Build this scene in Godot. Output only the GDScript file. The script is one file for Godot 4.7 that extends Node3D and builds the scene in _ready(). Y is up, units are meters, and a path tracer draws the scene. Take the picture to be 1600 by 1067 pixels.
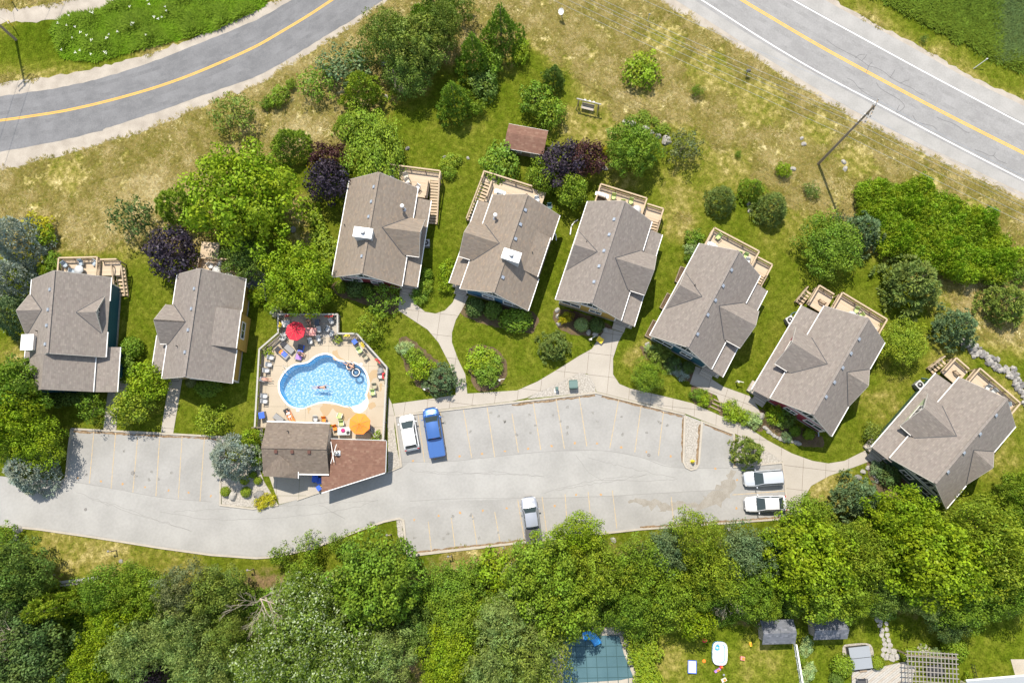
extends Node3D
# An aerial view of a horseshoe of gabled chalets round a car park and a pool.
# x runs right, z runs towards the wooded belt, y is up, metres. The drone hangs 90 m over the ground.

const FOCAL := 1200.0
const DRONE := 90.0
const TILT := 0.178497
const HE := 3.4          # eaves of the chalets
const HR := 6.9          # their ridges
var rng := RandomNumberGenerator.new()
var M := {}
var taken := {}
var proto := {}

# ------------------------------------------------------------------ survey: a mark read off the photograph, at a given height, in metres
func P(x: float, y: float, h := 0.0) -> Vector3:
	var u := (x - 800.0) / FOCAL
	var v := (y - 533.5) / FOCAL
	var d := Vector3(u, -cos(TILT) - v * sin(TILT), -sin(TILT) + v * cos(TILT))
	var k := (h - DRONE) / d.y
	return Vector3(d.x * k, h, d.z * k)

func Q(x: float, y: float, h := 0.0) -> Vector2:
	var p := P(x, y, h)
	return Vector2(p.x, p.z)

func area(list: Array, h := 0.0) -> PackedVector2Array:
	var r := PackedVector2Array()
	for i in range(0, list.size(), 2):
		r.append(Q(list[i], list[i + 1], h))
	return r

func round_off(pts: PackedVector2Array, closed := true, steps := 5) -> PackedVector2Array:
	var n := pts.size()
	var r := PackedVector2Array()
	for i in (n if closed else n - 1):
		var a := pts[(i - 1 + n) % n] if closed or i > 0 else pts[i]
		var b := pts[i]
		var c := pts[(i + 1) % n]
		var d := pts[(i + 2) % n] if closed or i + 2 < n else c
		for k in steps:
			r.append(b.cubic_interpolate(c, a, d, float(k) / steps))
	if not closed:
		r.append(pts[n - 1])
	return r

func upward(pts: PackedVector2Array) -> PackedVector2Array:
	var s := 0.0
	for i in pts.size():
		var a := pts[i]
		var b := pts[(i + 1) % pts.size()]
		s += a.x * b.y - b.x * a.y
	if s < 0.0:
		pts = pts.duplicate()
		pts.reverse()
	return pts

# ------------------------------------------------------------------ nodes
func numbered(n: String) -> String:
	var k: int = taken.get(n, 0)
	taken[n] = k + 1
	return n if k == 0 else "%s_%03d" % [n, k]

func tag(o: Node, label := "", category := "", group := "", kind := "") -> Node:
	if label: o.set_meta("label", label)
	if category: o.set_meta("category", category)
	if group: o.set_meta("group", group)
	if kind: o.set_meta("kind", kind)
	return o

func thing(n: String, label: String, category: String, at := Vector3.ZERO, turn := 0.0, group := "") -> Node3D:
	var o := Node3D.new()
	o.name = numbered(n)
	add_child(o)
	o.position = at
	o.rotation.y = turn
	tag(o, label, category, group)
	return o

func copy(o: Node3D, label: String, at: Vector3, turn := 0.0) -> Node3D:
	var base: String = o.get_meta("base") if o.has_meta("base") else String(o.name)
	var c: Node3D = o.duplicate()
	c.name = numbered(base)
	add_child(c)
	c.position = at
	c.rotation.y = turn
	c.set_meta("label", label)
	return c

func as_mesh(g) -> Mesh:
	if g is Mesh:
		return g
	g.generate_normals()
	return g.commit()

func part(n: String, g, m: Material, parent: Node = self, at := Vector3.ZERO) -> MeshInstance3D:
	var o := MeshInstance3D.new()
	o.mesh = as_mesh(g)
	o.material_override = m
	o.position = at
	if parent == self:
		o.name = numbered(n)
		add_child(o)
	else:
		o.name = n
		parent.add_child(o, true)
	return o

func structure(n: String, g, m: Material) -> MeshInstance3D:
	var o := part(n, g, m)
	o.set_meta("kind", "structure")
	return o

func struct_root(n: String) -> Node3D:
	var o := Node3D.new()
	o.name = numbered(n)
	add_child(o)
	o.set_meta("kind", "structure")
	return o

# ------------------------------------------------------------------ shapes
func begin() -> SurfaceTool:
	var st := SurfaceTool.new()
	st.begin(Mesh.PRIMITIVE_TRIANGLES)
	st.set_smooth_group(-1)
	return st

func v3(st: SurfaceTool, p: Vector3, uv := Vector2.ZERO) -> void:
	st.set_uv(uv)
	st.add_vertex(p)

func tri(st: SurfaceTool, a: Vector3, b: Vector3, c: Vector3) -> void:
	for p in [a, b, c]:
		v3(st, p, Vector2(p.x, p.z))

func quad(st: SurfaceTool, a: Vector3, b: Vector3, c: Vector3, d: Vector3) -> void:
	tri(st, a, b, c)
	tri(st, a, c, d)

func box(st: SurfaceTool, c: Vector3, s: Vector3, t := Transform3D()) -> SurfaceTool:
	var h := s * 0.5
	var ax := [Vector3(h.x, 0, 0), Vector3(0, h.y, 0), Vector3(0, 0, h.z)]
	for i in 3:
		var n: Vector3 = ax[i]
		var v: Vector3 = ax[(i + 1) % 3]
		var u: Vector3 = ax[(i + 2) % 3]
		quad(st, t * (c + n - u - v), t * (c + n + u - v), t * (c + n + u + v), t * (c + n - u + v))
		quad(st, t * (c - n - u - v), t * (c - n - u + v), t * (c - n + u + v), t * (c - n + u - v))
	return st

# a squared bar from a to b, w wide and h tall
func bar(st: SurfaceTool, a: Vector3, b: Vector3, w: float, h: float) -> SurfaceTool:
	var d := b - a
	var l := d.length()
	if l < 0.001:
		return st
	d /= l
	var up := Vector3.UP if abs(d.y) < 0.95 else Vector3.RIGHT
	var s := d.cross(up).normalized()
	up = s.cross(d).normalized()
	return box(st, Vector3.ZERO, Vector3(w, h, l), Transform3D(Basis(s, up, -d), (a + b) * 0.5))

func tube(st: SurfaceTool, a: Vector3, b: Vector3, r0: float, r1: float, n := 8, caps := true) -> SurfaceTool:
	var d := (b - a).normalized()
	var s := d.cross(Vector3.UP if abs(d.y) < 0.9 else Vector3.RIGHT).normalized()
	var t := d.cross(s)
	st.set_smooth_group(0 if n > 4 else -1)
	for i in n:
		var p := s * cos(TAU * i / n) + t * sin(TAU * i / n)
		var q := s * cos(TAU * (i + 1) / n) + t * sin(TAU * (i + 1) / n)
		quad(st, a + p * r0, a + q * r0, b + q * r1, b + p * r1)
	st.set_smooth_group(-1)
	if caps:
		for i in n:
			var p := s * cos(TAU * i / n) + t * sin(TAU * i / n)
			var q := s * cos(TAU * (i + 1) / n) + t * sin(TAU * (i + 1) / n)
			tri(st, b, b + p * r1, b + q * r1)
			tri(st, a, a + q * r0, a + p * r0)
	return st

# turned round a vertical axis: profile of (radius, height) from the bottom up
func lathe(st: SurfaceTool, prof: Array, n := 12, c := Vector3.ZERO, smooth := true) -> SurfaceTool:
	st.set_smooth_group(0 if smooth else -1)
	for k in prof.size() - 1:
		var a: Vector2 = prof[k]
		var b: Vector2 = prof[k + 1]
		for i in n:
			var p := Vector3(cos(TAU * i / n), 0, sin(TAU * i / n))
			var q := Vector3(cos(TAU * (i + 1) / n), 0, sin(TAU * (i + 1) / n))
			var pa := c + p * a.x + Vector3(0, a.y, 0)
			var qa := c + q * a.x + Vector3(0, a.y, 0)
			var pb := c + p * b.x + Vector3(0, b.y, 0)
			var qb := c + q * b.x + Vector3(0, b.y, 0)
			if b.x > 0.0001: tri(st, pa, pb, qb)
			if a.x > 0.0001: tri(st, pa, qb, qa)
	st.set_smooth_group(-1)
	return st

func flat(st: SurfaceTool, pts: PackedVector2Array, y: float, down := false) -> SurfaceTool:
	var ix := Geometry2D.triangulate_polygon(pts)
	for i in range(0, ix.size(), 3):
		var a := pts[ix[i]]
		var b := pts[ix[i + 1]]
		var c := pts[ix[i + 2]]
		var up := (b - a).cross(c - a) > 0.0
		if up == down:
			var t := b
			b = c
			c = t
		tri(st, Vector3(a.x, y, a.y), Vector3(b.x, y, b.y), Vector3(c.x, y, c.y))
	return st

func prism(st: SurfaceTool, pts: PackedVector2Array, y0: float, y1: float, bottom := false) -> SurfaceTool:
	pts = upward(pts)
	flat(st, pts, y1)
	for i in pts.size():
		var a := pts[i]
		var b := pts[(i + 1) % pts.size()]
		quad(st, Vector3(a.x, y1, a.y), Vector3(a.x, y0, a.y), Vector3(b.x, y0, b.y), Vector3(b.x, y1, b.y))
	if bottom:
		flat(st, pts, y0, true)
	return st

# a flat board of any outline with thickness, lying on a slope; uv in metres along du and dv
func slab(st: SurfaceTool, pts: Array, thick: float, du: Vector3, dv: Vector3) -> SurfaceTool:
	var nrm: Vector3 = (pts[0] - pts[2]).cross(pts[0] - pts[1]).normalized()
	if nrm.y < 0.0:
		pts = pts.duplicate()
		pts.reverse()
		nrm = -nrm
	var o := -nrm * thick
	for i in range(1, pts.size() - 1):
		for p in [pts[0], pts[i], pts[i + 1]]:
			v3(st, p, Vector2(p.dot(du), p.dot(dv)))
		for p in [pts[0] + o, pts[i + 1] + o, pts[i] + o]:
			v3(st, p, Vector2(p.dot(du), p.dot(dv)))
	for i in pts.size():
		var a: Vector3 = pts[i]
		var b: Vector3 = pts[(i + 1) % pts.size()]
		for p in [a, a + o, b + o, a, b + o, b]:
			v3(st, p, Vector2(p.dot(du), p.y))
	return st

func strip(st: SurfaceTool, line: PackedVector2Array, w: float, y: float, shift := 0.0) -> SurfaceTool:
	var n := line.size()
	var l := PackedVector2Array()
	var r := PackedVector2Array()
	for i in n:
		var d := (line[min(i + 1, n - 1)] - line[max(i - 1, 0)]).normalized()
		var s := Vector2(-d.y, d.x)
		l.append(line[i] + s * (shift - w * 0.5))
		r.append(line[i] + s * (shift + w * 0.5))
	for i in n - 1:
		quad(st, Vector3(l[i].x, y, l[i].y), Vector3(l[i + 1].x, y, l[i + 1].y), Vector3(r[i + 1].x, y, r[i + 1].y), Vector3(r[i].x, y, r[i].y))
	return st

func kerb_shape(line: PackedVector2Array, w := 0.2, y := 0.13) -> SurfaceTool:
	var st := begin()
	var n := line.size()
	var l := PackedVector2Array()
	var r := PackedVector2Array()
	for i in n:
		var a := line[max(i - 1, 0)]
		var b := line[min(i + 1, n - 1)]
		var d := (b - a).normalized()
		var s := Vector2(-d.y, d.x)
		var wide := w * 0.5
		if i > 0 and i < n - 1:
			wide /= maxf(0.6, s.dot(Vector2(-(b - line[i]).normalized().y, (b - line[i]).normalized().x)))
		l.append(line[i] - s * wide)
		r.append(line[i] + s * wide)
	for i in n - 1:
		var a0 := Vector3(l[i].x, -0.05, l[i].y)
		var a1 := Vector3(l[i + 1].x, -0.05, l[i + 1].y)
		var b0 := Vector3(r[i].x, -0.05, r[i].y)
		var b1 := Vector3(r[i + 1].x, -0.05, r[i + 1].y)
		var up := Vector3(0, y + 0.05, 0)
		quad(st, a0 + up, a1 + up, b1 + up, b0 + up)
		quad(st, a0 + up, a0, a1, a1 + up)
		quad(st, b1 + up, b1, b0, b0 + up)
		if i == 0: quad(st, b0 + up, b0, a0, a0 + up)
		if i == n - 2: quad(st, a1 + up, a1, b1, b1 + up)
	return st

# ------------------------------------------------------------------ materials
func lin(r: float, g: float, b: float) -> Color:
	return Color(r, g, b).linear_to_srgb()

func mat(r: float, g: float, b: float, rough := 0.8, metal := 0.0) -> StandardMaterial3D:
	var m := StandardMaterial3D.new()
	m.albedo_color = lin(r, g, b)
	m.roughness = rough
	m.metallic = metal
	m.cull_mode = BaseMaterial3D.CULL_DISABLED
	return m

func noise(freq: float, octaves := 4, s := 1, cell := false) -> FastNoiseLite:
	var n := FastNoiseLite.new()
	n.seed = s
	n.frequency = freq
	n.noise_type = FastNoiseLite.TYPE_CELLULAR if cell else FastNoiseLite.TYPE_SIMPLEX_SMOOTH
	n.fractal_type = FastNoiseLite.FRACTAL_NONE if cell else FastNoiseLite.FRACTAL_FBM
	n.fractal_octaves = octaves
	return n

# two blended noises between two linear colours -> a picture that tiles
func grain(size: int, a: Vector3, b: Vector3, f0: float, f1: float, mix_fine: float, s: int, contrast := 1.0) -> ImageTexture:
	var g0 := noise(f0, 4, s).get_seamless_image(size, size).get_data()
	var g1 := noise(f1, 2, s + 7).get_seamless_image(size, size).get_data()
	var out := PackedByteArray()
	out.resize(size * size * 3)
	var lut := []
	for i in 256:
		var c := a.lerp(b, i / 255.0)
		lut.append(lin(c.x, c.y, c.z))
	for i in size * size:
		var t := lerpf(g0[i], g1[i], mix_fine)
		var k := clampi(int((t - 127.0) * contrast + 127.0), 0, 255)
		var c: Color = lut[k]
		out[i * 3] = c.r8
		out[i * 3 + 1] = c.g8
		out[i * 3 + 2] = c.b8
	var im := Image.create_from_data(size, size, false, Image.FORMAT_RGB8, out)
	im.generate_mipmaps()
	return ImageTexture.create_from_image(im)

func bumps(size: int, f: float, s: int, octaves := 4) -> ImageTexture:
	var im := noise(f, octaves, s).get_seamless_image(size, size)
	im.convert(Image.FORMAT_RGBA8)
	im.bump_map_to_normal_map(4.0)
	return ImageTexture.create_from_image(im)

func mat_tex(t: Texture2D, metres: float, rough := 0.9, tri_world := false) -> StandardMaterial3D:
	var m := StandardMaterial3D.new()
	m.albedo_texture = t
	m.roughness = rough
	m.cull_mode = BaseMaterial3D.CULL_DISABLED
	m.uv1_scale = Vector3.ONE / metres
	if tri_world:
		m.uv1_triplanar = true
		m.uv1_world_triplanar = true
	return m

func leaf_mat(r: float, g: float, b: float) -> StandardMaterial3D:
	var m := StandardMaterial3D.new()
	m.albedo_color = lin(r, g, b)
	m.vertex_color_use_as_albedo = true
	m.roughness = 0.5
	m.metallic_specular = 0.32
	m.cull_mode = BaseMaterial3D.CULL_DISABLED
	m.backlight_enabled = true
	m.backlight = lin(r * 0.8, g * 0.85, b * 0.4)
	return m

func shingles(a: Vector3, b: Vector3, c: Vector3, s: int) -> ImageTexture:
	# courses of asphalt shingle, 0.2 m tall tabs 0.3 m wide, every tab with its own blend; 6.4 m tile
	var size := 512
	var im := Image.create(size, size, false, Image.FORMAT_RGB8)
	var r := RandomNumberGenerator.new()
	r.seed = s
	var ch := 16
	for row in size / ch:
		var off := r.randi_range(0, 20)
		var x := -off
		while x < size:
			var w := r.randi_range(14, 34)
			var t := r.randf()
			var col := a.lerp(b, r.randf()) if t < 0.75 else a.lerp(c, r.randf())
			col *= r.randf_range(0.955, 1.045)
			im.fill_rect(Rect2i(x, row * ch, w, ch - 2), lin(col.x, col.y, col.z))
			im.fill_rect(Rect2i(x, row * ch + ch - 2, w, 2), lin(col.x * 0.85, col.y * 0.85, col.z * 0.85))
			x += w
	im.generate_mipmaps()
	return ImageTexture.create_from_image(im)

func boards(a: Vector3, b: Vector3, s: int, n := 16) -> ImageTexture:
	var size := 256
	var im := Image.create(size, size, false, Image.FORMAT_RGB8)
	var r := RandomNumberGenerator.new()
	r.seed = s
	var h := size / n
	for i in n:
		var c := a.lerp(b, r.randf())
		for k in 40:
			var c2 := c * r.randf_range(0.9, 1.1)
			im.fill_rect(Rect2i(r.randi_range(-60, size), i * h + r.randi_range(0, h - 1), r.randi_range(20, 120), 1 if k > 0 else h), lin(c2.x, c2.y, c2.z))
			if k == 0: im.fill_rect(Rect2i(0, i * h, size, h), lin(c.x, c.y, c.z))
		im.fill_rect(Rect2i(0, i * h, size, 2), lin(c.x * 0.45, c.y * 0.45, c.z * 0.45))
	im.generate_mipmaps()
	return ImageTexture.create_from_image(im)

func make_materials() -> void:
	M.roof_warm = mat_tex(shingles(Vector3(0.196, 0.162, 0.132), Vector3(0.241, 0.201, 0.164), Vector3(0.262, 0.206, 0.157), 3), 6.4, 0.95)
	M.roof_grey = mat_tex(shingles(Vector3(0.188, 0.164, 0.149), Vector3(0.227, 0.201, 0.181), Vector3(0.249, 0.219, 0.196), 4), 6.4, 0.95)
	M.roof_dark = mat_tex(shingles(Vector3(0.140, 0.112, 0.091), Vector3(0.177, 0.144, 0.119), Vector3(0.200, 0.163, 0.130), 5), 6.4, 0.95)
	M.roof_red = mat_tex(shingles(Vector3(0.15, 0.078, 0.055), Vector3(0.185, 0.10, 0.072), Vector3(0.21, 0.125, 0.09), 6), 6.4, 0.95)
	M.roof_blue = mat_tex(shingles(Vector3(0.10, 0.11, 0.13), Vector3(0.15, 0.16, 0.19), Vector3(0.2, 0.21, 0.24), 8), 6.4, 0.95)
	M.deck = mat_tex(boards(Vector3(0.42, 0.33, 0.235), Vector3(0.53, 0.425, 0.315), 9), 2.24, 0.85)
	M.timber = mat_tex(grain(128, Vector3(0.36, 0.275, 0.185), Vector3(0.50, 0.395, 0.28), 0.02, 0.1, 0.4, 11), 1.5, 0.85, true)
	M.timber_old = mat_tex(grain(128, Vector3(0.20, 0.155, 0.11), Vector3(0.34, 0.27, 0.2), 0.03, 0.12, 0.5, 12), 1.5, 0.9, true)
	M.timber_grey = mat_tex(grain(128, Vector3(0.20, 0.185, 0.165), Vector3(0.31, 0.29, 0.265), 0.03, 0.12, 0.5, 34), 1.5, 0.9, true)
	M.fence_grey = mat_tex(grain(128, Vector3(0.30, 0.29, 0.27), Vector3(0.45, 0.435, 0.41), 0.03, 0.12, 0.5, 13), 1.5, 0.9, true)
	M.boards_grey = mat_tex(boards(Vector3(0.34, 0.30, 0.26), Vector3(0.45, 0.41, 0.36), 14, 14), 2.0, 0.9)
	M.asphalt_lot = mat_tex(grain(512, Vector3(0.245, 0.242, 0.235), Vector3(0.315, 0.31, 0.303), 0.011, 0.12, 0.35, 15, 1.5), 24.0, 0.95)
	M.asphalt_road = mat_tex(grain(512, Vector3(0.125, 0.127, 0.135), Vector3(0.175, 0.177, 0.187), 0.011, 0.12, 0.35, 16, 2.0), 20.0, 0.92)
	M.asphalt_highway = mat_tex(grain(512, Vector3(0.204, 0.203, 0.204), Vector3(0.261, 0.259, 0.261), 0.011, 0.12, 0.4, 17, 2.0), 22.0, 0.93)
	M.asphalt_pale = mat_tex(grain(512, Vector3(0.260, 0.256, 0.248), Vector3(0.319, 0.312, 0.304), 0.011, 0.12, 0.4, 18, 2.0), 18.0, 0.95)
	M.gravel_road = mat_tex(grain(512, Vector3(0.261, 0.230, 0.194), Vector3(0.405, 0.365, 0.315), 0.012, 0.2, 0.45, 19, 1.5), 14.0, 0.97)
	M.pebbles = mat_tex(grain(512, Vector3(0.160, 0.148, 0.128), Vector3(0.496, 0.464, 0.424), 0.04, 0.16, 0.6, 20, 1.9), 6.0, 0.95)
	M.concrete = mat_tex(grain(256, Vector3(0.315, 0.288, 0.252), Vector3(0.387, 0.356, 0.315), 0.01, 0.15, 0.4, 21, 1.2), 9.0, 0.93)
	M.kerb = mat_tex(grain(128, Vector3(0.324, 0.293, 0.248), Vector3(0.423, 0.387, 0.333), 0.02, 0.15, 0.5, 22, 1.3), 4.0, 0.95, true)
	M.pool_deck = mat_tex(grain(512, Vector3(0.363, 0.308, 0.235), Vector3(0.437, 0.377, 0.294), 0.006, 0.15, 0.25, 23, 1.1), 12.0, 0.93)
	M.wet = mat(0.34, 0.24, 0.13, 0.6)
	M.soil = mat_tex(grain(256, Vector3(0.06, 0.04, 0.025), Vector3(0.15, 0.10, 0.06), 0.02, 0.15, 0.5, 24, 1.4), 5.0, 1.0)
	M.rock = mat_tex(grain(256, Vector3(0.22, 0.21, 0.195), Vector3(0.42, 0.40, 0.37), 0.015, 0.1, 0.4, 25, 1.4), 2.0, 0.92, true)
	M.rock_dark = mat_tex(grain(256, Vector3(0.12, 0.117, 0.113), Vector3(0.26, 0.25, 0.24), 0.015, 0.1, 0.4, 26, 1.4), 2.0, 0.92, true)
	M.bark = mat_tex(grain(128, Vector3(0.10, 0.075, 0.05), Vector3(0.20, 0.155, 0.11), 0.03, 0.15, 0.5, 27), 1.0, 0.95, true)
	M.dead = mat(0.42, 0.36, 0.29, 0.9)
	M.yellow_paint = mat_tex(grain(256, Vector3(0.56, 0.30, 0.05), Vector3(0.70, 0.42, 0.07), 0.02, 0.2, 0.5, 28, 1.5), 4.0, 0.85)
	M.stall_paint = mat_tex(grain(256, Vector3(0.29, 0.275, 0.25), Vector3(0.50, 0.36, 0.18), 0.05, 0.25, 0.6, 29, 2.2), 5.0, 0.9)
	M.white_paint = mat_tex(grain(256, Vector3(0.62, 0.62, 0.62), Vector3(0.80, 0.80, 0.80), 0.03, 0.2, 0.5, 30, 1.4), 4.0, 0.85)
	M.orange_mark = mat(0.42, 0.25, 0.11, 0.9)
	M.crack = mat(0.11, 0.11, 0.115, 0.9)
	M.lane = mat_tex(grain(512, Vector3(0.262, 0.259, 0.252), Vector3(0.33, 0.326, 0.318), 0.010, 0.12, 0.35, 32, 1.5), 26.0, 0.95)
	M.road_wear = mat_tex(grain(256, Vector3(0.118, 0.12, 0.128), Vector3(0.165, 0.167, 0.176), 0.02, 0.15, 0.5, 35, 2.0), 9.0, 0.9)
	M.highway_wear = mat_tex(grain(256, Vector3(0.19, 0.189, 0.19), Vector3(0.255, 0.253, 0.255), 0.02, 0.15, 0.5, 36, 2.0), 9.0, 0.9)
	M.oil = mat_tex(grain(128, Vector3(0.14, 0.135, 0.125), Vector3(0.27, 0.265, 0.255), 0.04, 0.15, 0.5, 37, 1.6), 2.0, 0.8)
	M.litter = mat_tex(grain(128, Vector3(0.10, 0.06, 0.03), Vector3(0.30, 0.22, 0.14), 0.06, 0.2, 0.5, 33, 1.8), 3.0, 1.0)
	M.faint = mat(0.225, 0.22, 0.213, 0.95)
	M.white = mat(0.80, 0.80, 0.80, 0.5)
	M.offwhite = mat(0.66, 0.62, 0.56, 0.7)
	M.trim = mat(0.70, 0.68, 0.65, 0.6)
	M.barge = mat(0.42, 0.40, 0.37, 0.7)
	M.black = mat(0.02, 0.02, 0.022, 0.6)
	M.charcoal = mat(0.055, 0.055, 0.06, 0.6)
	M.grey = mat(0.22, 0.22, 0.225, 0.6)
	M.pale_grey = mat(0.46, 0.47, 0.48, 0.6)
	M.steel = mat(0.55, 0.55, 0.56, 0.35, 0.8)
	M.zinc = mat(0.35, 0.40, 0.48, 0.5, 0.2)
	M.glass = mat(0.035, 0.05, 0.055, 0.06)
	M.rubber = mat(0.018, 0.018, 0.018, 0.85)
	M.red = mat(0.56, 0.02, 0.045, 0.8)
	M.orange = mat(0.80, 0.22, 0.02, 0.75)
	M.lime = mat(0.42, 0.55, 0.20, 0.7)
	M.blue = mat(0.02, 0.10, 0.55, 0.5)
	M.purple_cloth = mat(0.35, 0.20, 0.60, 0.9)
	M.magenta = mat(0.45, 0.02, 0.16, 0.8)
	M.yellow = mat(0.75, 0.55, 0.03, 0.7)
	M.pink = mat(0.62, 0.27, 0.24, 0.9)
	M.skin = mat(0.52, 0.29, 0.20, 0.6)
	M.hair = mat(0.05, 0.03, 0.02, 0.8)
	M.box_green = mat(0.05, 0.11, 0.10, 0.55)
	M.teal_cover = mat_tex(grain(256, Vector3(0.045, 0.105, 0.13), Vector3(0.07, 0.145, 0.175), 0.008, 0.15, 0.3, 31), 8.0, 0.85)
	M.seam = mat(0.03, 0.075, 0.085, 0.9)
	M.tub_cover = mat(0.25, 0.275, 0.31, 0.7)
	M.slide = mat(0.03, 0.30, 0.70, 0.3)
	# leaves (linear)
	M.l_bright = leaf_mat(0.285, 0.415, 0.018)
	M.l_lime = leaf_mat(0.285, 0.41, 0.02)
	M.l_mid = leaf_mat(0.195, 0.325, 0.03)
	M.l_fresh = leaf_mat(0.245, 0.37, 0.03)
	M.l_dark = leaf_mat(0.15, 0.245, 0.04)
	M.l_deep = leaf_mat(0.115, 0.19, 0.05)
	M.l_olive = leaf_mat(0.24, 0.325, 0.055)
	M.l_grey = leaf_mat(0.21, 0.25, 0.1)
	M.l_gold = leaf_mat(0.32, 0.43, 0.035)
	M.l_yellow = leaf_mat(0.5, 0.48, 0.02)
	M.l_blue = leaf_mat(0.36, 0.43, 0.37)
	M.l_bluegreen = leaf_mat(0.18, 0.275, 0.12)
	M.l_spruce = leaf_mat(0.21, 0.29, 0.065)
	M.l_cedar = leaf_mat(0.3, 0.41, 0.115)
	M.l_silver = leaf_mat(0.95, 1, 0.72)
	M.l_purple = leaf_mat(0.055, 0.043, 0.066)
	M.l_wine = leaf_mat(0.09, 0.04, 0.04)
	M.l_thicket = leaf_mat(0.33, 0.50, 0.03)
	M.l_pale = leaf_mat(0.42, 0.56, 0.22)
	M.l_flower = leaf_mat(0.75, 0.75, 0.68)
	M.l_straw = leaf_mat(0.62, 0.48, 0.22)
	M.water = mat(0.30, 0.62, 0.90, 0.03)
	M.water.albedo_color.a = 0.10
	M.water.transparency = BaseMaterial3D.TRANSPARENCY_ALPHA

# ------------------------------------------------------------------ the ground
const GX := -100.0
const GZ := -92.0
const GW := 200.0
const GD := 150.0
const NX := 400
const NZ := 300
var dry := PackedFloat32Array()     # how dry the grass is, 0 lush .. 1 straw
var bare := PackedFloat32Array()    # how much bare earth
var hard := PackedByteArray()       # 1 where something is paved or built
var pool_line := PackedVector2Array()

func cell(x: float, z: float) -> int:
	var i := int((x - GX) / GW * NX)
	var k := int((z - GZ) / GD * NZ)
	if i < 0 or k < 0 or i >= NX or k >= NZ:
		return -1
	return k * NX + i

func fill(list: Array, val: float, into: PackedFloat32Array, blend := 1.0) -> PackedFloat32Array:
	return fill_pts(area(list), val, into, blend)

func fill_pts(pts: PackedVector2Array, val: float, into: PackedFloat32Array, blend := 1.0) -> PackedFloat32Array:
	var lo := pts[0]
	var hi := pts[0]
	for p in pts:
		lo = lo.min(p)
		hi = hi.max(p)
	for k in range(maxi(0, int((lo.y - GZ) / GD * NZ)), mini(NZ, int((hi.y - GZ) / GD * NZ) + 2)):
		for i in range(maxi(0, int((lo.x - GX) / GW * NX)), mini(NX, int((hi.x - GX) / GW * NX) + 2)):
			if Geometry2D.is_point_in_polygon(Vector2(GX + (i + 0.5) * GW / NX, GZ + (k + 0.5) * GD / NZ), pts):
				into[k * NX + i] = lerpf(into[k * NX + i], val, blend)
	return into

func blob(px: float, py: float, r: float, val: float, into: PackedFloat32Array, strength := 1.0) -> PackedFloat32Array:
	var c := Q(px, py)
	var rm := (Q(px + r, py) - c).length()
	for k in range(maxi(0, int((c.y - rm - GZ) / GD * NZ)), mini(NZ, int((c.y + rm - GZ) / GD * NZ) + 2)):
		for i in range(maxi(0, int((c.x - rm - GX) / GW * NX)), mini(NX, int((c.x + rm - GX) / GW * NX) + 2)):
			var d := Vector2(GX + (i + 0.5) * GW / NX, GZ + (k + 0.5) * GD / NZ).distance_to(c) / rm
			if d < 1.0:
				into[k * NX + i] = lerpf(into[k * NX + i], val, strength * smoothstep(1.0, 0.35, d))
	return into

func soften(a: PackedFloat32Array, by: int) -> PackedFloat32Array:
	var im := Image.create_from_data(NX, NZ, false, Image.FORMAT_RF, a.to_byte_array())
	im.resize(NX / by, NZ / by, Image.INTERPOLATE_BILINEAR)
	im.resize(NX, NZ, Image.INTERPOLATE_CUBIC)
	return im.get_data().to_float32_array()

func grass_tone(d: float) -> Vector3:
	var stops := [Vector3(0.050, 0.082, 0.004), Vector3(0.083, 0.112, 0.008), Vector3(0.128, 0.140, 0.018), Vector3(0.205, 0.182, 0.048), Vector3(0.335, 0.282, 0.118), Vector3(0.48, 0.42, 0.235)]
	var t := clampf(d, 0.0, 0.999) * 5.0
	var i := int(t)
	return stops[i].lerp(stops[i + 1], t - i)

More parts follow.
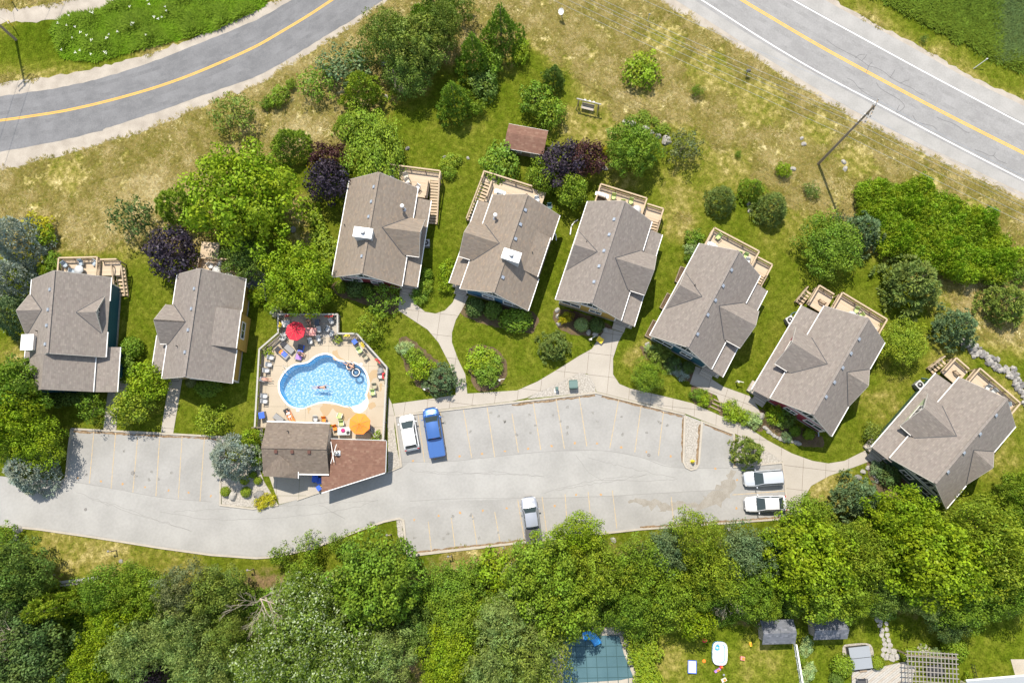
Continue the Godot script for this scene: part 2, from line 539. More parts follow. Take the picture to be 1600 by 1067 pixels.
func zones() -> void:
	dry.resize(NX * NZ)
	bare.resize(NX * NZ)
	hard.resize(NX * NZ)
	dry.fill(0.70)
	bare.fill(0.0)
	hard.fill(0)
	# everything below and between the houses is mown
	dry = fill([-300, 470, 60, 400, 130, 375, 200, 385, 300, 395, 420, 270, 480, 240, 545, 235, 590, 190, 640, 150, 700, 90, 800, 125, 835, 20, 850, 60, 880, 120, 930, 165, 980, 185, 1060, 205, 1100, 240, 1160, 262, 1210, 320, 1300, 335, 1350, 400, 1400, 410, 1440, 445, 1490, 480, 1530, 530, 1620, 570, 2000, 700, 2000, 1500, -300, 1500], 0.24, dry)
	# verges by the two roads
	dry = fill([-300, 60, 0, 40, 95, 34, 200, 0, 420, -20, 380, 25, 300, 58, 200, 92, 120, 108, 0, 120, -300, 140], 0.16, dry)
	dry = fill([1285, -60, 1300, 0, 1440, 72, 1600, 155, 1900, 300, 1900, -200, 1290, -200], 0.36, dry)
	dry = fill([1330, -60, 1370, 0, 1480, 70, 1600, 120, 1900, 250, 1900, -200, 1330, -200], 0.14, dry)
	dry = soften(dry, 8)
	for b in [[918, 205, 75, 0.62], [850, 150, 40, 0.4], [960, 270, 60, 0.45], [1080, 290, 70, 0.5], [1060, 350, 42, 0.66], [1220, 350, 70, 0.4], [1150, 260, 60, 0.55], [1250, 300, 50, 0.7], [1480, 560, 60, 0.46], [1570, 620, 60, 0.58], [1560, 720, 60, 0.5], [1540, 500, 50, 0.68], [1460, 470, 40, 0.6], [1380, 640, 50, 0.5], [1400, 580, 40, 0.4], [1300, 770, 55, 0.62], [1340, 620, 30, 0.42],
			[60, 340, 60, 0.75], [140, 365, 45, 0.75], [20, 560, 45, 0.62], [170, 870, 70, 0.6], [90, 860, 70, 0.64], [260, 885, 80, 0.55], [60, 50, 45, 0.08], [30, 70, 30, 0.12], [560, 215, 40, 0.45], [600, 150, 30, 0.55], [655, 130, 30, 0.6], [740, 190, 30, 0.36], [470, 330, 40, 0.85], [470, 380, 30, 0.8], [720, 870, 50, 0.72], [800, 858, 50, 0.7], [1010, 545, 30, 0.5], [990, 560, 25, 0.55], [560, 840, 50, 0.2],
			[1060, 1040, 60, 0.45], [1180, 1040, 60, 0.4], [1560, 880, 40, 0.3], [1040, 60, 60, 0.55], [1110, 110, 60, 0.5], [1190, 160, 70, 0.52], [1280, 200, 50, 0.52], [1340, 250, 60, 0.56], [950, 40, 60, 0.62], [860, 60, 40, 0.66], [470, 210, 40, 0.9], [330, 205, 60, 0.6], [100, 275, 80, 0.58], [220, 240, 60, 0.6], [230, 300, 60, 0.9], [1450, 290, 50, 0.56], [1530, 330, 60, 0.58], [1580, 380, 40, 0.62], [400, 470, 60, 0.1], [350, 560, 60, 0.12], [680, 420, 40, 0.14], [1240, 560, 60, 0.22]]:
		dry = blob(b[0], b[1], b[2], b[3], dry, 0.85)
	# bare and sandy ground, soil under the wood
	for b in [[130, 350, 22, 0.5], [165, 375, 18, 0.55], [110, 343, 14, 0.5], [650, 55, 22, 0.6], [30, 300, 30, 0.2], [470, 350, 18, 0.45], [400, 240, 24, 0.45], [1460, 150, 10, 0.2], [1010, 100, 30, 0.2], [690, 872, 30, 0.6], [780, 856, 40, 0.5], [640, 885, 20, 0.4], [905, 850, 60, 0.35], [1250, 815, 30, 0.5], [188, 877, 9, 0.6], [250, 895, 14, 0.4], [40, 850, 30, 0.35], [1380, 360, 60, 0.6], [1470, 400, 70, 0.6]]:
		bare = blob(b[0], b[1], b[2], 1.0, bare, b[3])
	bare = fill([-300, 880, 60, 915, 300, 920, 450, 880, 640, 900, 800, 880, 960, 850, 1250, 830, 1400, 800, 1700, 790, 1700, 920, 1500, 960, 1250, 965, 1050, 985, 880, 985, 640, 1150, -300, 1150], 0.7, bare)
	bare = soften(bare, 4)

func mark_hard(pts: PackedVector2Array) -> void:
	var lo := pts[0]
	var hi := pts[0]
	for p in pts:
		lo = lo.min(p)
		hi = hi.max(p)
	for k in range(maxi(0, int((lo.y - GZ) / GD * NZ)), mini(NZ, int((hi.y - GZ) / GD * NZ) + 2)):
		for i in range(maxi(0, int((lo.x - GX) / GW * NX)), mini(NX, int((hi.x - GX) / GW * NX) + 2)):
			if hard[k * NX + i] == 0 and Geometry2D.is_point_in_polygon(Vector2(GX + (i + 0.5) * GW / NX, GZ + (k + 0.5) * GD / NZ), pts):
				hard[k * NX + i] = 1

func ground_picture() -> ImageTexture:
	var w := 2048
	var h := 1536
	var lay := []
	for a in [dry, bare]:
		var im := Image.create_from_data(NX, NZ, false, Image.FORMAT_RF, a.to_byte_array())
		im.convert(Image.FORMAT_RF)
		im.resize(w, h, Image.INTERPOLATE_CUBIC)
		lay.append(im.get_data().to_float32_array())
	var n0 := noise(0.012, 4, 41).get_image(w, h, false, false, false).get_data()   # patches of several metres
	var n1 := noise(0.11, 3, 42).get_image(w, h, false, false, false).get_data()    # clumps
	var n2 := noise(0.45, 1, 43).get_image(w, h, false, false, false).get_data()    # blades
	var swirl := noise(0.05, 3, 44)
	swirl.domain_warp_enabled = true
	swirl.domain_warp_amplitude = 45.0
	swirl.domain_warp_frequency = 0.012
	var n3 := swirl.get_image(w, h, false, false, false).get_data()                  # lying stems
	var lut := PackedVector3Array()
	for i in 1024:
		lut.append(grass_tone(i / 1023.0))
	var enc := PackedByteArray()
	for i in 4096:
		enc.append(lin(i / 4095.0, 0, 0).r8)
	var out := PackedByteArray()
	out.resize(w * h * 3)
	var ld: PackedFloat32Array = lay[0]
	var lb: PackedFloat32Array = lay[1]
	var soil := Vector3(0.15, 0.105, 0.055)
	for i in w * h:
		var d := ld[i]
		var a := (n0[i] - 127) * (0.0007 + 0.0020 * d) + (n1[i] - 127) * (0.0003 + 0.0024 * d) + (n3[i] - 127) * (0.0004 + 0.0027 * d)
		var c := lut[clampi(int((d + a) * 1023.0), 0, 1023)]
		var b := lb[i]
		if b > 0.02:
			c = c.lerp(soil, clampf(b * 1.5 - 0.5 + (n1[i] - 127) * 0.006 + (n0[i] - 127) * 0.004, 0.0, 1.0))
		c *= 1.0 + (n2[i] - 127) * 0.0042 + (n1[i] - 127) * 0.0028
		out[i * 3] = enc[clampi(int(c.x * 4095.0), 0, 4095)]
		out[i * 3 + 1] = enc[clampi(int(c.y * 4095.0), 0, 4095)]
		out[i * 3 + 2] = enc[clampi(int(c.z * 4095.0), 0, 4095)]
	var im := Image.create_from_data(w, h, false, Image.FORMAT_RGB8, out)
	im.generate_mipmaps()
	return ImageTexture.create_from_image(im)

func make_ground() -> void:
	var m := StandardMaterial3D.new()
	m.albedo_texture = ground_picture()
	m.texture_repeat = false
	m.metallic_specular = 0.08
	m.roughness = 1.0
	m.cull_mode = BaseMaterial3D.CULL_DISABLED
	var st := begin()
	var hole := pool_line
	hole = Geometry2D.offset_polygon(hole, 0.15)[0]
	var step := 10.0
	for i in int(GW / step):
		for k in int(GD / step):
			var x := GX + i * step
			var z := GZ + k * step
			var sq := PackedVector2Array([Vector2(x, z), Vector2(x + step, z), Vector2(x + step, z + step), Vector2(x, z + step)])
			for piece in Geometry2D.clip_polygons(sq, hole):
				var ix := Geometry2D.triangulate_polygon(piece)
				for t in range(0, ix.size(), 3):
					var q := [piece[ix[t]], piece[ix[t + 1]], piece[ix[t + 2]]]
					if (q[1] - q[0]).cross(q[2] - q[0]) < 0.0:
						q = [q[0], q[2], q[1]]
					for p in q:
						v3(st, Vector3(p.x, 0, p.y), Vector2((p.x - GX) / GW, (p.y - GZ) / GD))
	structure("ground", st, m)
	# the countryside beyond what the drone sees
	var far := begin()
	var R := 3000.0
	for q in [[-R, -R, R, GZ], [-R, GZ + GD, R, R], [-R, GZ, GX, GZ + GD], [GX + GW, GZ, R, GZ + GD]]:
		quad(far, Vector3(q[0], 0, q[1]), Vector3(q[2], 0, q[1]), Vector3(q[2], 0, q[3]), Vector3(q[0], 0, q[3]))
	structure("ground_far", far, mat_tex(grain(256, Vector3(0.10, 0.13, 0.02), Vector3(0.27, 0.22, 0.06), 0.01, 0.1, 0.4, 45), 30.0, 1.0))

func sheet(n: String, list, y: float, m: Material, smooth := 0) -> MeshInstance3D:
	var pts: PackedVector2Array = area(list) if list is Array else list
	if smooth: pts = round_off(pts, true, smooth)
	mark_hard(pts)
	return structure(n, flat(begin(), pts, y), m)

# ragged outline: moves points of a line sideways a little, adding points between
func ragged(pts: PackedVector2Array, amp: float, step: float, s: int) -> PackedVector2Array:
	var n := noise(0.35, 3, s)
	var r := PackedVector2Array()
	for i in pts.size():
		var a := pts[i]
		var b := pts[(i + 1) % pts.size()]
		var k := maxi(1, int(a.distance_to(b) / step))
		for j in k:
			var p := a.lerp(b, float(j) / k)
			r.append(p + Vector2(n.get_noise_2d(p.x * 4, p.y * 4), n.get_noise_2d(p.y * 4 + 99, p.x * 4)) * amp)
	return r

func line(list: Array, steps := 5) -> PackedVector2Array:
	return round_off(area(list), false, steps)

func between(a: PackedVector2Array, b: PackedVector2Array) -> PackedVector2Array:
	var r := a.duplicate()
	var t := b.duplicate()
	t.reverse()
	r.append_array(t)
	return r

# paving cut into slabs with open joints, each slab a mesh of its own
func paved(n: String, pts: PackedVector2Array, y: float, m: Material, size: float, turn: float, piece := "slab", gap := 0.03) -> Node3D:
	var root := struct_root(n)
	mark_hard(pts)
	part("bed", flat(begin(), pts, y - 0.025), M.soil, root)
	var lo := Vector2(1e9, 1e9)
	var hi := -lo
	for p in pts:
		var q := p.rotated(-turn)
		lo = lo.min(q)
		hi = hi.max(q)
	var x := lo.x
	while x < hi.x:
		var z := lo.y
		while z < hi.y:
			var h := gap * 0.5
			var sq := PackedVector2Array()
			for c in [Vector2(x + h, z + h), Vector2(x + size - h, z + h), Vector2(x + size - h, z + size - h), Vector2(x + h, z + size - h)]:
				sq.append(c.rotated(turn))
			for pc in Geometry2D.intersect_polygons(sq, pts):
				if pc.size() > 2:
					part(piece, prism(begin(), pc, y - 0.06, y + rng.randf_range(-0.006, 0.006)), m, root)
			z += size
		x += size
	return root

func strip_outline(l: PackedVector2Array, w: float) -> PackedVector2Array:
	var a := PackedVector2Array()
	var b := PackedVector2Array()
	for i in l.size():
		var d := (l[mini(i + 1, l.size() - 1)] - l[maxi(i - 1, 0)]).normalized()
		a.append(l[i] + Vector2(-d.y, d.x) * w * 0.5)
		b.append(l[i] - Vector2(-d.y, d.x) * w * 0.5)
	return between(a, b)

func make_paving() -> void:
	# the curving road at the upper left
	var up_sh := line([-300, 165, -120, 140, 0, 128, 60, 122, 140, 107, 220, 87, 300, 60, 360, 35, 405, 12, 470, -30, 560, -95])
	var up := line([-300, 185, -120, 162, 0, 150, 90, 137, 165, 120, 250, 92, 330, 60, 400, 31, 455, 0, 560, -62, 640, -115])
	var lo := line([-300, 272, -120, 252, 0, 237, 60, 226, 130, 211, 200, 189, 270, 166, 330, 144, 400, 119, 450, 92, 510, 55, 560, 25, 598, 0, 700, -75, 760, -120])
	var lo_sh := line([-300, 305, -120, 283, 0, 266, 50, 255, 110, 238, 200, 213, 270, 187, 330, 160, 400, 133, 450, 105, 520, 60, 575, 24, 612, -2, 720, -80, 780, -125])
	var mid := line([-300, 222, -120, 202, 0, 188, 50, 181, 100, 173, 150, 162, 200, 149, 250, 134, 300, 116, 350, 95, 400, 72, 440, 49, 480, 25, 518, 0, 610, -62, 690, -116])
	sheet("road_shoulder", ragged(between(up_sh, lo_sh), 0.5, 0.6, 51), 0.010, M.gravel_road)
	sheet("road", ragged(between(up, lo), 0.12, 0.5, 52), 0.018, M.asphalt_road)
	for s in [-2.5, -0.95, 0.95, 2.5]:
		structure("wheel_track", strip(begin(), mid, 0.5, 0.020, s), M.road_wear)
	sheet("road_patch", [100, 173, 157, 161, 160, 204, 103, 215], 0.0205, M.road_wear)
	for s in [-0.10, 0.10]:
		structure("yellow_road_line", strip(begin(), mid, 0.13, 0.024, s), M.yellow_paint)
	sheet("gravel_track", ragged(area([-200, 40, 0, 17, 60, 10, 115, -2, 180, -40, 260, -40, 190, 0, 165, 9, 135, 22, 90, 30, 40, 34, 0, 37, -200, 62]), 0.6, 0.6, 53), 0.008, M.gravel_road)
	# the highway at the upper right
	var g_lo := line([930, -60, 1030, 0, 1120, 54, 1200, 104, 1340, 188, 1500, 266, 1600, 313, 1800, 400])
	var p_lo := line([960, -60, 1056, 0, 1130, 47, 1210, 98, 1345, 178, 1505, 256, 1605, 304, 1800, 390])
	var a_lo := line([985, -68, 1086, 0, 1194, 68, 1280, 118, 1366, 164, 1470, 219, 1568, 269, 1680, 325, 1820, 390])
	var a_hi := line([1135, -65, 1245, 0, 1360, 64, 1450, 113, 1550, 166, 1604, 193, 1720, 250, 1830, 300])
	var p_hi := line([1180, -65, 1290, 0, 1360, 38, 1437, 80, 1510, 121, 1600, 165, 1720, 222, 1830, 275])
	var g_hi := line([1190, -66, 1300, -2, 1364, 33, 1441, 74, 1515, 116, 1605, 160, 1725, 217, 1835, 270])
	sheet("highway_verge", ragged(between(g_lo, g_hi), 0.45, 0.6, 54), 0.010, M.gravel_road)
	sheet("highway_shoulder", between(p_lo, p_hi), 0.016, M.asphalt_pale)
	sheet("highway", between(a_lo, a_hi), 0.020, M.asphalt_highway)
	var w_lo := line([995, -62, 1097, 0, 1200, 66, 1285, 116, 1370, 161, 1475, 217, 1572, 267, 1690, 326, 1820, 388])
	var w_hi := line([1130, -64, 1240, 0, 1360, 66, 1450, 115, 1550, 168, 1600, 194, 1720, 252, 1830, 303])
	var y_mid := line([1060, -62, 1160, 0, 1200, 24, 1280, 71, 1355, 112, 1450, 163, 1530, 204, 1600, 239, 1720, 300, 1830, 352])
	for l in [w_lo, w_hi]:
		structure("white_road_line", strip(begin(), l, 0.15, 0.025), M.white_paint)
	for s in [-2.7, -1.0, 1.0, 2.7]:
		structure("wheel_track", strip(begin(), y_mid, 0.55, 0.0225, s), M.highway_wear)
	for s in [-0.125, 0.125]:
		structure("yellow_road_line", strip(begin(), y_mid, 0.15, 0.025, s), M.yellow_paint)
	for c in [[1292, 62, 1305, 72, 1320, 80, 1336, 88, 1347, 95, 1358, 103, 1370, 106, 1384, 114, 1392, 121, 1408, 130, 1424, 137, 1434, 144, 1444, 149], [1337, 91, 1341, 87, 1347, 85, 1352, 85], [1347, 95, 1352, 90, 1355, 85], [1358, 103, 1360, 100, 1364, 97], [1358, 103, 1356, 109, 1354, 114], [1391, 122, 1395, 116, 1399, 109], [1408, 130, 1414, 127, 1421, 125], [1370, 129, 1374, 136, 1385, 144, 1398, 151, 1408, 158, 1414, 167, 1403, 176, 1402, 173, 1406, 164],
			[1324, 122, 1334, 127, 1342, 137, 1351, 139], [1342, 137, 1352, 145, 1364, 152], [1427, 180, 1432, 189, 1445, 194, 1458, 197, 1465, 203], [1464, 183, 1475, 188, 1488, 192, 1500, 199, 1508, 205, 1516, 208], [1524, 234, 1536, 238, 1546, 243, 1553, 243, 1556, 238], [1553, 243, 1560, 250, 1574, 256]]:
		structure("crack_seal", strip(begin(), line(c, 3), 0.055, 0.026), M.crack)
	# the car park and its drive
	var lot := area([-200, 742, 0, 744, 60, 750, 95, 753, 101, 748, 103, 738, 107, 700, 111, 670, 230, 676, 353, 683, 350, 720, 345, 745, 344, 789, 395, 795, 435, 789, 463, 781, 502, 768, 560, 752, 606, 738, 627, 729, 617, 651, 660, 645, 800, 629, 932, 614, 1000, 631, 1070, 648, 1147, 678, 1146, 730, 1223, 723, 1232, 808, 1000, 826, 830, 845, 636, 868, 633, 840, 630, 812, 624, 810, 600, 815, 560, 829, 520, 845, 480, 859, 430, 870, 400, 872, 330, 867, 250, 856, 150, 840, 60, 827, 8, 822, -200, 830])
	sheet("car_park", lot, 0.014, M.asphalt_lot)
	for c in [[[111, 753, 102, 738, 111, 670], 0], [[111, 670, 230, 676, 353, 683], 1], [[60, 750, 95, 753, 102, 747, 104, 735, 107, 700, 111, 670], 0], [[344, 745, 344, 789, 395, 795, 435, 789], 0], [[464, 781, 502, 768], 0], [[606, 738, 627, 729, 622, 690, 617, 651, 660, 645, 800, 629, 932, 614, 1000, 631, 1070, 648], 0], [[1070, 648, 1068, 722, 1072, 730, 1080, 734, 1088, 732, 1092, 725, 1097, 659, 1147, 678, 1146, 730, 1223, 723, 1232, 808], 0], [[1232, 810, 1000, 827, 830, 846, 636, 868, 633, 840, 630, 813, 624, 810, 600, 815, 560, 829, 520, 845, 480, 859, 430, 870, 400, 872, 330, 867, 250, 856, 150, 840, 60, 827, 8, 822, -100, 818], 0]]:
		if c[1] == 0 and c[0].size() == 6 and c[0][0] == 111: continue
		structure("kerb", kerb_shape(area(c[0])), M.kerb)
	# the driving lane is a newer, paler layer than the stalls
	sheet("driving_lane", ragged(area([-200, 746, 0, 749, 60, 755, 100, 757, 112, 753, 180, 764, 250, 777, 330, 785, 344, 791, 395, 797, 435, 792, 463, 784, 503, 771, 560, 755, 606, 741, 625, 733, 640, 722, 700, 721, 760, 715, 860, 705, 940, 704, 1000, 714, 1050, 729, 1068, 731, 1080, 737, 1095, 731, 1142, 731, 1142, 764, 1040, 770, 950, 775, 860, 778, 720, 782, 640, 792, 624, 806, 598, 812, 558, 826, 520, 841, 480, 855, 430, 866, 400, 868, 330, 863, 250, 852, 150, 836, 60, 823, 0, 818, -200, 826]), 0.1, 0.6, 59), 0.0175, M.lane)
	for c in [[1148, 682, 1148, 728], [1226, 727, 1230, 804], [1228, 808, 1120, 816, 1000, 824], [1068, 652, 1066, 722], [1094, 662, 1089, 726], [940, 619, 1000, 634, 1066, 651], [640, 864, 760, 851, 826, 843], [1102, 663, 1144, 680], [114, 674, 230, 680, 345, 686], [800, 633, 870, 625, 930, 618]]:
		sheet("leaf_litter", ragged(strip_outline(line(c, 4), 0.22), 0.16, 0.35, 60), 0.021, M.litter)
	# stall lines
	for l in [[146, 674, 139, 755], [180, 676, 173, 763], [215, 677, 207, 769], [249, 679, 243, 775], [284, 681, 278, 780], [319, 683, 312, 783], [653, 648, 663, 722], [688, 644, 699, 719], [724, 640, 737, 715], [761, 636, 773, 714], [800, 646, 810, 707], [833, 628, 845, 703], [869, 623, 882, 701], [905, 619, 917, 697], [967, 624, 953, 700], [1002, 634, 992, 707], [1037, 643, 1029, 712], [1145, 773, 1228, 767], [669, 815, 674, 861], [705, 809, 711, 856], [738, 804, 745, 850], [773, 800, 781, 845], [809, 781, 819, 842], [847, 776, 855, 838], [883, 772, 887, 834], [919, 768, 925, 830], [957, 766, 964, 826], [1049, 776, 1053, 819]]:
		structure("stall_line", strip(begin(), area(l), 0.09, 0.022), M.stall_paint)
	for q in [[121, 747], [157, 752], [191, 756], [226, 761], [263, 766], [294, 770], [329, 775], [645, 720], [680, 717], [718, 713], [753, 709], [789, 705], [825, 701], [862, 697], [898, 692], [933, 693], [971, 699], [1010, 706], [1048, 713], [1118, 732], [1152, 750], [1151, 794], [647, 812], [685, 806], [719, 801], [754, 798], [792, 794], [867, 791], [900, 773], [939, 773]]:
		var c := Q(q[0], q[1])
		var r := PackedVector2Array()
		for k in 9:
			r.append(c + Vector2.from_angle(TAU * k / 9) * rng.randf_range(0.07, 0.18))
		structure("paint_mark", flat(begin(), r, 0.022), M.orange_mark)
	# seams, tyre-worn dirt and covers on the asphalt
	for c in [[625, 722, 700, 721, 760, 715, 860, 705, 940, 704, 1000, 714, 1050, 730, 1140, 731], [800, 778, 860, 778, 950, 775, 1040, 770, 1130, 765], [110, 752, 180, 764, 250, 777, 330, 784], [640, 783, 720, 779, 800, 779]]:
		structure("asphalt_seam", strip(begin(), line(c), 0.05, 0.020), M.faint)
	var dirt := mat_tex(grain(256, Vector3(0.215, 0.195, 0.165), Vector3(0.30, 0.283, 0.258), 0.02, 0.15, 0.5, 57, 1.6), 6.0, 1.0)
	sheet("road_dirt", ragged(area([1145, 733, 1150, 740, 1146, 765, 1130, 785, 1090, 797, 1040, 797, 990, 785, 980, 780, 1040, 787, 1090, 784, 1120, 765, 1136, 742]), 0.9, 0.4, 55), 0.018, dirt)
	sheet("road_dirt", ragged(area([800, 788, 850, 779, 920, 776, 985, 779, 985, 783, 920, 782, 850, 786]), 0.9, 0.4, 56), 0.018, dirt)
	for q in [[207, 739, 0.24], [133, 796, 0.18], [1014, 711, 0.2], [188, 877, 0.24]]:
		var c := Q(q[0], q[1])
		tag(part("manhole_cover", lathe(begin(), [Vector2(q[2], 0.0), Vector2(q[2], 0.026), Vector2(q[2] - 0.05, 0.03), Vector2(0, 0.03)], 16, Vector3(c.x, 0, c.y)), M.rock_dark),
			{207: "round iron cover in the left stalls", 133: "small iron cover in the drive near its left end", 1014: "small dark cover in the stalls below the second path", 188: "round cover in the brown strip of grass under the drive"}[int(q[0])], "manhole cover", "iron covers in the ground")
	var gr := P(581, 818)
	tag(part("storm_drain", box(begin(), Vector3(gr.x, 0.02, gr.z), Vector3(0.6, 0.05, 0.5), Transform3D()), M.rock_dark), "rusty square storm drain at the kerb of the grass point", "storm drain")
	for k in 46:
		var u := rng.randf_range(0, 1)
		var c := P(lerpf(640, 1060, u), rng.randf_range(655, 700) - 20.0 * sin(u * 2.6)) if k % 3 else P(rng.randf_range(645, 960), rng.randf_range(800, 842))
		if k % 7 == 0: c = P(rng.randf_range(130, 330), rng.randf_range(700, 760))
		var pts := PackedVector2Array()
		for j in 9: pts.append(Vector2(c.x, c.z) + Vector2.from_angle(TAU * j / 9) * rng.randf_range(0.08, 0.26))
		structure("oil_spot", flat(begin(), pts, 0.0235), M.oil)
	for c in [[640, 735, 700, 742, 770, 738, 850, 744], [900, 712, 930, 745, 990, 752, 1060, 748], [250, 800, 330, 812, 420, 810, 520, 800, 590, 782], [120, 770, 200, 800, 300, 830], [850, 770, 930, 750, 1010, 742], [500, 790, 540, 812]]:
		structure("asphalt_seam", strip(begin(), ragged(line(c), 0.25, 0.5, 61).slice(0, -2), 0.04, 0.0205), M.faint)
	# gravel beds
	sheet("gravel_bed", area([345, 748, 355, 722, 402, 724, 412, 752, 424, 772, 434, 788, 395, 793, 346, 788]), 0.020, M.pebbles)
	sheet("gravel_bed", area([606, 668, 616, 668, 620, 700, 626, 728, 606, 736]), 0.020, M.pebbles)
	sheet("gravel_bed", area([823, 623, 850, 608, 885, 588, 908, 582, 920, 586, 930, 602, 931, 613]), 0.020, M.pebbles)
	sheet("gravel_bed", area([1072, 650, 1096, 660, 1091, 724, 1086, 731, 1078, 732, 1071, 725]), 0.020, M.pebbles)
	sheet("gravel_bed", area([1149, 681, 1190, 690, 1222, 712, 1222, 722, 1148, 728]), 0.020, M.pebbles)
	sheet("gravel_bed", ragged(area([619, 813, 628, 813, 634, 862, 628, 860, 622, 835]), 0.3, 0.5, 58), 0.006, M.pebbles)
	# concrete paths in slabs
	paved("path", area([613, 631, 680, 622, 712, 617, 712, 600, 703, 570, 685, 535, 668, 515, 645, 500, 622, 485, 625, 453, 643, 457, 650, 476, 664, 487, 680, 490, 695, 485, 707, 473, 713, 460, 732, 462, 724, 480, 712, 500, 706, 520, 706, 535, 715, 560, 727, 585, 730, 615, 808, 610, 840, 596, 875, 575, 905, 556, 925, 545, 947, 512, 974, 520, 966, 535, 958, 560, 958, 585, 968, 600, 985, 607, 1037, 619, 1082, 630, 1127, 650, 1165, 665, 1200, 688, 1237, 708, 1270, 720, 1295, 724, 1320, 720, 1352, 704, 1366, 718, 1335, 730, 1297, 743, 1268, 759, 1256, 779, 1252, 806, 1233, 807, 1224, 722, 1190, 698, 1148, 677, 1070, 646, 1000, 629, 932, 612, 929, 600, 918, 584, 905, 583, 870, 600, 822, 622, 800, 627, 660, 643, 617, 650]), 0.035, M.concrete, 2.6, 0.12)
	paved("path", area([266, 588, 285, 588, 278, 630, 270, 677, 251, 675, 258, 630]), 0.035, M.concrete, 1.55, 0.09)
	paved("path", area([168, 612, 187, 612, 184, 640, 181, 672, 161, 671, 164, 640]), 0.035, M.concrete, 1.55, 0.05)
	paved("path", area([1087, 572, 1112, 582, 1113, 593, 1130, 604, 1172, 619, 1184, 636, 1190, 650, 1176, 658, 1165, 660, 1148, 645, 1127, 634, 1120, 618, 1078, 600]), 0.05, M.concrete, 2.2, 0.35)
	paved("path", area([607, 620, 612, 631, 617, 652, 616, 668, 605, 668]), 0.03, M.concrete, 2.2, 0.0)
	paved("apron", area([402, 668, 420, 744, 436, 788, 463, 781, 503, 768, 515, 740, 410, 740, 410, 668]), 0.03, M.concrete, 2.6, 0.0)
	var steps := struct_root("garden_steps")
	for i in 3:
		var a := P(1115 - i * 3, 624 + i * 5.2, 0)
		var b := P(1132 - i * 3, 632 + i * 5.2, 0)
		part("step", bar(begin(), a + Vector3(0, 0.10 - i * 0.02, 0), b + Vector3(0, 0.10 - i * 0.02, 0), 0.14, 0.16), M.timber_old, steps)

# ------------------------------------------------------------------ plants: crowns of many leaf-sized faces, in a unit space (radius 1, height 1)
class Leaves:
	var v := PackedVector3Array()
	var n := PackedVector3Array()
	var c := PackedColorArray()

	# one leaf: a lozenge of two faces
	func leaf(p: Vector3, along: Vector3, across: Vector3, l: float, w: float, col: Color) -> void:
		var a := p - along * l * 0.5
		var b := p + across * w * 0.5
		var e := p + along * l * 0.5
		var d := p - across * w * 0.5
		var nn := (a - e).cross(a - b).normalized()
		if nn.y < 0.0:
			nn = -nn
			var t := b
			b = d
			d = t
		v.append_array(PackedVector3Array([a, b, e, a, e, d]))
		n.append_array(PackedVector3Array([nn, nn, nn, nn, nn, nn]))
		c.append_array(PackedColorArray([col, col, col, col, col, col]))

	func mesh() -> ArrayMesh:
		var a := []
		a.resize(Mesh.ARRAY_MAX)
		a[Mesh.ARRAY_VERTEX] = v
		a[Mesh.ARRAY_NORMAL] = n
		a[Mesh.ARRAY_COLOR] = c
		var m := ArrayMesh.new()
		m.add_surface_from_arrays(Mesh.PRIMITIVE_TRIANGLES, a)
		return m

func rdir() -> Vector3:
	var z := rng.randf_range(-1, 1)
	var t := rng.randf() * TAU
	var r := sqrt(1.0 - z * z)
	return Vector3(r * cos(t), z, r * sin(t))

func tint(v: float, warm: float) -> Color:
	return Color(clampf(v * (1.0 + warm), 0, 1), clampf(v, 0, 1), clampf(v * (1.0 - warm), 0, 1))

# clumps on a lumpy shell; low: where the crown starts (0..1), asp: height of the crown over its width in unit space
func crown(clumps: int, per: int, rc: float, leaf: float, low: float, lump: float, slim := 0.62, hang := 0.0, fill_in := 0.25, pale := 0.0) -> ArrayMesh:
	var L := Leaves.new()
	var nz := noise(0.8, 2, rng.randi())
	var mid := (1.0 + low) * 0.5
	var half := (1.0 - low) * 0.5
	for k in clumps:
		var y := 1.0 - 1.55 * (k + 0.5) / clumps     # most clumps face the sky
		var t := k * 2.399963 + rng.randf() * 0.4
		var r := sqrt(maxf(0.0, 1.0 - y * y))
		var d := Vector3(r * cos(t), y, r * sin(t))
		var s := 1.0 + nz.get_noise_3d(d.x * 2.2, d.y * 2.2, d.z * 2.2) * lump * 2.0
		if rng.randf() < fill_in: s *= rng.randf_range(0.35, 0.75)
		s *= 1.0 - rc * 0.75
		var c := Vector3(d.x * s, mid + d.y * s * half, d.z * s)
		var size := rc * rng.randf_range(0.65, 1.25)
		var v := rng.randf_range(0.66, 0.94)
		var w := rng.randf_range(-0.10, 0.14)
		for i in int(per * size / rc):
			var q := (rdir() + d * 0.25 + Vector3(0, 0.35, 0)).normalized()
			var p := c + Vector3(q.x, q.y * half * 1.1, q.z) * size * rng.randf_range(0.55, 1.05)
			if hang > 0.0: p.y -= hang * rng.randf() * size * 2.0
			var nn := (q + rdir() * 0.75 + Vector3(0, 0.3, 0)).normalized()
			var a := nn.cross(rdir()).normalized()
			if hang > 0.0: a = (a + Vector3(0, -0.4, 0)).normalized()
			var b := nn.cross(a).normalized()
			var sc := leaf * rng.randf_range(0.7, 1.35)
			L.leaf(p, a * Vector3(1, half * 1.6, 1), b, sc, sc * slim, (Color(0.72, 0.78, 0.72) * v if rng.randf() < pale else Color(0.30, 0.40, 0.10) * v * rng.randf_range(0.8, 1.2)) if pale > 0.0 else tint(clampf(v * rng.randf_range(0.68, 1.2), 0, 1), w))
	return L.mesh()

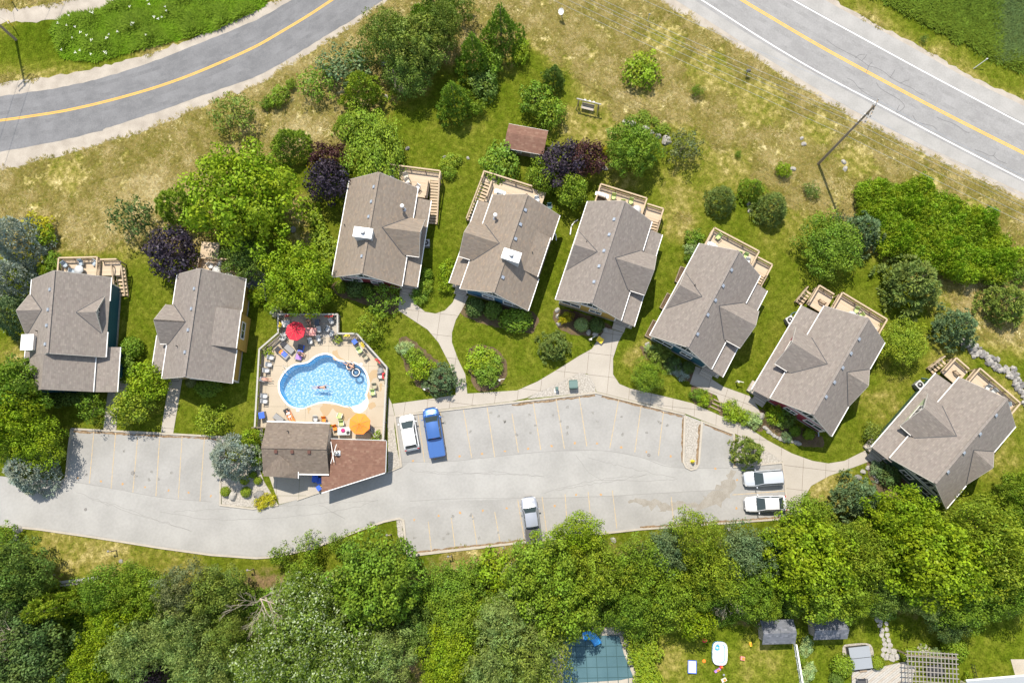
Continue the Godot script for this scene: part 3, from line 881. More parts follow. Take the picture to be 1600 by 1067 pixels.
# conifer: tufts of needle sprays at the ends of the boughs, whorl over whorl
func conifer(rows: int, spacing: float, per: int, leaf: float, power: float, rise: float, rough: float) -> ArrayMesh:
	var L := Leaves.new()
	var nz := noise(0.9, 2, rng.randi())
	for k in rows:
		var f := (k + 0.4) / rows
		var r := pow(1.0 - f, power) * 0.9
		var n := maxi(2, int(TAU * r / spacing))
		var ph := rng.randf() * TAU
		for j in n:
			var t := ph + TAU * (j + rng.randf_range(-0.35, 0.35)) / n
			var out := Vector3(cos(t), 0, sin(t))
			var rr := r * (rng.randf_range(0.82, 1.06) + rough * nz.get_noise_3d(out.x * 1.5, f * 3.0, out.z * 1.5))
			var c := out * rr + Vector3(0, 0.05 + 0.92 * f + rng.randf_range(-0.03, 0.03), 0)
			var size := 0.17 * rng.randf_range(0.75, 1.3)
			var v := rng.randf_range(0.6, 0.92)
			var w := rng.randf_range(-0.08, 0.12)
			for i in per:
				var q := (out * 0.8 + rdir() * 0.9 + Vector3(0, rise, 0)).normalized()
				var p := c + (q - out * 0.4) * Vector3(1, 0.42, 1) * size * rng.randf_range(0.2, 1.1)
				var nn := (rdir() * 0.8 + Vector3(0, 1, 0)).normalized()
				var b := nn.cross(q).normalized()
				var sc := leaf * rng.randf_range(0.7, 1.3)
				L.leaf(p, q * Vector3(1, 0.42, 1), b, sc, sc * 0.34, tint(clampf(v * rng.randf_range(0.75, 1.2), 0, 1), w))
	return L.mesh()

# clipped ball or dome
func globe(count: int, leaf: float, rough: float, flatten := 1.0) -> ArrayMesh:
	var L := Leaves.new()
	for i in count:
		var q := rdir()
		if q.y < -0.45: q.y = -q.y
		var r := 1.0 - rough * rng.randf()
		var p := Vector3(q.x * r, 0.42 + q.y * 0.58 * r * flatten, q.z * r)
		var nn := (q + rdir() * 0.8).normalized()
		var a := nn.cross(rdir()).normalized()
		var s := leaf * rng.randf_range(0.7, 1.3)
		L.leaf(p, a, nn.cross(a), s, s * 0.6, tint(rng.randf_range(0.62, 0.98), rng.randf_range(-0.1, 0.14)))
	return L.mesh()

func trunk_shape(top: float, r: float, limbs: int) -> SurfaceTool:
	var st := begin()
	tube(st, Vector3.ZERO, Vector3(0.02, top, 0.01), r, r * 0.55, 7, false)
	for k in limbs:
		var t := TAU * k / maxi(1, limbs) + rng.randf_range(-0.3, 0.3)
		var y := top * rng.randf_range(0.45, 0.98)
		tube(st, Vector3(0, y, 0), Vector3(cos(t) * 0.55, y + 0.22, sin(t) * 0.55), r * 0.5, r * 0.12, 5, false)
	return st

func branching(st: SurfaceTool, a: Vector3, d: Vector3, l: float, r: float, depth: int) -> void:
	var b := a + d * l
	tube(st, a, b, r, r * 0.65, 4, false)
	if depth == 0:
		return
	for k in rng.randi_range(2, 3):
		var e := (d + rdir() * 0.62).normalized()
		branching(st, a.lerp(b, rng.randf_range(0.55, 1.0)), e, l * rng.randf_range(0.6, 0.85), r * 0.58, depth - 1)

const KIND := {
	"maple": ["broadleaf_tree", "tree"], "broad": ["broadleaf_tree", "tree"], "willow": ["drooping_tree", "tree"], "poplar": ["poplar_tree", "tree"], "small": ["young_tree", "tree"],
	"shrub": ["shrub", "shrub"], "loose": ["shrub", "shrub"], "globe": ["clipped_shrub", "shrub"], "spruce": ["spruce_tree", "conifer"], "pine": ["pine_tree", "conifer"], "bluespruce": ["spruce_tree", "conifer"], "cedar": ["cedar_tree", "conifer"], "flowers": ["flowering_plant", "plant"]
}

func make_plants() -> void:
	for v in 2:
		for k in KIND:
			var o := Node3D.new()
			o.name = KIND[k][0]
			var mesh: ArrayMesh
			var top := 0.55
			var limbs := 5
			var thick := 0.045
			match k:
				"maple": mesh = crown(150, 88, 0.22, 0.064, 0.16, 0.34)
				"broad": mesh = crown(110, 92, 0.26, 0.062, 0.14, 0.38)
				"willow": mesh = crown(130, 80, 0.24, 0.066, 0.12, 0.30, 0.42, 0.12)
				"poplar": mesh = crown(140, 75, 0.22, 0.064, 0.12, 0.32, 0.5, 0.06, 0.25, 0.2)
				"small": mesh = crown(46, 66, 0.34, 0.105, 0.15, 0.26)
				"shrub": mesh = crown(40, 42, 0.34, 0.135, 0.0, 0.36, 0.6, 0.0, 0.15)
				"loose": mesh = crown(36, 34, 0.32, 0.125, 0.02, 0.5, 0.5, 0.0, 0.2)
				"globe":
					mesh = globe(1700, 0.15, 0.3)
					thick = 0.06
					top = 0.3
					limbs = 3
				"flowers": mesh = crown(22, 18, 0.34, 0.2, 0.0, 0.3)
				"spruce": mesh = conifer(18, 0.20, 24, 0.10, 0.98, 0.25, 0.55)
				"bluespruce": mesh = conifer(15, 0.19, 24, 0.10, 0.55, 0.35, 0.45)
				"pine": mesh = conifer(13, 0.22, 26, 0.125, 0.5, 0.5, 0.8)
				"cedar": mesh = crown(120, 72, 0.22, 0.08, 0.08, 0.30, 0.28, 0.0, 0.3)
			var conif: bool = k in ["spruce", "bluespruce", "pine"]
			var cr := MeshInstance3D.new()
			cr.name = "crown"
			cr.mesh = mesh
			o.add_child(cr)
			var tr := MeshInstance3D.new()
			tr.name = "stem" if k in ["shrub", "loose", "globe", "flowers"] else "trunk"
			tr.mesh = as_mesh(trunk_shape(0.95 if conif else top, 0.035 if conif else thick, 0 if conif else limbs))
			tr.material_override = M.bark
			o.add_child(tr)
			proto[k + str(v)] = o

# px, py: middle of the crown in the photograph; r: half its width there; h: its height in metres
func plant(k: String, m: String, px: float, py: float, r: float, h: float, label: String, group := "", stretch := 1.0, turn := -1.0) -> Node3D:
	if k in ["spruce", "bluespruce", "pine"]: h *= 0.95
	var hc := h * (0.45 if KIND[k][1] == "conifer" else 0.55)
	var at := P(px, py, hc)
	var rad := (P(px + r, py, hc) - at).x * (1.12 if k in ["spruce", "bluespruce", "pine"] else 1.0)
	var src: Node3D = proto[k + str(rng.randi() % 2)]
	var o: Node3D = src.duplicate()
	o.name = numbered(KIND[k][0])
	add_child(o)
	o.position = Vector3(at.x, 0, at.z)
	o.rotation.y = rng.randf() * TAU if turn < 0.0 else turn
	o.scale = Vector3(rad * sqrt(stretch), h, rad / sqrt(stretch))
	for c in o.get_children():
		if String(c.name) == "crown":
			c.material_override = M[m]
	tag(o, label, KIND[k][1], group)
	return o

# a mass of plants nobody could count: one object of many tufts
func tufts(n: String, label: String, mesh: Mesh, m: Material, spots: Array, cat := "grass") -> void:
	var mm := MultiMesh.new()
	mm.transform_format = MultiMesh.TRANSFORM_3D
	mm.use_colors = true
	mm.mesh = mesh
	mm.instance_count = spots.size()
	for i in spots.size():
		mm.set_instance_transform(i, spots[i][0])
		mm.set_instance_color(i, spots[i][1])
	var o := MultiMeshInstance3D.new()
	o.multimesh = mm
	o.material_override = m
	o.name = numbered(n)
	add_child(o)
	tag(o, label, cat, "", "stuff")

func tuft_mesh(blades: int, spread: float, tall: float, w: float) -> ArrayMesh:
	var L := Leaves.new()
	for i in blades:
		var t := rng.randf() * TAU
		var out := Vector3(cos(t), 0, sin(t))
		var b := out * rng.randf() * spread * 0.4
		var tip := b + out * spread * rng.randf_range(0.3, 0.9) + Vector3(0, tall * rng.randf_range(0.5, 1.0), 0)
		var d := tip - b
		L.leaf((b + tip) * 0.5, d.normalized(), Vector3(-out.z, 0, out.x), d.length(), w * rng.randf_range(0.7, 1.4), tint(rng.randf_range(0.7, 1.0), rng.randf_range(-0.05, 0.12)))
	return L.mesh()

func basis_for(s: float, tall := 1.0) -> Basis:
	return Basis(Vector3.UP, rng.randf() * TAU) * Basis.from_scale(Vector3(s, s * tall, s))

func make_grass() -> void:
	var tall := []
	var short := []
	var n := noise(0.22, 3, 71)
	for i in 260000:
		var p := Vector3(rng.randf_range(-70, 70), 0, rng.randf_range(-66, 26))
		var k := cell(p.x, p.z)
		if k < 0 or hard[k]: continue
		var d := dry[k]
		var q := n.get_noise_2d(p.x * 2.0, p.z * 2.0)
		if d > 0.6 and bare[k] < 0.45:
			if q < -0.25: continue
			var c := grass_tone(clampf(d - 0.03 + q * 0.4 + rng.randf_range(-0.12, 0.09), 0, 1))
			tall.append([Transform3D(basis_for(rng.randf_range(0.5, 1.3), rng.randf_range(0.5, 1.2)), p), Color(c.x, c.y, c.z) * 1.05])
		elif bare[k] < 0.5 and p.z < 12.0:
			var c := grass_tone(clampf(d + q * 0.16 + rng.randf_range(-0.07, 0.07), 0, 1))
			short.append([Transform3D(basis_for(rng.randf_range(0.35, 0.75), 0.55), p), Color(c.x, c.y, c.z)])
	var gm := mat(1, 1, 1, 0.9)
	gm.metallic_specular = 0.1
	gm.vertex_color_use_as_albedo = true
	tufts("meadow_grass", "tall dry grass on the banks between the houses and the two roads", tuft_mesh(9, 0.62, 0.13, 0.06), gm, tall)
	tufts("lawn_grass", "short mown grass round the houses", tuft_mesh(7, 0.34, 0.05, 0.05), gm, short)
	# deep green cattails and weeds in the ditch of the highway, weeds by the track
	var weeds := []
	for i in 26000:
		var px := rng.randf_range(1320, 1640)
		var py := rng.randf_range(-30, 190)
		var lim := 0.515 * (px - 1345)
		if py > lim - 22.0 + 14.0 * n.get_noise_2d(px * 0.3, py * 0.3): continue
		var p := P(px, py)
		var f := clampf((lim - py) / 120.0, 0, 1)
		var c := Vector3(0.125, 0.175, 0.018).lerp(Vector3(0.066, 0.12, 0.018), f).lerp(Vector3(0.16, 0.25, 0.03), clampf(n.get_noise_2d(px * 0.25, py * 0.25) + 0.3, 0, 1)) * rng.randf_range(0.8, 1.15)
		if px > 1560 and py < 90: c = c.lerp(Vector3(0.10, 0.15, 0.07), 0.6)
		weeds.append([Transform3D(basis_for(rng.randf_range(0.9, 1.6), rng.randf_range(1.0, 2.0)), p), Color(c.x, c.y, c.z)])
	tufts("ditch_reeds", "deep green reeds and tall grass in the ditch beyond the highway", tuft_mesh(12, 0.75, 0.20, 0.09), gm, weeds)
	var patch := area([82, 46, 105, 27, 150, 21, 185, 4, 215, -20, 420, -30, 410, 8, 330, 46, 240, 68, 150, 92, 100, 87])
	var herb := []
	var bloom := []
	for i in 30000:
		var p := P(rng.randf_range(75, 425), rng.randf_range(-30, 95))
		if not Geometry2D.is_point_in_polygon(Vector2(p.x, p.z), patch): continue
		var q := n.get_noise_2d(p.x * 1.2, p.z * 1.2)
		var c := Vector3(0.12, 0.24, 0.012).lerp(Vector3(0.22, 0.34, 0.04), clampf(q + 0.4, 0, 1)) * rng.randf_range(0.7, 1.15)
		herb.append([Transform3D(basis_for(rng.randf_range(0.8, 1.5), rng.randf_range(1.0, 2.4) * (0.8 + q)), p), Color(c.x, c.y, c.z)])
		if p.x < -44.0 and rng.randf() < 0.014 and n.get_noise_2d(p.x * 3, p.z * 3 + 50) > 0.12:
			bloom.append([Transform3D(basis_for(rng.randf_range(0.35, 0.7)), p + Vector3(0, rng.randf_range(0.45, 0.7), 0)), Color(0.75, 0.78, 0.70)])
	tufts("tall_weeds", "tall lush weeds between the pale track and the curving road", tuft_mesh(12, 0.6, 0.20, 0.07), gm, herb, "weeds")
	tufts("white_wildflowers", "white wild flowers in the weeds by the pale track", tuft_mesh(8, 0.4, 0.06, 0.16), gm, bloom, "flowers")

# ------------------------------------------------------------------ the chalets. Local axes: the ridge runs along z, the front gable is at +z, the sundeck at -z
func roof_y(hw: float, x: float) -> float:
	return HR - (HR - HE) * absf(x) / hw

func plane_part(n: String, pts: Array, m: Material, parent: Node, along: Vector3) -> MeshInstance3D:
	var c: Vector3 = (pts[0] - pts[1]).cross(pts[0] - pts[2]).normalized()
	return part(n, slab(begin(), pts, 0.14, along, along.cross(c).normalized()), m, parent)

func window_part(parent: Node, t: Transform3D, w: float, h: float, panes: int, n := "window") -> void:
	# lies in the local xy plane, facing +z
	var f := begin()
	box(f, Vector3(0, h / 2 + 0.06, 0), Vector3(w + 0.24, 0.12, 0.10), t)
	box(f, Vector3(0, -h / 2 - 0.06, 0), Vector3(w + 0.24, 0.12, 0.14), t)
	for s in [-1, 1]:
		box(f, Vector3(s * (w / 2 + 0.06), 0, 0), Vector3(0.12, h, 0.10), t)
	for i in range(1, panes):
		box(f, Vector3(-w / 2 + w * i / panes, 0, 0.003), Vector3(0.07, h, 0.08), t)
	var fr := part(n, f, M.trim, parent)
	for i in panes:
		part("pane", box(begin(), Vector3(-w / 2 + w * (i + 0.5) / panes, 0, 0), Vector3(w / panes - 0.07, h, 0.04), t), M.glass, fr)

func deck_rail(parent: Node, a: Vector3, b: Vector3, m: Material, hgt := 0.95) -> void:
	var n := maxi(1, int(round(a.distance_to(b) / 1.8)))
	var up := Vector3(0, hgt, 0)
	part("rail", bar(begin(), a + up, b + up, 0.17, 0.05), m, parent)
	part("rail", bar(begin(), a + up * 0.12, b + up * 0.12, 0.06, 0.09), m, parent)
	part("rail", bar(begin(), a + up * 0.86, b + up * 0.86, 0.06, 0.09), m, parent)
	for i in n + 1:
		var p := a.lerp(b, float(i) / n)
		part("post", box(begin(), p + Vector3(0, hgt / 2 - 0.01, 0), Vector3(0.11, hgt, 0.11)), m, parent)
	var st := begin()
	var k := int(a.distance_to(b) / 0.16)
	for i in k:
		var p := a.lerp(b, (i + 0.5) / k)
		bar(st, p + up * 0.14, p + up * 0.84, 0.045, 0.045)
	var o := part("balusters", st, m, parent)
	o.set_meta("kind", "stuff")

func stairs(parent: Node, a: Vector3, b: Vector3, wide: float, n: int, m: Material) -> void:
	# from the top a down to the bottom b
	var run := b - a
	var dir := Vector3(run.x, 0, run.z).normalized()
	var side := Vector3(-dir.z, 0, dir.x)
	for i in n:
		var p := a + run * ((i + 0.5) / n)
		part("stair_tread", bar(begin(), p - side * wide / 2, p + side * wide / 2, 0.26, 0.05), m, parent)
	for s in [-1.0, 1.0]:
		part("stringer", bar(begin(), a + side * s * wide * 0.5 + Vector3(0, -0.14, 0), b + side * s * wide * 0.5 + Vector3(0, -0.14, 0), 0.06, 0.24), m, parent)

func gutter(o: Node, a: Vector3, b: Vector3) -> void:
	part("gutter", bar(begin(), a, b, 0.085, 0.12), M.white, o)

func house(s: Dictionary) -> Node3D:
	var o := thing("chalet", s.label, "house", Vector3(s.x, 0, s.z), deg_to_rad(s.yaw), "gabled chalets round the car park")
	var hw: float = s.hw
	var z0: float = s.z0
	var z1: float = s.z1
	var w := hw - 0.5
	var roof: Material = M[s.roof]
	var wall: Material = s.wall
	var gab: Material = s.gable
	var foot := PackedVector2Array()
	for c in [[-hw, z0], [hw, z0], [hw, z1], [-hw, z1]]:
		var q := o.transform * Vector3(c[0], 0, c[1])
		foot.append(Vector2(q.x, q.z))
	mark_hard(foot)
	# walls and gables
	var zf := z1 - 0.45
	var zb := z0 + 0.4
	part("wall", box(begin(), Vector3(0, 1.55, (zf + zb) / 2), Vector3(w * 2, 3.1, zf - zb)), wall, o)
	part("foundation", box(begin(), Vector3(0, 0.15, (zf + zb) / 2), Vector3(w * 2 + 0.08, 0.3, zf - zb + 0.08)), M.rock, o)
	for e in [zb, zf]:
		var g := begin()
		var a := Vector3(-w, 3.1, e)
		var b := Vector3(w, 3.1, e)
		var t := Vector3(0, roof_y(hw, 0) - 0.2, e)
		var l := Vector3(-w, roof_y(hw, w) - 0.18, e)
		var r := Vector3(w, roof_y(hw, w) - 0.18, e)
		var d := Vector3(0, 0, -0.2 if e == zf else 0.2)
		for q in [[a, b, r, l], [l, r, t, t]]:
			tri(g, q[0], q[2], q[1])
			if q[3] != q[2]: tri(g, q[0], q[3], q[2])
			tri(g, q[0] + d, q[1] + d, q[2] + d)
			if q[3] != q[2]: tri(g, q[0] + d, q[2] + d, q[3] + d)
		quad(g, a, a + d, l + d, l)
		quad(g, b, r, r + d, b + d)
		part("gable", g, gab, o)
	part("belt_board", box(begin(), Vector3(0, 3.1, zf + 0.02), Vector3(w * 2 + 0.1, 0.16, 0.1)), M.trim, o)
	for sx in [-1, 1]:
		part("corner_board", box(begin(), Vector3(sx * (w - 0.02), 1.56, zf - 0.04), Vector3(0.16, 3.1, 0.14)), M.trim, o)
		part("corner_board", box(begin(), Vector3(sx * (w - 0.02), 1.56, zb + 0.04), Vector3(0.16, 3.1, 0.14)), M.trim, o)
	# front windows
	var face := Transform3D(Basis(), Vector3(0, 0, zf + 0.03))
	var side: float = s.porch
	window_part(o, face.translated(Vector3(-side * 2.1, 1.85, 0)), 2.1, 1.0, 2)
	window_part(o, face.translated(Vector3(side * 0.9, 1.85, 0)), 1.3, 0.85, 2)
	window_part(o, face.translated(Vector3(0, 4.35, 0)), 1.9, 1.3, 3)
	window_part(o, face.translated(Vector3(-1.75, 3.95, 0)), 0.9, 0.75, 1)
	window_part(o, face.translated(Vector3(1.75, 3.95, 0)), 0.9, 0.75, 1)
	# main roof
	for sx in [-1.0, 1.0]:
		plane_part("roof_slope", [Vector3(0, HR, z0), Vector3(0, HR, z1), Vector3(sx * hw, HE, z1), Vector3(sx * hw, HE, z0)], roof, o, Vector3(0, 0, 1))
		for zz in s.get("gutters_r" if sx > 0 else "gutters_l", [[z0, z1]]):
			gutter(o, Vector3(sx * (hw + 0.06), HE - 0.03, zz[0]), Vector3(sx * (hw + 0.06), HE - 0.03, zz[1]))
		for e in [z0 - 0.02, z1 + 0.02]:
			part("barge_board", bar(begin(), Vector3(0, HR - 0.14, e), Vector3(sx * hw, HE - 0.14, e), 0.05, 0.2), M.barge, o)
	part("ridge_cap", bar(begin(), Vector3(0, HR + 0.01, z0), Vector3(0, HR + 0.01, z1), 0.3, 0.05), roof, o)
	# roof vents beside the ridge
	for v in s.vents:
		var c := Vector3(v[0], roof_y(hw, v[0]) + 0.08, v[1])
		var sl := atan2(HR - HE, hw) * (-1 if v[0] > 0 else 1)
		var vt := part("roof_vent", box(begin(), Vector3.ZERO, Vector3(0.32, 0.16, 0.34), Transform3D(Basis(Vector3.BACK, sl), c)), M.zinc, o)
		part("vent_base", box(begin(), Vector3(0, -0.07, 0), Vector3(0.46, 0.02, 0.46), Transform3D(Basis(Vector3.BACK, sl), c)), M.charcoal, vt)
	for p in s.get("pipes", []):
		var c := Vector3(p[0], roof_y(hw, p[0]), p[1])
		part("plumbing_stack", tube(begin(), c - Vector3(0, 0.2, 0), c + Vector3(0, 0.45, 0), 0.06, 0.06, 8), M.black, o)
	# porch along one side, under the eaves: [z0, z1, reach]
	for q in s.porches:
		var sx: float = q[3] if q.size() > 3 else side
		var inner: float = q[4] if q.size() > 4 else w - 0.02
		var a := Vector3(sx * inner, 3.2, q[0])
		var b := Vector3(sx * inner, 3.2, q[1])
		var r: float = q[2]
		plane_part("porch_roof", [a, b, Vector3(sx * r, 2.55, q[1]), Vector3(sx * r, 2.55, q[0])], roof, o, Vector3(0, 0, 1))
		gutter(o, Vector3(sx * (r + 0.06), 2.52, q[0]), Vector3(sx * (r + 0.06), 2.52, q[1]))
		part("porch_wall", box(begin(), Vector3(sx * (w + (r - w - 0.4) / 2), 1.2, (q[0] + q[1] - 1.6) / 2), Vector3(r - w - 0.4, 2.4, q[1] - q[0] - 2.2)), wall, o)
		part("porch_post", box(begin(), Vector3(sx * (r - 0.35), 1.22, q[1] - 0.3), Vector3(0.16, 2.44, 0.16)), M.trim, o)
		part("porch_floor", box(begin(), Vector3(sx * (w + r) / 2, 0.2, q[1] - 0.9), Vector3(r - w, 0.4, 1.4)), M.boards_grey, o)
		var door := part("door", box(begin(), Vector3(sx * (w + 0.6), 1.35, q[1] - 1.88), Vector3(0.95, 2.0, 0.07)), M.white, o)
		part("handle", box(begin(), Vector3(sx * (w + 0.95), 1.35, q[1] - 1.83), Vector3(0.05, 0.14, 0.06)), M.steel, door)
		for i in 2:
			part("porch_step", box(begin(), Vector3(sx * (w + 0.75), 0.27 - i * 0.16, q[1] + 0.0 + i * 0.33), Vector3(1.5, 0.16, 0.33)), M.boards_grey, o)
	# cross gables: [side, face, inner x, middle z, half width, ridge height, eaves height, closed wall reaches, kind]
	for g in s.cross:
		var sx: float = g[0]
		var xf: float = sx * g[1]
		var zc: float = g[2]
		var hwid: float = g[3]
		var yr: float = g[4]
		var ye: float = g[5]
		var xin: float = sx * (HR - yr) * hw / (HR - HE)
		var xe: float = sx * minf(g[1] - 0.05, (HR - ye) * hw / (HR - HE))
		var d := part("dormer_wall", begin_dormer(xf - sx * 0.35, xin, zc, hwid - 0.3, yr - 0.15, ye - 0.05, g[6]), g[7], o)
		for e in [-1.0, 1.0]:
			var pts := [Vector3(xf, yr, zc), Vector3(xin - sx * 0.05, yr, zc), Vector3(xe - sx * 0.05, ye, zc + e * hwid), Vector3(xf, ye, zc + e * hwid)]
			plane_part("dormer_roof", pts, roof, o, Vector3(1, 0, 0))
			part("barge_board", bar(begin(), Vector3(xf + sx * 0.02, yr - 0.13, zc), Vector3(xf + sx * 0.02, ye - 0.13, zc + e * hwid), 0.05, 0.18), M.barge, o)
			part("valley", bar(begin(), Vector3(xin, yr + 0.02, zc), Vector3(xe, ye + 0.02, zc + e * hwid), 0.10, 0.03), M.charcoal, o)
			if g[1] > hw + 0.5 and e > 0: part("gutter", bar(begin(), Vector3(xf, ye - 0.06, zc + hwid + 0.03), Vector3(sx * hw, ye - 0.06, zc + hwid + 0.03), 0.07, 0.1), M.trim, o)
		var t := Transform3D(Basis(Vector3.UP, sx * PI / 2), Vector3(xf - sx * 0.33, ye + 0.05, zc))
		window_part(d, t, 1.7, 0.9, 3)
	# shed dormers: [side, inner x, outer x, z0, z1, height at the outer edge]
	for h in s.get("sheds", []):
		var sx: float = h[0]
		var yi := roof_y(hw, h[1]) + 0.05
		plane_part("shed_dormer_roof", [Vector3(sx * h[1], yi, h[3]), Vector3(sx * h[1], yi, h[4]), Vector3(sx * h[2], h[5], h[4]), Vector3(sx * h[2], h[5], h[3])], roof, o, Vector3(0, 0, 1))
		gutter(o, Vector3(sx * (h[2] + 0.06), h[5] - 0.03, h[3]), Vector3(sx * (h[2] + 0.06), h[5] - 0.03, h[4]))
		var x1: float = h[2] - 0.25
		var st := begin()
		box(st, Vector3(sx * (x1 - 0.1), h[5] / 2, (h[3] + h[4]) / 2), Vector3(0.2, h[5] - 0.2, h[4] - h[3] - 0.3))
		for e in [h[3] + 0.15, h[4] - 0.15]:
			var c0 := Vector3(sx * h[1], yi - 0.2, e)
			var c1 := Vector3(sx * x1, h[5] - 0.12, e)
			var c2 := Vector3(sx * x1, roof_y(hw, x1) - 0.3, e)
			tri(st, c0, c1, c2)
		var sd := part("shed_dormer_wall", st, wall, o)
		window_part(sd, Transform3D(Basis(Vector3.UP, sx * PI / 2), Vector3(sx * (x1 + 0.02), h[5] * 0.52, (h[3] + h[4]) / 2 - 0.2)), 1.8, 0.9, 2)
	# chimneys boxed in white boards: [x, z, width, depth, height, with a cowl]
	for c in s.get("chimneys", []):
		var base := roof_y(hw, c[0]) - 1.2
		var ch := part("chimney", box(begin(), Vector3(c[0], (base + c[4]) / 2, c[1]), Vector3(c[2], c[4] - base, c[3])), M.pale_grey if c[5] else M.trim, o)
		part("chimney_cap", box(begin(), Vector3(c[0], c[4] + 0.04, c[1]), Vector3(c[2] + 0.14, 0.08, c[3] + 0.14)), M.white, ch)
		if c[5]:
			part("cowl_base", box(begin(), Vector3(c[0], c[4] + 0.11, c[1]), Vector3(0.5, 0.06, 0.45)), M.grey, ch)
			part("flue_cowl", lathe(begin(), [Vector2(0.12, 0), Vector2(0.12, 0.28), Vector2(0.22, 0.30), Vector2(0.2, 0.4), Vector2(0, 0.45)], 12, Vector3(c[0], c[4] + 0.1, c[1])), M.white, ch)
	for c in s.get("flues", []):
		var y := roof_y(hw, c[0])
		var fl := part("flue_pipe", tube(begin(), Vector3(c[0], y - 0.3, c[1]), Vector3(c[0], y + 1.1, c[1]), 0.12, 0.12, 10), M.steel, o)
		part("flue_cap", lathe(begin(), [Vector2(0.0, 0), Vector2(0.24, 0.0), Vector2(0.24, 0.1), Vector2(0, 0.2)], 12, Vector3(c[0], y + 1.1, c[1])), M.white, fl)
		part("flashing", lathe(begin(), [Vector2(0.32, -0.2), Vector2(0.16, 0.12)], 10, Vector3(c[0], y, c[1])), M.zinc, fl)
	# lower front wing of the first house
	if s.has("wing"):
		var g = s.wing
		var slope := (HR - HE) / hw
		var yr: float = HR - slope * absf(g[1])
		plane_part("roof_slope", [Vector3(g[1], yr, g[3]), Vector3(g[1], yr, g[4]), Vector3(g[0], HE, g[4]), Vector3(g[0], HE, g[3])], roof, o, Vector3(0, 0, 1))
		plane_part("roof_slope", [Vector3(g[1], yr, g[3]), Vector3(g[1], yr, g[4]), Vector3(g[2], HE - 0.1, g[4]), Vector3(g[2], HE - 0.1, g[3])], roof, o, Vector3(0, 0, 1))
		gutter(o, Vector3(g[0] - 0.06, HE - 0.03, g[3]), Vector3(g[0] - 0.06, HE - 0.03, g[4]))
		gutter(o, Vector3(g[2] + 0.06, HE - 0.13, g[3] + 0.05), Vector3(g[2] + 0.06, HE - 0.13, g[4]))
		part("wall", box(begin(), Vector3((g[0] + g[2]) / 2, 1.6, (g[3] + g[4]) / 2 - 0.2), Vector3(g[2] - g[0] - 0.9, 3.2, g[4] - g[3] - 0.3)), wall, o)
		var gg := begin()
		tri(gg, Vector3(g[0] + 0.45, 3.2, g[4] - 0.36), Vector3(g[1], yr - 0.2, g[4] - 0.36), Vector3(g[2] - 0.45, 3.2, g[4] - 0.36))
		part("gable", gg, gab, o)
	# sundeck at the back: [x0, x1, z0], floor 1.5 m up
	var dk = s.deck
	var dn := part("sundeck", box(begin(), Vector3((dk[0] + dk[1]) / 2, 1.44, (dk[2] + zb) / 2), Vector3(dk[1] - dk[0], 0.12, zb - dk[2])), M.deck, o)
	var fy := 1.5
	for p in [[dk[0] + 0.1, dk[2] + 0.1], [dk[1] - 0.1, dk[2] + 0.1], [(dk[0] + dk[1]) / 2, dk[2] + 0.1]]:
		part("deck_pillar", box(begin(), Vector3(p[0], 0.69, p[1]), Vector3(0.15, 1.38, 0.15)), M.timber, dn)
	part("deck_skirt", box(begin(), Vector3((dk[0] + dk[1]) / 2, 1.27, dk[2] + 0.03), Vector3(dk[1] - dk[0], 0.22, 0.05)), M.timber, dn)
	for r in s.rails:
		deck_rail(dn, Vector3(r[0], fy, r[1]), Vector3(r[2], fy, r[3]), M.timber)
	for l in s.get("landings", []):
		# [x0, z0, x1, z1, height]
		var y: float = l[4]
		var ln := part("landing", box(begin(), Vector3((l[0] + l[2]) / 2, y - 0.06, (l[1] + l[3]) / 2), Vector3(l[2] - l[0], 0.12, l[3] - l[1])), M.deck, o)
		for p in [[l[0] + 0.1, l[1] + 0.1], [l[2] - 0.1, l[1] + 0.1], [l[2] - 0.1, l[3] - 0.1]]:
			part("deck_pillar", box(begin(), Vector3(p[0], (y - 0.12) / 2, p[1]), Vector3(0.13, y - 0.12, 0.13)), M.timber, ln)
		for r in l[5]:
			deck_rail(ln, Vector3(r[0], y, r[1]), Vector3(r[2], y, r[3]), M.timber, 0.9)
	for t in s.get("stairs", []):
		stairs(dn, Vector3(t[0], t[1], t[2]), Vector3(t[3], t[4], t[5]), t[6], t[7], M.timber)
		var dd := Vector3(t[3] - t[0], 0, t[5] - t[2]).normalized()
		var sd: Vector3 = Vector3(-dd.z, 0, dd.x) * (t[6] * 0.5 + 0.03)
		for e in t[8]:
			var a: Vector3 = Vector3(t[0], t[1] + 0.9, t[2]) + sd * e
			var b: Vector3 = Vector3(t[3], t[4] + 0.9, t[5]) + sd * e
			part("handrail", bar(begin(), a, b, 0.14, 0.05), M.timber, dn)
			part("handrail", bar(begin(), a - Vector3(0, 0.35, 0), b - Vector3(0, 0.35, 0), 0.05, 0.08), M.timber, dn)
			for i in 3:
				var p := a.lerp(b, i / 2.0)
				part("post", box(begin(), p - Vector3(0, 0.46, 0), Vector3(0.1, 0.92, 0.1)), M.timber, dn)
	for c in s.get("low_decks", []):
		part("low_deck", box(begin(), Vector3((c[0] + c[2]) / 2, 0.22, (c[1] + c[3]) / 2), Vector3(c[2] - c[0], 0.2, c[3] - c[1])), M.deck, o)
	return o

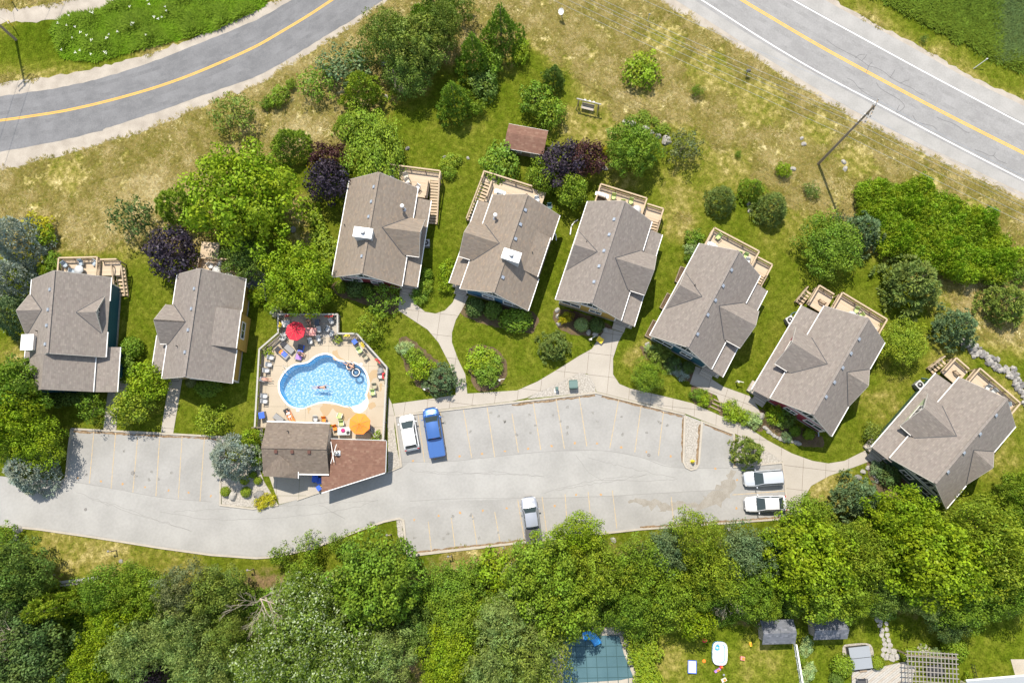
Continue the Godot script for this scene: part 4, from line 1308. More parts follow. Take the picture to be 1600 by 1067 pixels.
# the two sloping faces and the pointed front of a cross gable, closed to the roof behind
func begin_dormer(xf: float, xin: float, zc: float, hwid: float, yr: float, ye: float, y0: float) -> SurfaceTool:
	var st := begin()
	var a := Vector3(xf, y0, zc - hwid)
	var b := Vector3(xf, y0, zc + hwid)
	var c := Vector3(xf, ye, zc + hwid)
	var t := Vector3(xf, yr, zc)
	var d := Vector3(xf, ye, zc - hwid)
	if xf > 0:
		tri(st, a, d, t); tri(st, a, t, c); tri(st, a, c, b)
	else:
		tri(st, a, t, d); tri(st, a, c, t); tri(st, a, b, c)
	for e in [[a, d], [c, b]]:
		var p: Vector3 = e[0]
		var q: Vector3 = e[1]
		var p2 := Vector3(xin, p.y, p.z)
		var q2 := Vector3(xin, q.y, q.z)
		if xf > 0: quad(st, p, p2, q2, q)
		else: quad(st, p, q, q2, p2)
	return st

func make_houses() -> Array:
	var teal := mat_tex(boards(Vector3(0.012, 0.085, 0.135), Vector3(0.02, 0.11, 0.165), 61, 16), 2.4, 0.7, true)
	var yellow := mat_tex(boards(Vector3(0.46, 0.29, 0.065), Vector3(0.54, 0.345, 0.09), 62, 16), 2.4, 0.7, true)
	var red := mat_tex(boards(Vector3(0.16, 0.022, 0.03), Vector3(0.21, 0.032, 0.04), 63, 16), 2.4, 0.7, true)
	var rose := mat_tex(boards(Vector3(0.26, 0.03, 0.055), Vector3(0.32, 0.045, 0.07), 64, 16), 2.4, 0.7, true)
	var blue := mat_tex(boards(Vector3(0.045, 0.14, 0.24), Vector3(0.065, 0.17, 0.28), 65, 16), 2.4, 0.7, true)
	var green := mat_tex(boards(Vector3(0.03, 0.075, 0.055), Vector3(0.045, 0.10, 0.075), 66, 16), 2.4, 0.7, true)
	var slate := mat_tex(boards(Vector3(0.22, 0.28, 0.33), Vector3(0.28, 0.34, 0.39), 67, 16), 2.4, 0.7, true)
	var cream := mat_tex(boards(Vector3(0.52, 0.54, 0.53), Vector3(0.62, 0.63, 0.62), 68, 16), 2.4, 0.7, true)
	var sage := mat_tex(boards(Vector3(0.36, 0.44, 0.26), Vector3(0.44, 0.52, 0.33), 69, 16), 2.4, 0.7, true)
	for m in [teal, yellow, red, rose, blue, green, slate, cream, sage]:
		m.uv1_world_triplanar = false
	var all := []
	all.append(house({"label": "teal chalet at the far left with a big white boxed chimney and lower front wing", "x": -51.15, "z": -17.96, "yaw": 1.4, "hw": 4.6, "z0": -5.1, "z1": 4.25, "roof": "roof_grey", "wall": teal, "gable": cream, "porch": 1.0,
		"vents": [[-0.46, -3.0], [-0.5, -0.7], [-0.5, 1.1], [-0.47, 3.2]], "pipes": [[-2.4, 1.4]], "porches": [[3.0, 8.2, 5.75, 1.0, 2.95]], "wing": [-4.6, -0.6, 3.4, 4.2, 8.2], "gutters_r": [[-5.1, -2.3], [1.35, 4.25]], "gutters_l": [[-5.1, -3.2], [1.2, 4.25]],
		"cross": [[-1.0, 4.75, -0.95, 2.3, 5.5, 3.5, 2.6, cream], [1.0, 4.15, -0.6, 2.2, 5.4, 3.75, 0.3, cream]], "chimneys": [[-3.1, 2.75, 1.25, 1.65, 5.6, false]],
		"deck": [-2.36, 2.3, -8.0], "rails": [[-2.3, -7.94, 2.2, -7.94], [-2.3, -7.94, -2.3, -5.0], [2.24, -7.94, 2.24, -5.6]], "landings": [[2.4, -7.7, 4.6, -5.9, 1.5, [[2.6, -7.64, 4.5, -7.64]]]], "stairs": [[4.5, 1.45, -6.9, 4.5, 0.15, -3.6, 1.1, 8, [-1.0, 1.0]]], "low_decks": [[-3.6, -7.0, -2.4, -5.0]]}))
	all.append(house({"label": "yellow chalet second from the left with a long shed dormer, left of the pool", "x": -35.39, "z": -17.22, "yaw": -3.8, "hw": 4.0, "z0": -6.1, "z1": 6.15, "roof": "roof_grey", "wall": yellow, "gable": yellow, "porch": -1.0,
		"vents": [[-0.4, -3.8], [-0.4, -1.5], [-0.45, 0.9], [-0.45, 3.4]], "pipes": [[-2.0, 2.6]], "porches": [[1.1, 5.5, 5.7]], "gutters_l": [[-6.1, -2.5], [2.1, 6.15]], "gutters_r": [[-6.1, -2.15], [2.3, 6.15]],
		"cross": [[-1.0, 4.75, -0.1, 2.3, 5.9, 3.6, 0.3, yellow]], "sheds": [[1.0, 1.8, 4.25, -2.15, 2.25, 4.3]],
		"deck": [-2.3, 2.2, -8.6], "rails": [[-2.24, -8.54, 2.1, -8.54], [-2.24, -8.54, -2.24, -6.2], [2.14, -8.54, 2.14, -6.2]], "low_decks": [[-3.1, -11.1, -0.9, -8.8]], "stairs": [[-2.9, 1.4, -8.2, -2.9, 0.1, -5.9, 0.9, 6, [-1.0]]]}))
	all.append(house({"label": "dark red chalet third from the left with a boxed chimney near its ridge", "x": -16.08, "z": -28.70, "yaw": -7.6, "hw": 4.1, "z0": -6.05, "z1": 6.05, "roof": "roof_warm", "wall": red, "gable": slate, "porch": 1.0,
		"vents": [[-0.3, -4.3], [-0.3, -2.5], [-0.3, -0.7], [-0.3, 4.0]], "pipes": [[-3.6, -0.2]], "porches": [[-5.0, 5.75, 5.75]], "gutters_r": [[-6.05, -2.3], [2.4, 6.05]],
		"cross": [[1.0, 5.6, 0.1, 2.3, 5.85, 3.7, 2.7, slate]], "chimneys": [[-0.45, 1.5, 2.0, 1.05, 7.5, true]], "flues": [[3.0, -2.9]],
		"deck": [-2.9, 5.1, -9.0], "rails": [[-2.9, -8.94, 6.2, -8.94], [4.95, -7.6, 4.95, -5.6]], "landings": [[5.1, -9.0, 6.35, -8.0, 1.5, [[6.28, -8.9, 6.28, -8.0]]]], "stairs": [[5.7, 1.45, -8.0, 6.05, 0.12, -2.9, 1.1, 15, [-1.0]]]}))
	all.append(house({"label": "blue chalet fourth from the left with a boxed chimney and stairs on its left", "x": -0.20, "z": -26.29, "yaw": -18.2, "hw": 4.14, "z0": -6.05, "z1": 6.05, "roof": "roof_warm", "wall": blue, "gable": slate, "porch": -1.0,
		"vents": [[0.4, -4.3], [0.4, -2.5], [0.4, -0.7], [0.45, 4.0]], "pipes": [[2.6, -0.3]], "porches": [[-5.1, 5.6, 5.7]], "gutters_l": [[-6.05, -2.2], [2.3, 6.05]], "gutters_r": [[-6.05, -2.9], [2.1, 6.05]],
		"cross": [[-1.0, 5.5, 0.15, 2.3, 5.85, 3.7, 2.7, slate]], "sheds": [[1.0, 2.3, 3.95, -2.9, 2.05, 4.05]], "chimneys": [[0.65, 1.55, 1.95, 1.1, 7.5, true]], "flues": [[-2.8, -3.0]],
		"deck": [-5.1, 1.6, -8.95], "rails": [[-6.3, -8.9, -0.2, -8.9], [-4.98, -8.0, -4.98, -6.0]], "landings": [[-6.35, -8.95, -5.1, -8.0, 1.5, [[-6.28, -8.9, -6.28, -8.0]]]], "stairs": [[-5.7, 1.45, -8.0, -6.05, 0.12, -3.0, 1.1, 13, [1.0]]]}))
	all.append(house({"label": "ochre yellow chalet fifth from the left, with a yellow board standing by its path", "x": 10.78, "z": -25.31, "yaw": -18.3, "hw": 3.95, "z0": -6.25, "z1": 6.3, "roof": "roof_grey", "wall": yellow, "gable": yellow, "porch": 1.0,
		"vents": [[-0.4, -3.9], [-0.4, -2.0], [-0.4, 0.0], [-0.4, 1.9], [-0.4, 3.8]], "pipes": [[-2.6, -1.0]], "porches": [[-5.4, 6.3, 5.65]], "gutters_r": [[-6.25, -2.5], [2.7, 6.3]],
		"cross": [[1.0, 5.65, 0.2, 2.45, 5.95, 3.7, 2.7, cream], [-1.0, 3.85, 0.15, 2.5, 5.95, 3.5, 2.6, cream]],
		"deck": [-3.2, 2.7, -9.3], "rails": [[-3.14, -9.24, 2.64, -9.24], [-3.14, -9.24, -3.14, -6.2], [2.64, -9.24, 2.64, -6.2]], "landings": [[2.9, -8.8, 5.0, -7.2, 1.2, [[2.95, -8.74, 4.94, -8.74], [4.94, -8.74, 4.94, -7.2]]]], "stairs": [[4.4, 1.15, -7.2, 4.5, 0.15, -5.5, 1.1, 6, [-1.0]]]}))
	all.append(house({"label": "deep blue chalet sixth from the left, with wooden planters along its left side", "x": 22.38, "z": -19.87, "yaw": -29.4, "hw": 3.94, "z0": -6.3, "z1": 6.3, "roof": "roof_grey", "wall": teal, "gable": teal, "porch": 1.0,
		"vents": [[0.35, -4.0], [0.35, -1.9], [0.35, 0.0], [0.35, 1.9], [0.35, 4.4]], "pipes": [[-2.3, -1.0]], "porches": [[-5.4, 6.3, 5.6]], "gutters_r": [[-6.3, -2.5], [2.7, 6.3]],
		"cross": [[1.0, 5.65, 0.15, 2.45, 5.95, 3.7, 2.7, slate], [-1.0, 3.85, 0.15, 2.5, 5.95, 3.5, 2.6, slate]],
		"deck": [-3.3, 2.75, -9.38], "rails": [[-3.24, -9.3, 2.7, -9.3], [-3.24, -9.3, -3.24, -6.2], [2.7, -9.3, 2.7, -6.2]], "landings": [[2.9, -8.8, 4.9, -7.2, 1.2, [[2.95, -8.74, 4.84, -8.74], [4.84, -8.74, 4.84, -7.2]]]], "stairs": [[4.3, 1.15, -7.2, 4.4, 0.15, -5.5, 1.1, 6, [-1.0]]]}))
	all.append(house({"label": "crimson chalet seventh from the left, second from the right end", "x": 35.99, "z": -12.31, "yaw": -32.9, "hw": 3.93, "z0": -6.35, "z1": 6.35, "roof": "roof_grey", "wall": rose, "gable": rose, "porch": -1.0,
		"vents": [[0.38, -3.8], [0.38, -1.9], [0.38, 0.0], [0.38, 1.9], [0.38, 3.8]], "pipes": [[2.6, -0.6]], "porches": [[-5.35, 6.4, 6.0]], "gutters_l": [[-6.35, -2.3], [2.8, 6.35]], "gutters_r": [[-6.35, -2.7], [2.4, 6.35]],
		"cross": [[-1.0, 5.5, 0.3, 2.45, 5.95, 3.8, 2.7, rose], [1.0, 3.95, -0.1, 2.45, 5.8, 3.5, 0.3, rose]],
		"deck": [-2.78, 3.25, -9.4], "rails": [[-2.72, -9.34, 3.2, -9.34], [-2.72, -9.34, -2.72, -6.3], [3.2, -9.34, 3.2, -6.3]], "landings": [[-5.4, -8.8, -3.1, -6.3, 1.3, [[-5.35, -8.74, -3.4, -8.74], [-5.35, -8.74, -5.35, -6.4], [-4.4, -7.4, -3.6, -7.4]]]], "stairs": [[-5.9, 1.2, -7.9, -6.0, 0.15, -6.2, 0.9, 5, [1.0]]]}))
	all.append(house({"label": "dark green chalet at the far right, its left dormer pale green", "x": 49.43, "z": -4.20, "yaw": -43.9, "hw": 3.98, "z0": -6.25, "z1": 6.3, "roof": "roof_grey", "wall": green, "gable": green, "porch": -1.0,
		"vents": [[0.38, -4.1], [0.38, -1.3], [0.38, 1.5], [0.38, 4.3]], "pipes": [[2.7, -0.3]], "porches": [[-5.2, 6.5, 5.95]], "gutters_l": [[-6.25, -2.3], [2.9, 6.3]], "gutters_r": [[-6.25, -2.3], [2.8, 6.3]],
		"cross": [[-1.0, 5.5, 0.35, 2.5, 5.95, 3.8, 2.7, sage], [1.0, 3.95, 0.2, 2.45, 5.8, 3.5, 0.3, green]],
		"deck": [-2.67, 3.25, -9.3], "rails": [[-2.6, -9.24, 3.2, -9.24], [-2.6, -9.24, -2.6, -6.3], [3.2, -9.24, 3.2, -6.3]], "landings": [[-5.3, -8.5, -3.0, -6.3, 1.3, [[-5.25, -8.44, -3.4, -8.44], [-5.25, -8.44, -5.25, -6.4], [-4.3, -7.3, -3.6, -7.3]]]], "stairs": [[-5.8, 1.2, -7.7, -5.9, 0.15, -6.0, 0.9, 5, [1.0]]]}))
	return all

# ------------------------------------------------------------------ the pool yard
func fence(label: String, pts: PackedVector2Array, hgt: float) -> void:
	var o := thing("picket_fence", label, "fence", Vector3(pts[0].x, 0, pts[0].y))
	var off := Vector3(pts[0].x, 0, pts[0].y)
	for i in pts.size() - 1:
		var a := Vector3(pts[i].x, 0, pts[i].y) - off
		var b := Vector3(pts[i + 1].x, 0, pts[i + 1].y) - off
		var d := (b - a).normalized()
		part("cap_rail", bar(begin(), a + Vector3(0, hgt, 0), b + Vector3(0, hgt, 0), 0.19, 0.05), M.fence_grey, o)
		for y in [0.25, hgt - 0.16]:
			part("rail", bar(begin(), a + Vector3(0, y, 0), b + Vector3(0, y, 0), 0.05, 0.1), M.fence_grey, o)
		var n := maxi(1, int(round(a.distance_to(b) / 2.0)))
		for k in n + 1:
			if k == 0 and i > 0: continue
			var p := a.lerp(b, float(k) / n)
			part("post", box(begin(), p + Vector3(0, hgt / 2 - 0.02, 0), Vector3(0.13, hgt, 0.13)), M.fence_grey, o)
		var st := begin()
		var m := int(a.distance_to(b) / 0.17)
		for k in m:
			var p := a.lerp(b, (k + 0.5) / m)
			bar(st, p + Vector3(0, 0.08, 0), p + Vector3(0, hgt - 0.04, 0), 0.025, 0.10)
		part("pickets", st, M.timber_old, o).set_meta("kind", "stuff")

func make_chair(n: String, frame: Material, cloth: Material, label: String) -> Node3D:
	var o := thing(n, label, "chair", Vector3.ZERO, 0.0)
	o.set_meta("base", n)
	var t := Transform3D(Basis(Vector3.RIGHT, -0.28), Vector3(0, 0.66, -0.30))
	part("seat", box(begin(), Vector3(0, 0.42, 0), Vector3(0.52, 0.05, 0.52)), cloth, o)
	part("backrest", box(begin(), Vector3.ZERO, Vector3(0.52, 0.52, 0.05), t), cloth, o)
	for sx in [-1, 1]:
		for sz in [-1, 1]:
			part("leg", bar(begin(), Vector3(sx * 0.26, 0.0, sz * 0.25), Vector3(sx * 0.25, 0.42, sz * 0.23), 0.04, 0.04), frame, o)
		part("armrest", box(begin(), Vector3(sx * 0.29, 0.63, -0.02), Vector3(0.07, 0.035, 0.5)), frame, o)
		part("arm_post", bar(begin(), Vector3(sx * 0.13, 0.42, 0.2), Vector3(sx * 0.29, 0.63, 0.2), 0.035, 0.035), frame, o)
	return o

func make_lounger(frame: Material, cloth: Material, label: String) -> Node3D:
	var o := thing("sun_lounger", label, "sun lounger", Vector3.ZERO, 0.0)
	o.set_meta("base", "sun_lounger")
	part("seat", box(begin(), Vector3(0, 0.36, 0.3), Vector3(0.62, 0.05, 1.2)), cloth, o)
	part("backrest", box(begin(), Vector3(0, 0, -0.33), Vector3(0.62, 0.05, 0.66), Transform3D(Basis(Vector3.RIGHT, 0.5), Vector3(0, 0.37, -0.3))), M.charcoal, o)
	for sx in [-1, 1]:
		part("side_rail", bar(begin(), Vector3(sx * 0.33, 0.34, -0.95), Vector3(sx * 0.33, 0.34, 0.92), 0.04, 0.05), frame, o)
		for z in [-0.75, 0.75]:
			part("leg", bar(begin(), Vector3(sx * 0.32, 0, z), Vector3(sx * 0.32, 0.33, z), 0.04, 0.04), frame, o)
	return o

func make_table(n: String, label: String, at: Vector3, turn: float, sx: float, sz: float, top: Material, group := "") -> Node3D:
	var o := thing(n, label, "table", at, turn, group)
	part("tabletop", box(begin(), Vector3(0, 0.72, 0), Vector3(sx, 0.05, sz)), top, o)
	for a in [-1, 1]:
		for b in [-1, 1]:
			part("leg", box(begin(), Vector3(a * (sx / 2 - 0.07), 0.35, b * (sz / 2 - 0.07)), Vector3(0.06, 0.7, 0.06)), M.charcoal, o)
	return o

func round_table(label: String, at: Vector3, r: float, top: Material) -> Node3D:
	var o := thing("round_table", label, "table", at)
	part("tabletop", lathe(begin(), [Vector2(0, 0.68), Vector2(r, 0.69), Vector2(r, 0.72), Vector2(0, 0.725)], 18), top, o)
	for i in 4:
		var d := Vector3(cos(i * PI / 2 + 0.4), 0, sin(i * PI / 2 + 0.4))
		part("leg", bar(begin(), d * r * 0.75, d * r * 0.6 + Vector3(0, 0.69, 0), 0.04, 0.04), M.charcoal, o)
	return o

func umbrella(label: String, at: Vector3, r: float, m: Material, turn: float) -> void:
	var o := thing("patio_umbrella", label, "umbrella", at, turn)
	for i in 8:
		var a := Vector3(cos(TAU * i / 8), 0, sin(TAU * i / 8)) * r
		var b := Vector3(cos(TAU * (i + 1) / 8), 0, sin(TAU * (i + 1) / 8)) * r
		var st := begin()
		var top := Vector3(0, 2.72, 0)
		var lo := Vector3(0, 2.22, 0)
		for k in 4:
			var f0 := k / 4.0
			var f1 := (k + 1) / 4.0
			var s0 := Vector3(0, -0.07 * sin(PI * f0), 0)
			var s1 := Vector3(0, -0.07 * sin(PI * f1), 0)
			quad(st, top.lerp(a + lo, f0) + s0, top.lerp(a + lo, f1) + s1, top.lerp(b + lo, f1) + s1, top.lerp(b + lo, f0) + s0)
		quad(st, a + lo, a + lo - Vector3(0, 0.12, 0), b + lo - Vector3(0, 0.12, 0), b + lo)
		part("canopy_panel", st, m, o)
		part("rib", bar(begin(), top - Vector3(0, 0.06, 0), a + lo - Vector3(0, 0.03, 0), 0.02, 0.02), M.timber_old, o)
	part("pole", tube(begin(), Vector3(0, 0.05, 0), Vector3(0, 2.8, 0), 0.025, 0.025, 8), M.timber_old, o)
	part("finial", lathe(begin(), [Vector2(0.0, 0), Vector2(0.05, 0.03), Vector2(0.03, 0.09), Vector2(0, 0.1)], 8, Vector3(0, 2.73, 0)), M.charcoal, o)
	part("base", lathe(begin(), [Vector2(0.26, 0), Vector2(0.26, 0.06), Vector2(0.05, 0.14), Vector2(0, 0.14)], 14), M.charcoal, o)

# a body as one skin over tapered bones: surface nets on a grid
func body(bones: Array, cs: float) -> SurfaceTool:
	var lo := Vector3(1e9, 1e9, 1e9)
	var hi := -lo
	for b in bones:
		for k in 2:
			var r: Vector3 = Vector3.ONE * (b[2 + k] + cs * 2.0)
			lo = lo.min(b[k] - r)
			hi = hi.max(b[k] + r)
	var n := Vector3i(((hi - lo) / cs).ceil()) + Vector3i.ONE
	var f := PackedFloat32Array()
	f.resize(n.x * n.y * n.z)
	f.fill(1.0)
	for b in bones:
		var a: Vector3 = b[0]
		var e: Vector3 = b[1] - b[0]
		var l2 := maxf(e.length_squared(), 1e-8)
		var pad: float = maxf(b[2], b[3]) + cs * 2.5 + 0.03
		var i0 := Vector3i(((a.min(b[1]) - Vector3.ONE * pad - lo) / cs).floor()).clamp(Vector3i.ZERO, n - Vector3i.ONE)
		var i1 := Vector3i(((a.max(b[1]) + Vector3.ONE * pad - lo) / cs).ceil()).clamp(Vector3i.ZERO, n - Vector3i.ONE)
		for z in range(i0.z, i1.z + 1):
			for y in range(i0.y, i1.y + 1):
				for x in range(i0.x, i1.x + 1):
					var p := lo + Vector3(x, y, z) * cs
					var t := clampf((p - a).dot(e) / l2, 0, 1)
					var d: float = (p - a - e * t).length() - lerpf(b[2], b[3], t)
					var ix := x + n.x * (y + n.y * z)
					var h := clampf(0.5 + 0.5 * (f[ix] - d) / 0.03, 0, 1)
					f[ix] = lerpf(f[ix], d, h) - 0.03 * h * (1.0 - h)
	var idx := {}
	var pts := PackedVector3Array()
	var st := begin()
	st.set_smooth_group(0)
	var step := [1, n.x, n.x * n.y]
	for z in n.z - 1:
		for y in n.y - 1:
			for x in n.x - 1:
				var i := x + n.x * (y + n.y * z)
				var s := Vector3.ZERO
				var c := 0
				for ax in 3:
					for k in 4:
						var o := i
						var q := Vector3(x, y, z)
						var u := (ax + 1) % 3
						var w := (ax + 2) % 3
						if k & 1:
							o += step[u]
							q[u] += 1
						if k & 2:
							o += step[w]
							q[w] += 1
						var a := f[o]
						var b := f[o + step[ax]]
						if (a < 0.0) != (b < 0.0):
							q[ax] += a / (a - b)
							s += q
							c += 1
				if c:
					idx[i] = pts.size()
					pts.append(lo + s / c * cs)
	for i in idx:
		var x: int = i % n.x
		var y: int = (i / n.x) % n.y
		var z: int = i / (n.x * n.y)
		var at := [x, y, z]
		for ax in 3:
			var u := (ax + 1) % 3
			var w := (ax + 2) % 3
			if at[u] == 0 or at[w] == 0: continue
			var a := f[i]
			var b := f[i + step[ax]]
			if (a < 0.0) == (b < 0.0): continue
			var q := [i - step[u] - step[w], i - step[w], i, i - step[u]]
			if not (idx.has(q[0]) and idx.has(q[1]) and idx.has(q[3])): continue
			if a < 0.0: quad(st, pts[idx[q[0]]], pts[idx[q[3]]], pts[idx[q[2]]], pts[idx[q[1]]])
			else: quad(st, pts[idx[q[0]]], pts[idx[q[1]]], pts[idx[q[2]]], pts[idx[q[3]]])
	return st

func person(label: String, at: Vector3, turn: float, pose: String, suit: Material, two_piece := false) -> void:
	var o := thing("person", label, "person", at, turn)
	var pelvis := Vector3(0, 0.12, 0)
	var chest := Vector3(0, 0.15, -0.36)
	var neck := Vector3(0, 0.16, -0.52)
	var head := Vector3(0, 0.19, -0.68)
	var j := {"knee": Vector3(0.12, 0.22, 0.43), "ankle": Vector3(0.13, 0.08, 0.84), "toe": Vector3(0.15, 0.24, 0.92), "shoulder": Vector3(0.19, 0.15, -0.47), "elbow": Vector3(0.31, 0.10, -0.22), "wrist": Vector3(0.30, 0.10, 0.03)}
	var look := Vector3(0, 1, 0)
	if pose == "sit":
		pelvis = Vector3(0, 0.12, 0)
		chest = Vector3(0, 0.45, -0.08)
		neck = Vector3(0, 0.60, -0.07)
		head = Vector3(0, 0.76, -0.02)
		j = {"knee": Vector3(0.13, 0.14, 0.43), "ankle": Vector3(0.14, -0.30, 0.46), "toe": Vector3(0.15, -0.36, 0.64), "shoulder": Vector3(0.2, 0.54, -0.07), "elbow": Vector3(0.27, 0.29, 0.06), "wrist": Vector3(0.18, 0.2, 0.28)}
		look = Vector3(0, 0, 1)
	elif pose == "swim":
		look = Vector3(0, -1, 0.2)
		j = {"knee": Vector3(0.1, 0.08, 0.44), "ankle": Vector3(0.11, 0.02, 0.86), "toe": Vector3(0.11, -0.02, 1.03), "shoulder": Vector3(0.19, 0.14, -0.5), "elbow": Vector3(0.27, 0.08, -0.76), "wrist": Vector3(0.17, 0.05, -0.98)}
	elif pose == "float":
		chest = Vector3(0, 0.28, -0.30)
		neck = Vector3(0, 0.36, -0.44)
		head = Vector3(0, 0.45, -0.57)
		j = {"knee": Vector3(0.15, 0.28, 0.42), "ankle": Vector3(0.16, 0.14, 0.82), "toe": Vector3(0.19, 0.3, 0.9), "shoulder": Vector3(0.2, 0.3, -0.38), "elbow": Vector3(0.42, 0.26, -0.3), "wrist": Vector3(0.5, 0.24, -0.06)}
	var bones := [[pelvis, chest, 0.135, 0.15], [pelvis + Vector3(-0.07, 0, 0), pelvis + Vector3(0.07, 0, 0), 0.12, 0.12], [chest, neck, 0.13, 0.06], [neck, head, 0.055, 0.085], [head, head + (head - neck) * 0.35, 0.095, 0.09], [head + look * 0.09, head + look * 0.105, 0.022, 0.018]]
	for s in [-1.0, 1.0]:
		var m := Vector3(s, 1, 1)
		bones.append_array([[pelvis + Vector3(s * 0.09, 0, 0), j.knee * m, 0.09, 0.055], [j.knee * m, j.ankle * m, 0.055, 0.038], [j.ankle * m, j.toe * m, 0.04, 0.03],
			[chest + (neck - chest) * 0.5, j.shoulder * m, 0.07, 0.055], [j.shoulder * m, j.elbow * m, 0.05, 0.038], [j.elbow * m, j.wrist * m, 0.038, 0.028]])
		var d: Vector3 = (j.wrist - j.elbow).normalized() * m
		var palm: Vector3 = j.wrist * m + d * 0.07
		bones.append([j.wrist * m, palm, 0.026, 0.03])
	var st := body(bones, 0.032)
	for s in [-1.0, 1.0]:
		var m := Vector3(s, 1, 1)
		var d: Vector3 = (j.wrist - j.elbow).normalized() * m
		var palm: Vector3 = j.wrist * m + d * 0.08
		var side := d.cross(look).normalized()
		for k in 5:
			var off := side * (k - 1.5) * 0.02
			var fd := (d + side * (k - 1.5) * 0.08).normalized()
			var l: float = [0.07, 0.08, 0.075, 0.06, 0.05][k]
			if k == 4:
				off = side * 0.03 * -s - d * 0.04
				fd = (d - side * s).normalized()
			tube(st, palm + off, palm + off + fd * l * 0.55, 0.009, 0.008, 5, false)
			tube(st, palm + off + fd * l * 0.55, palm + off + (fd - look * 0.3).normalized() * l, 0.008, 0.006, 5)
	part("body", st, M.skin, o)
	var hd := begin()
	var back := -look * 0.6 + (head - neck).normalized() * 0.8
	hd.set_smooth_group(0)
	var bs := Basis(Quaternion(Vector3.UP, back.normalized()))
	lathe(hd, [Vector2(0.125, -0.03), Vector2(0.118, 0.05), Vector2(0.08, 0.10), Vector2(0, 0.12)], 12)
	var mesh := as_mesh(hd)
	var hr := part("hair", mesh, M.hair, o)
	hr.transform = Transform3D(bs, head + back.normalized() * 0.02)
	var c := (chest - pelvis).normalized()
	var sw := part("swim_shorts", body([[pelvis + Vector3(-0.07, 0, 0), pelvis + Vector3(0.07, 0, 0), 0.135, 0.135], [pelvis + Vector3(-0.09, 0, 0), pelvis.lerp(Vector3(-j.knee.x, j.knee.y, j.knee.z), 0.12 if two_piece else 0.45), 0.1, 0.095], [pelvis + Vector3(0.09, 0, 0), pelvis.lerp(j.knee, 0.12 if two_piece else 0.45), 0.1, 0.095]], 0.04), suit, o)
	if two_piece:
		part("swim_top", body([[chest + c * 0.02 + Vector3(-0.07, 0, 0), chest + c * 0.02 + Vector3(0.07, 0, 0), 0.155, 0.155]], 0.04), suit, o)

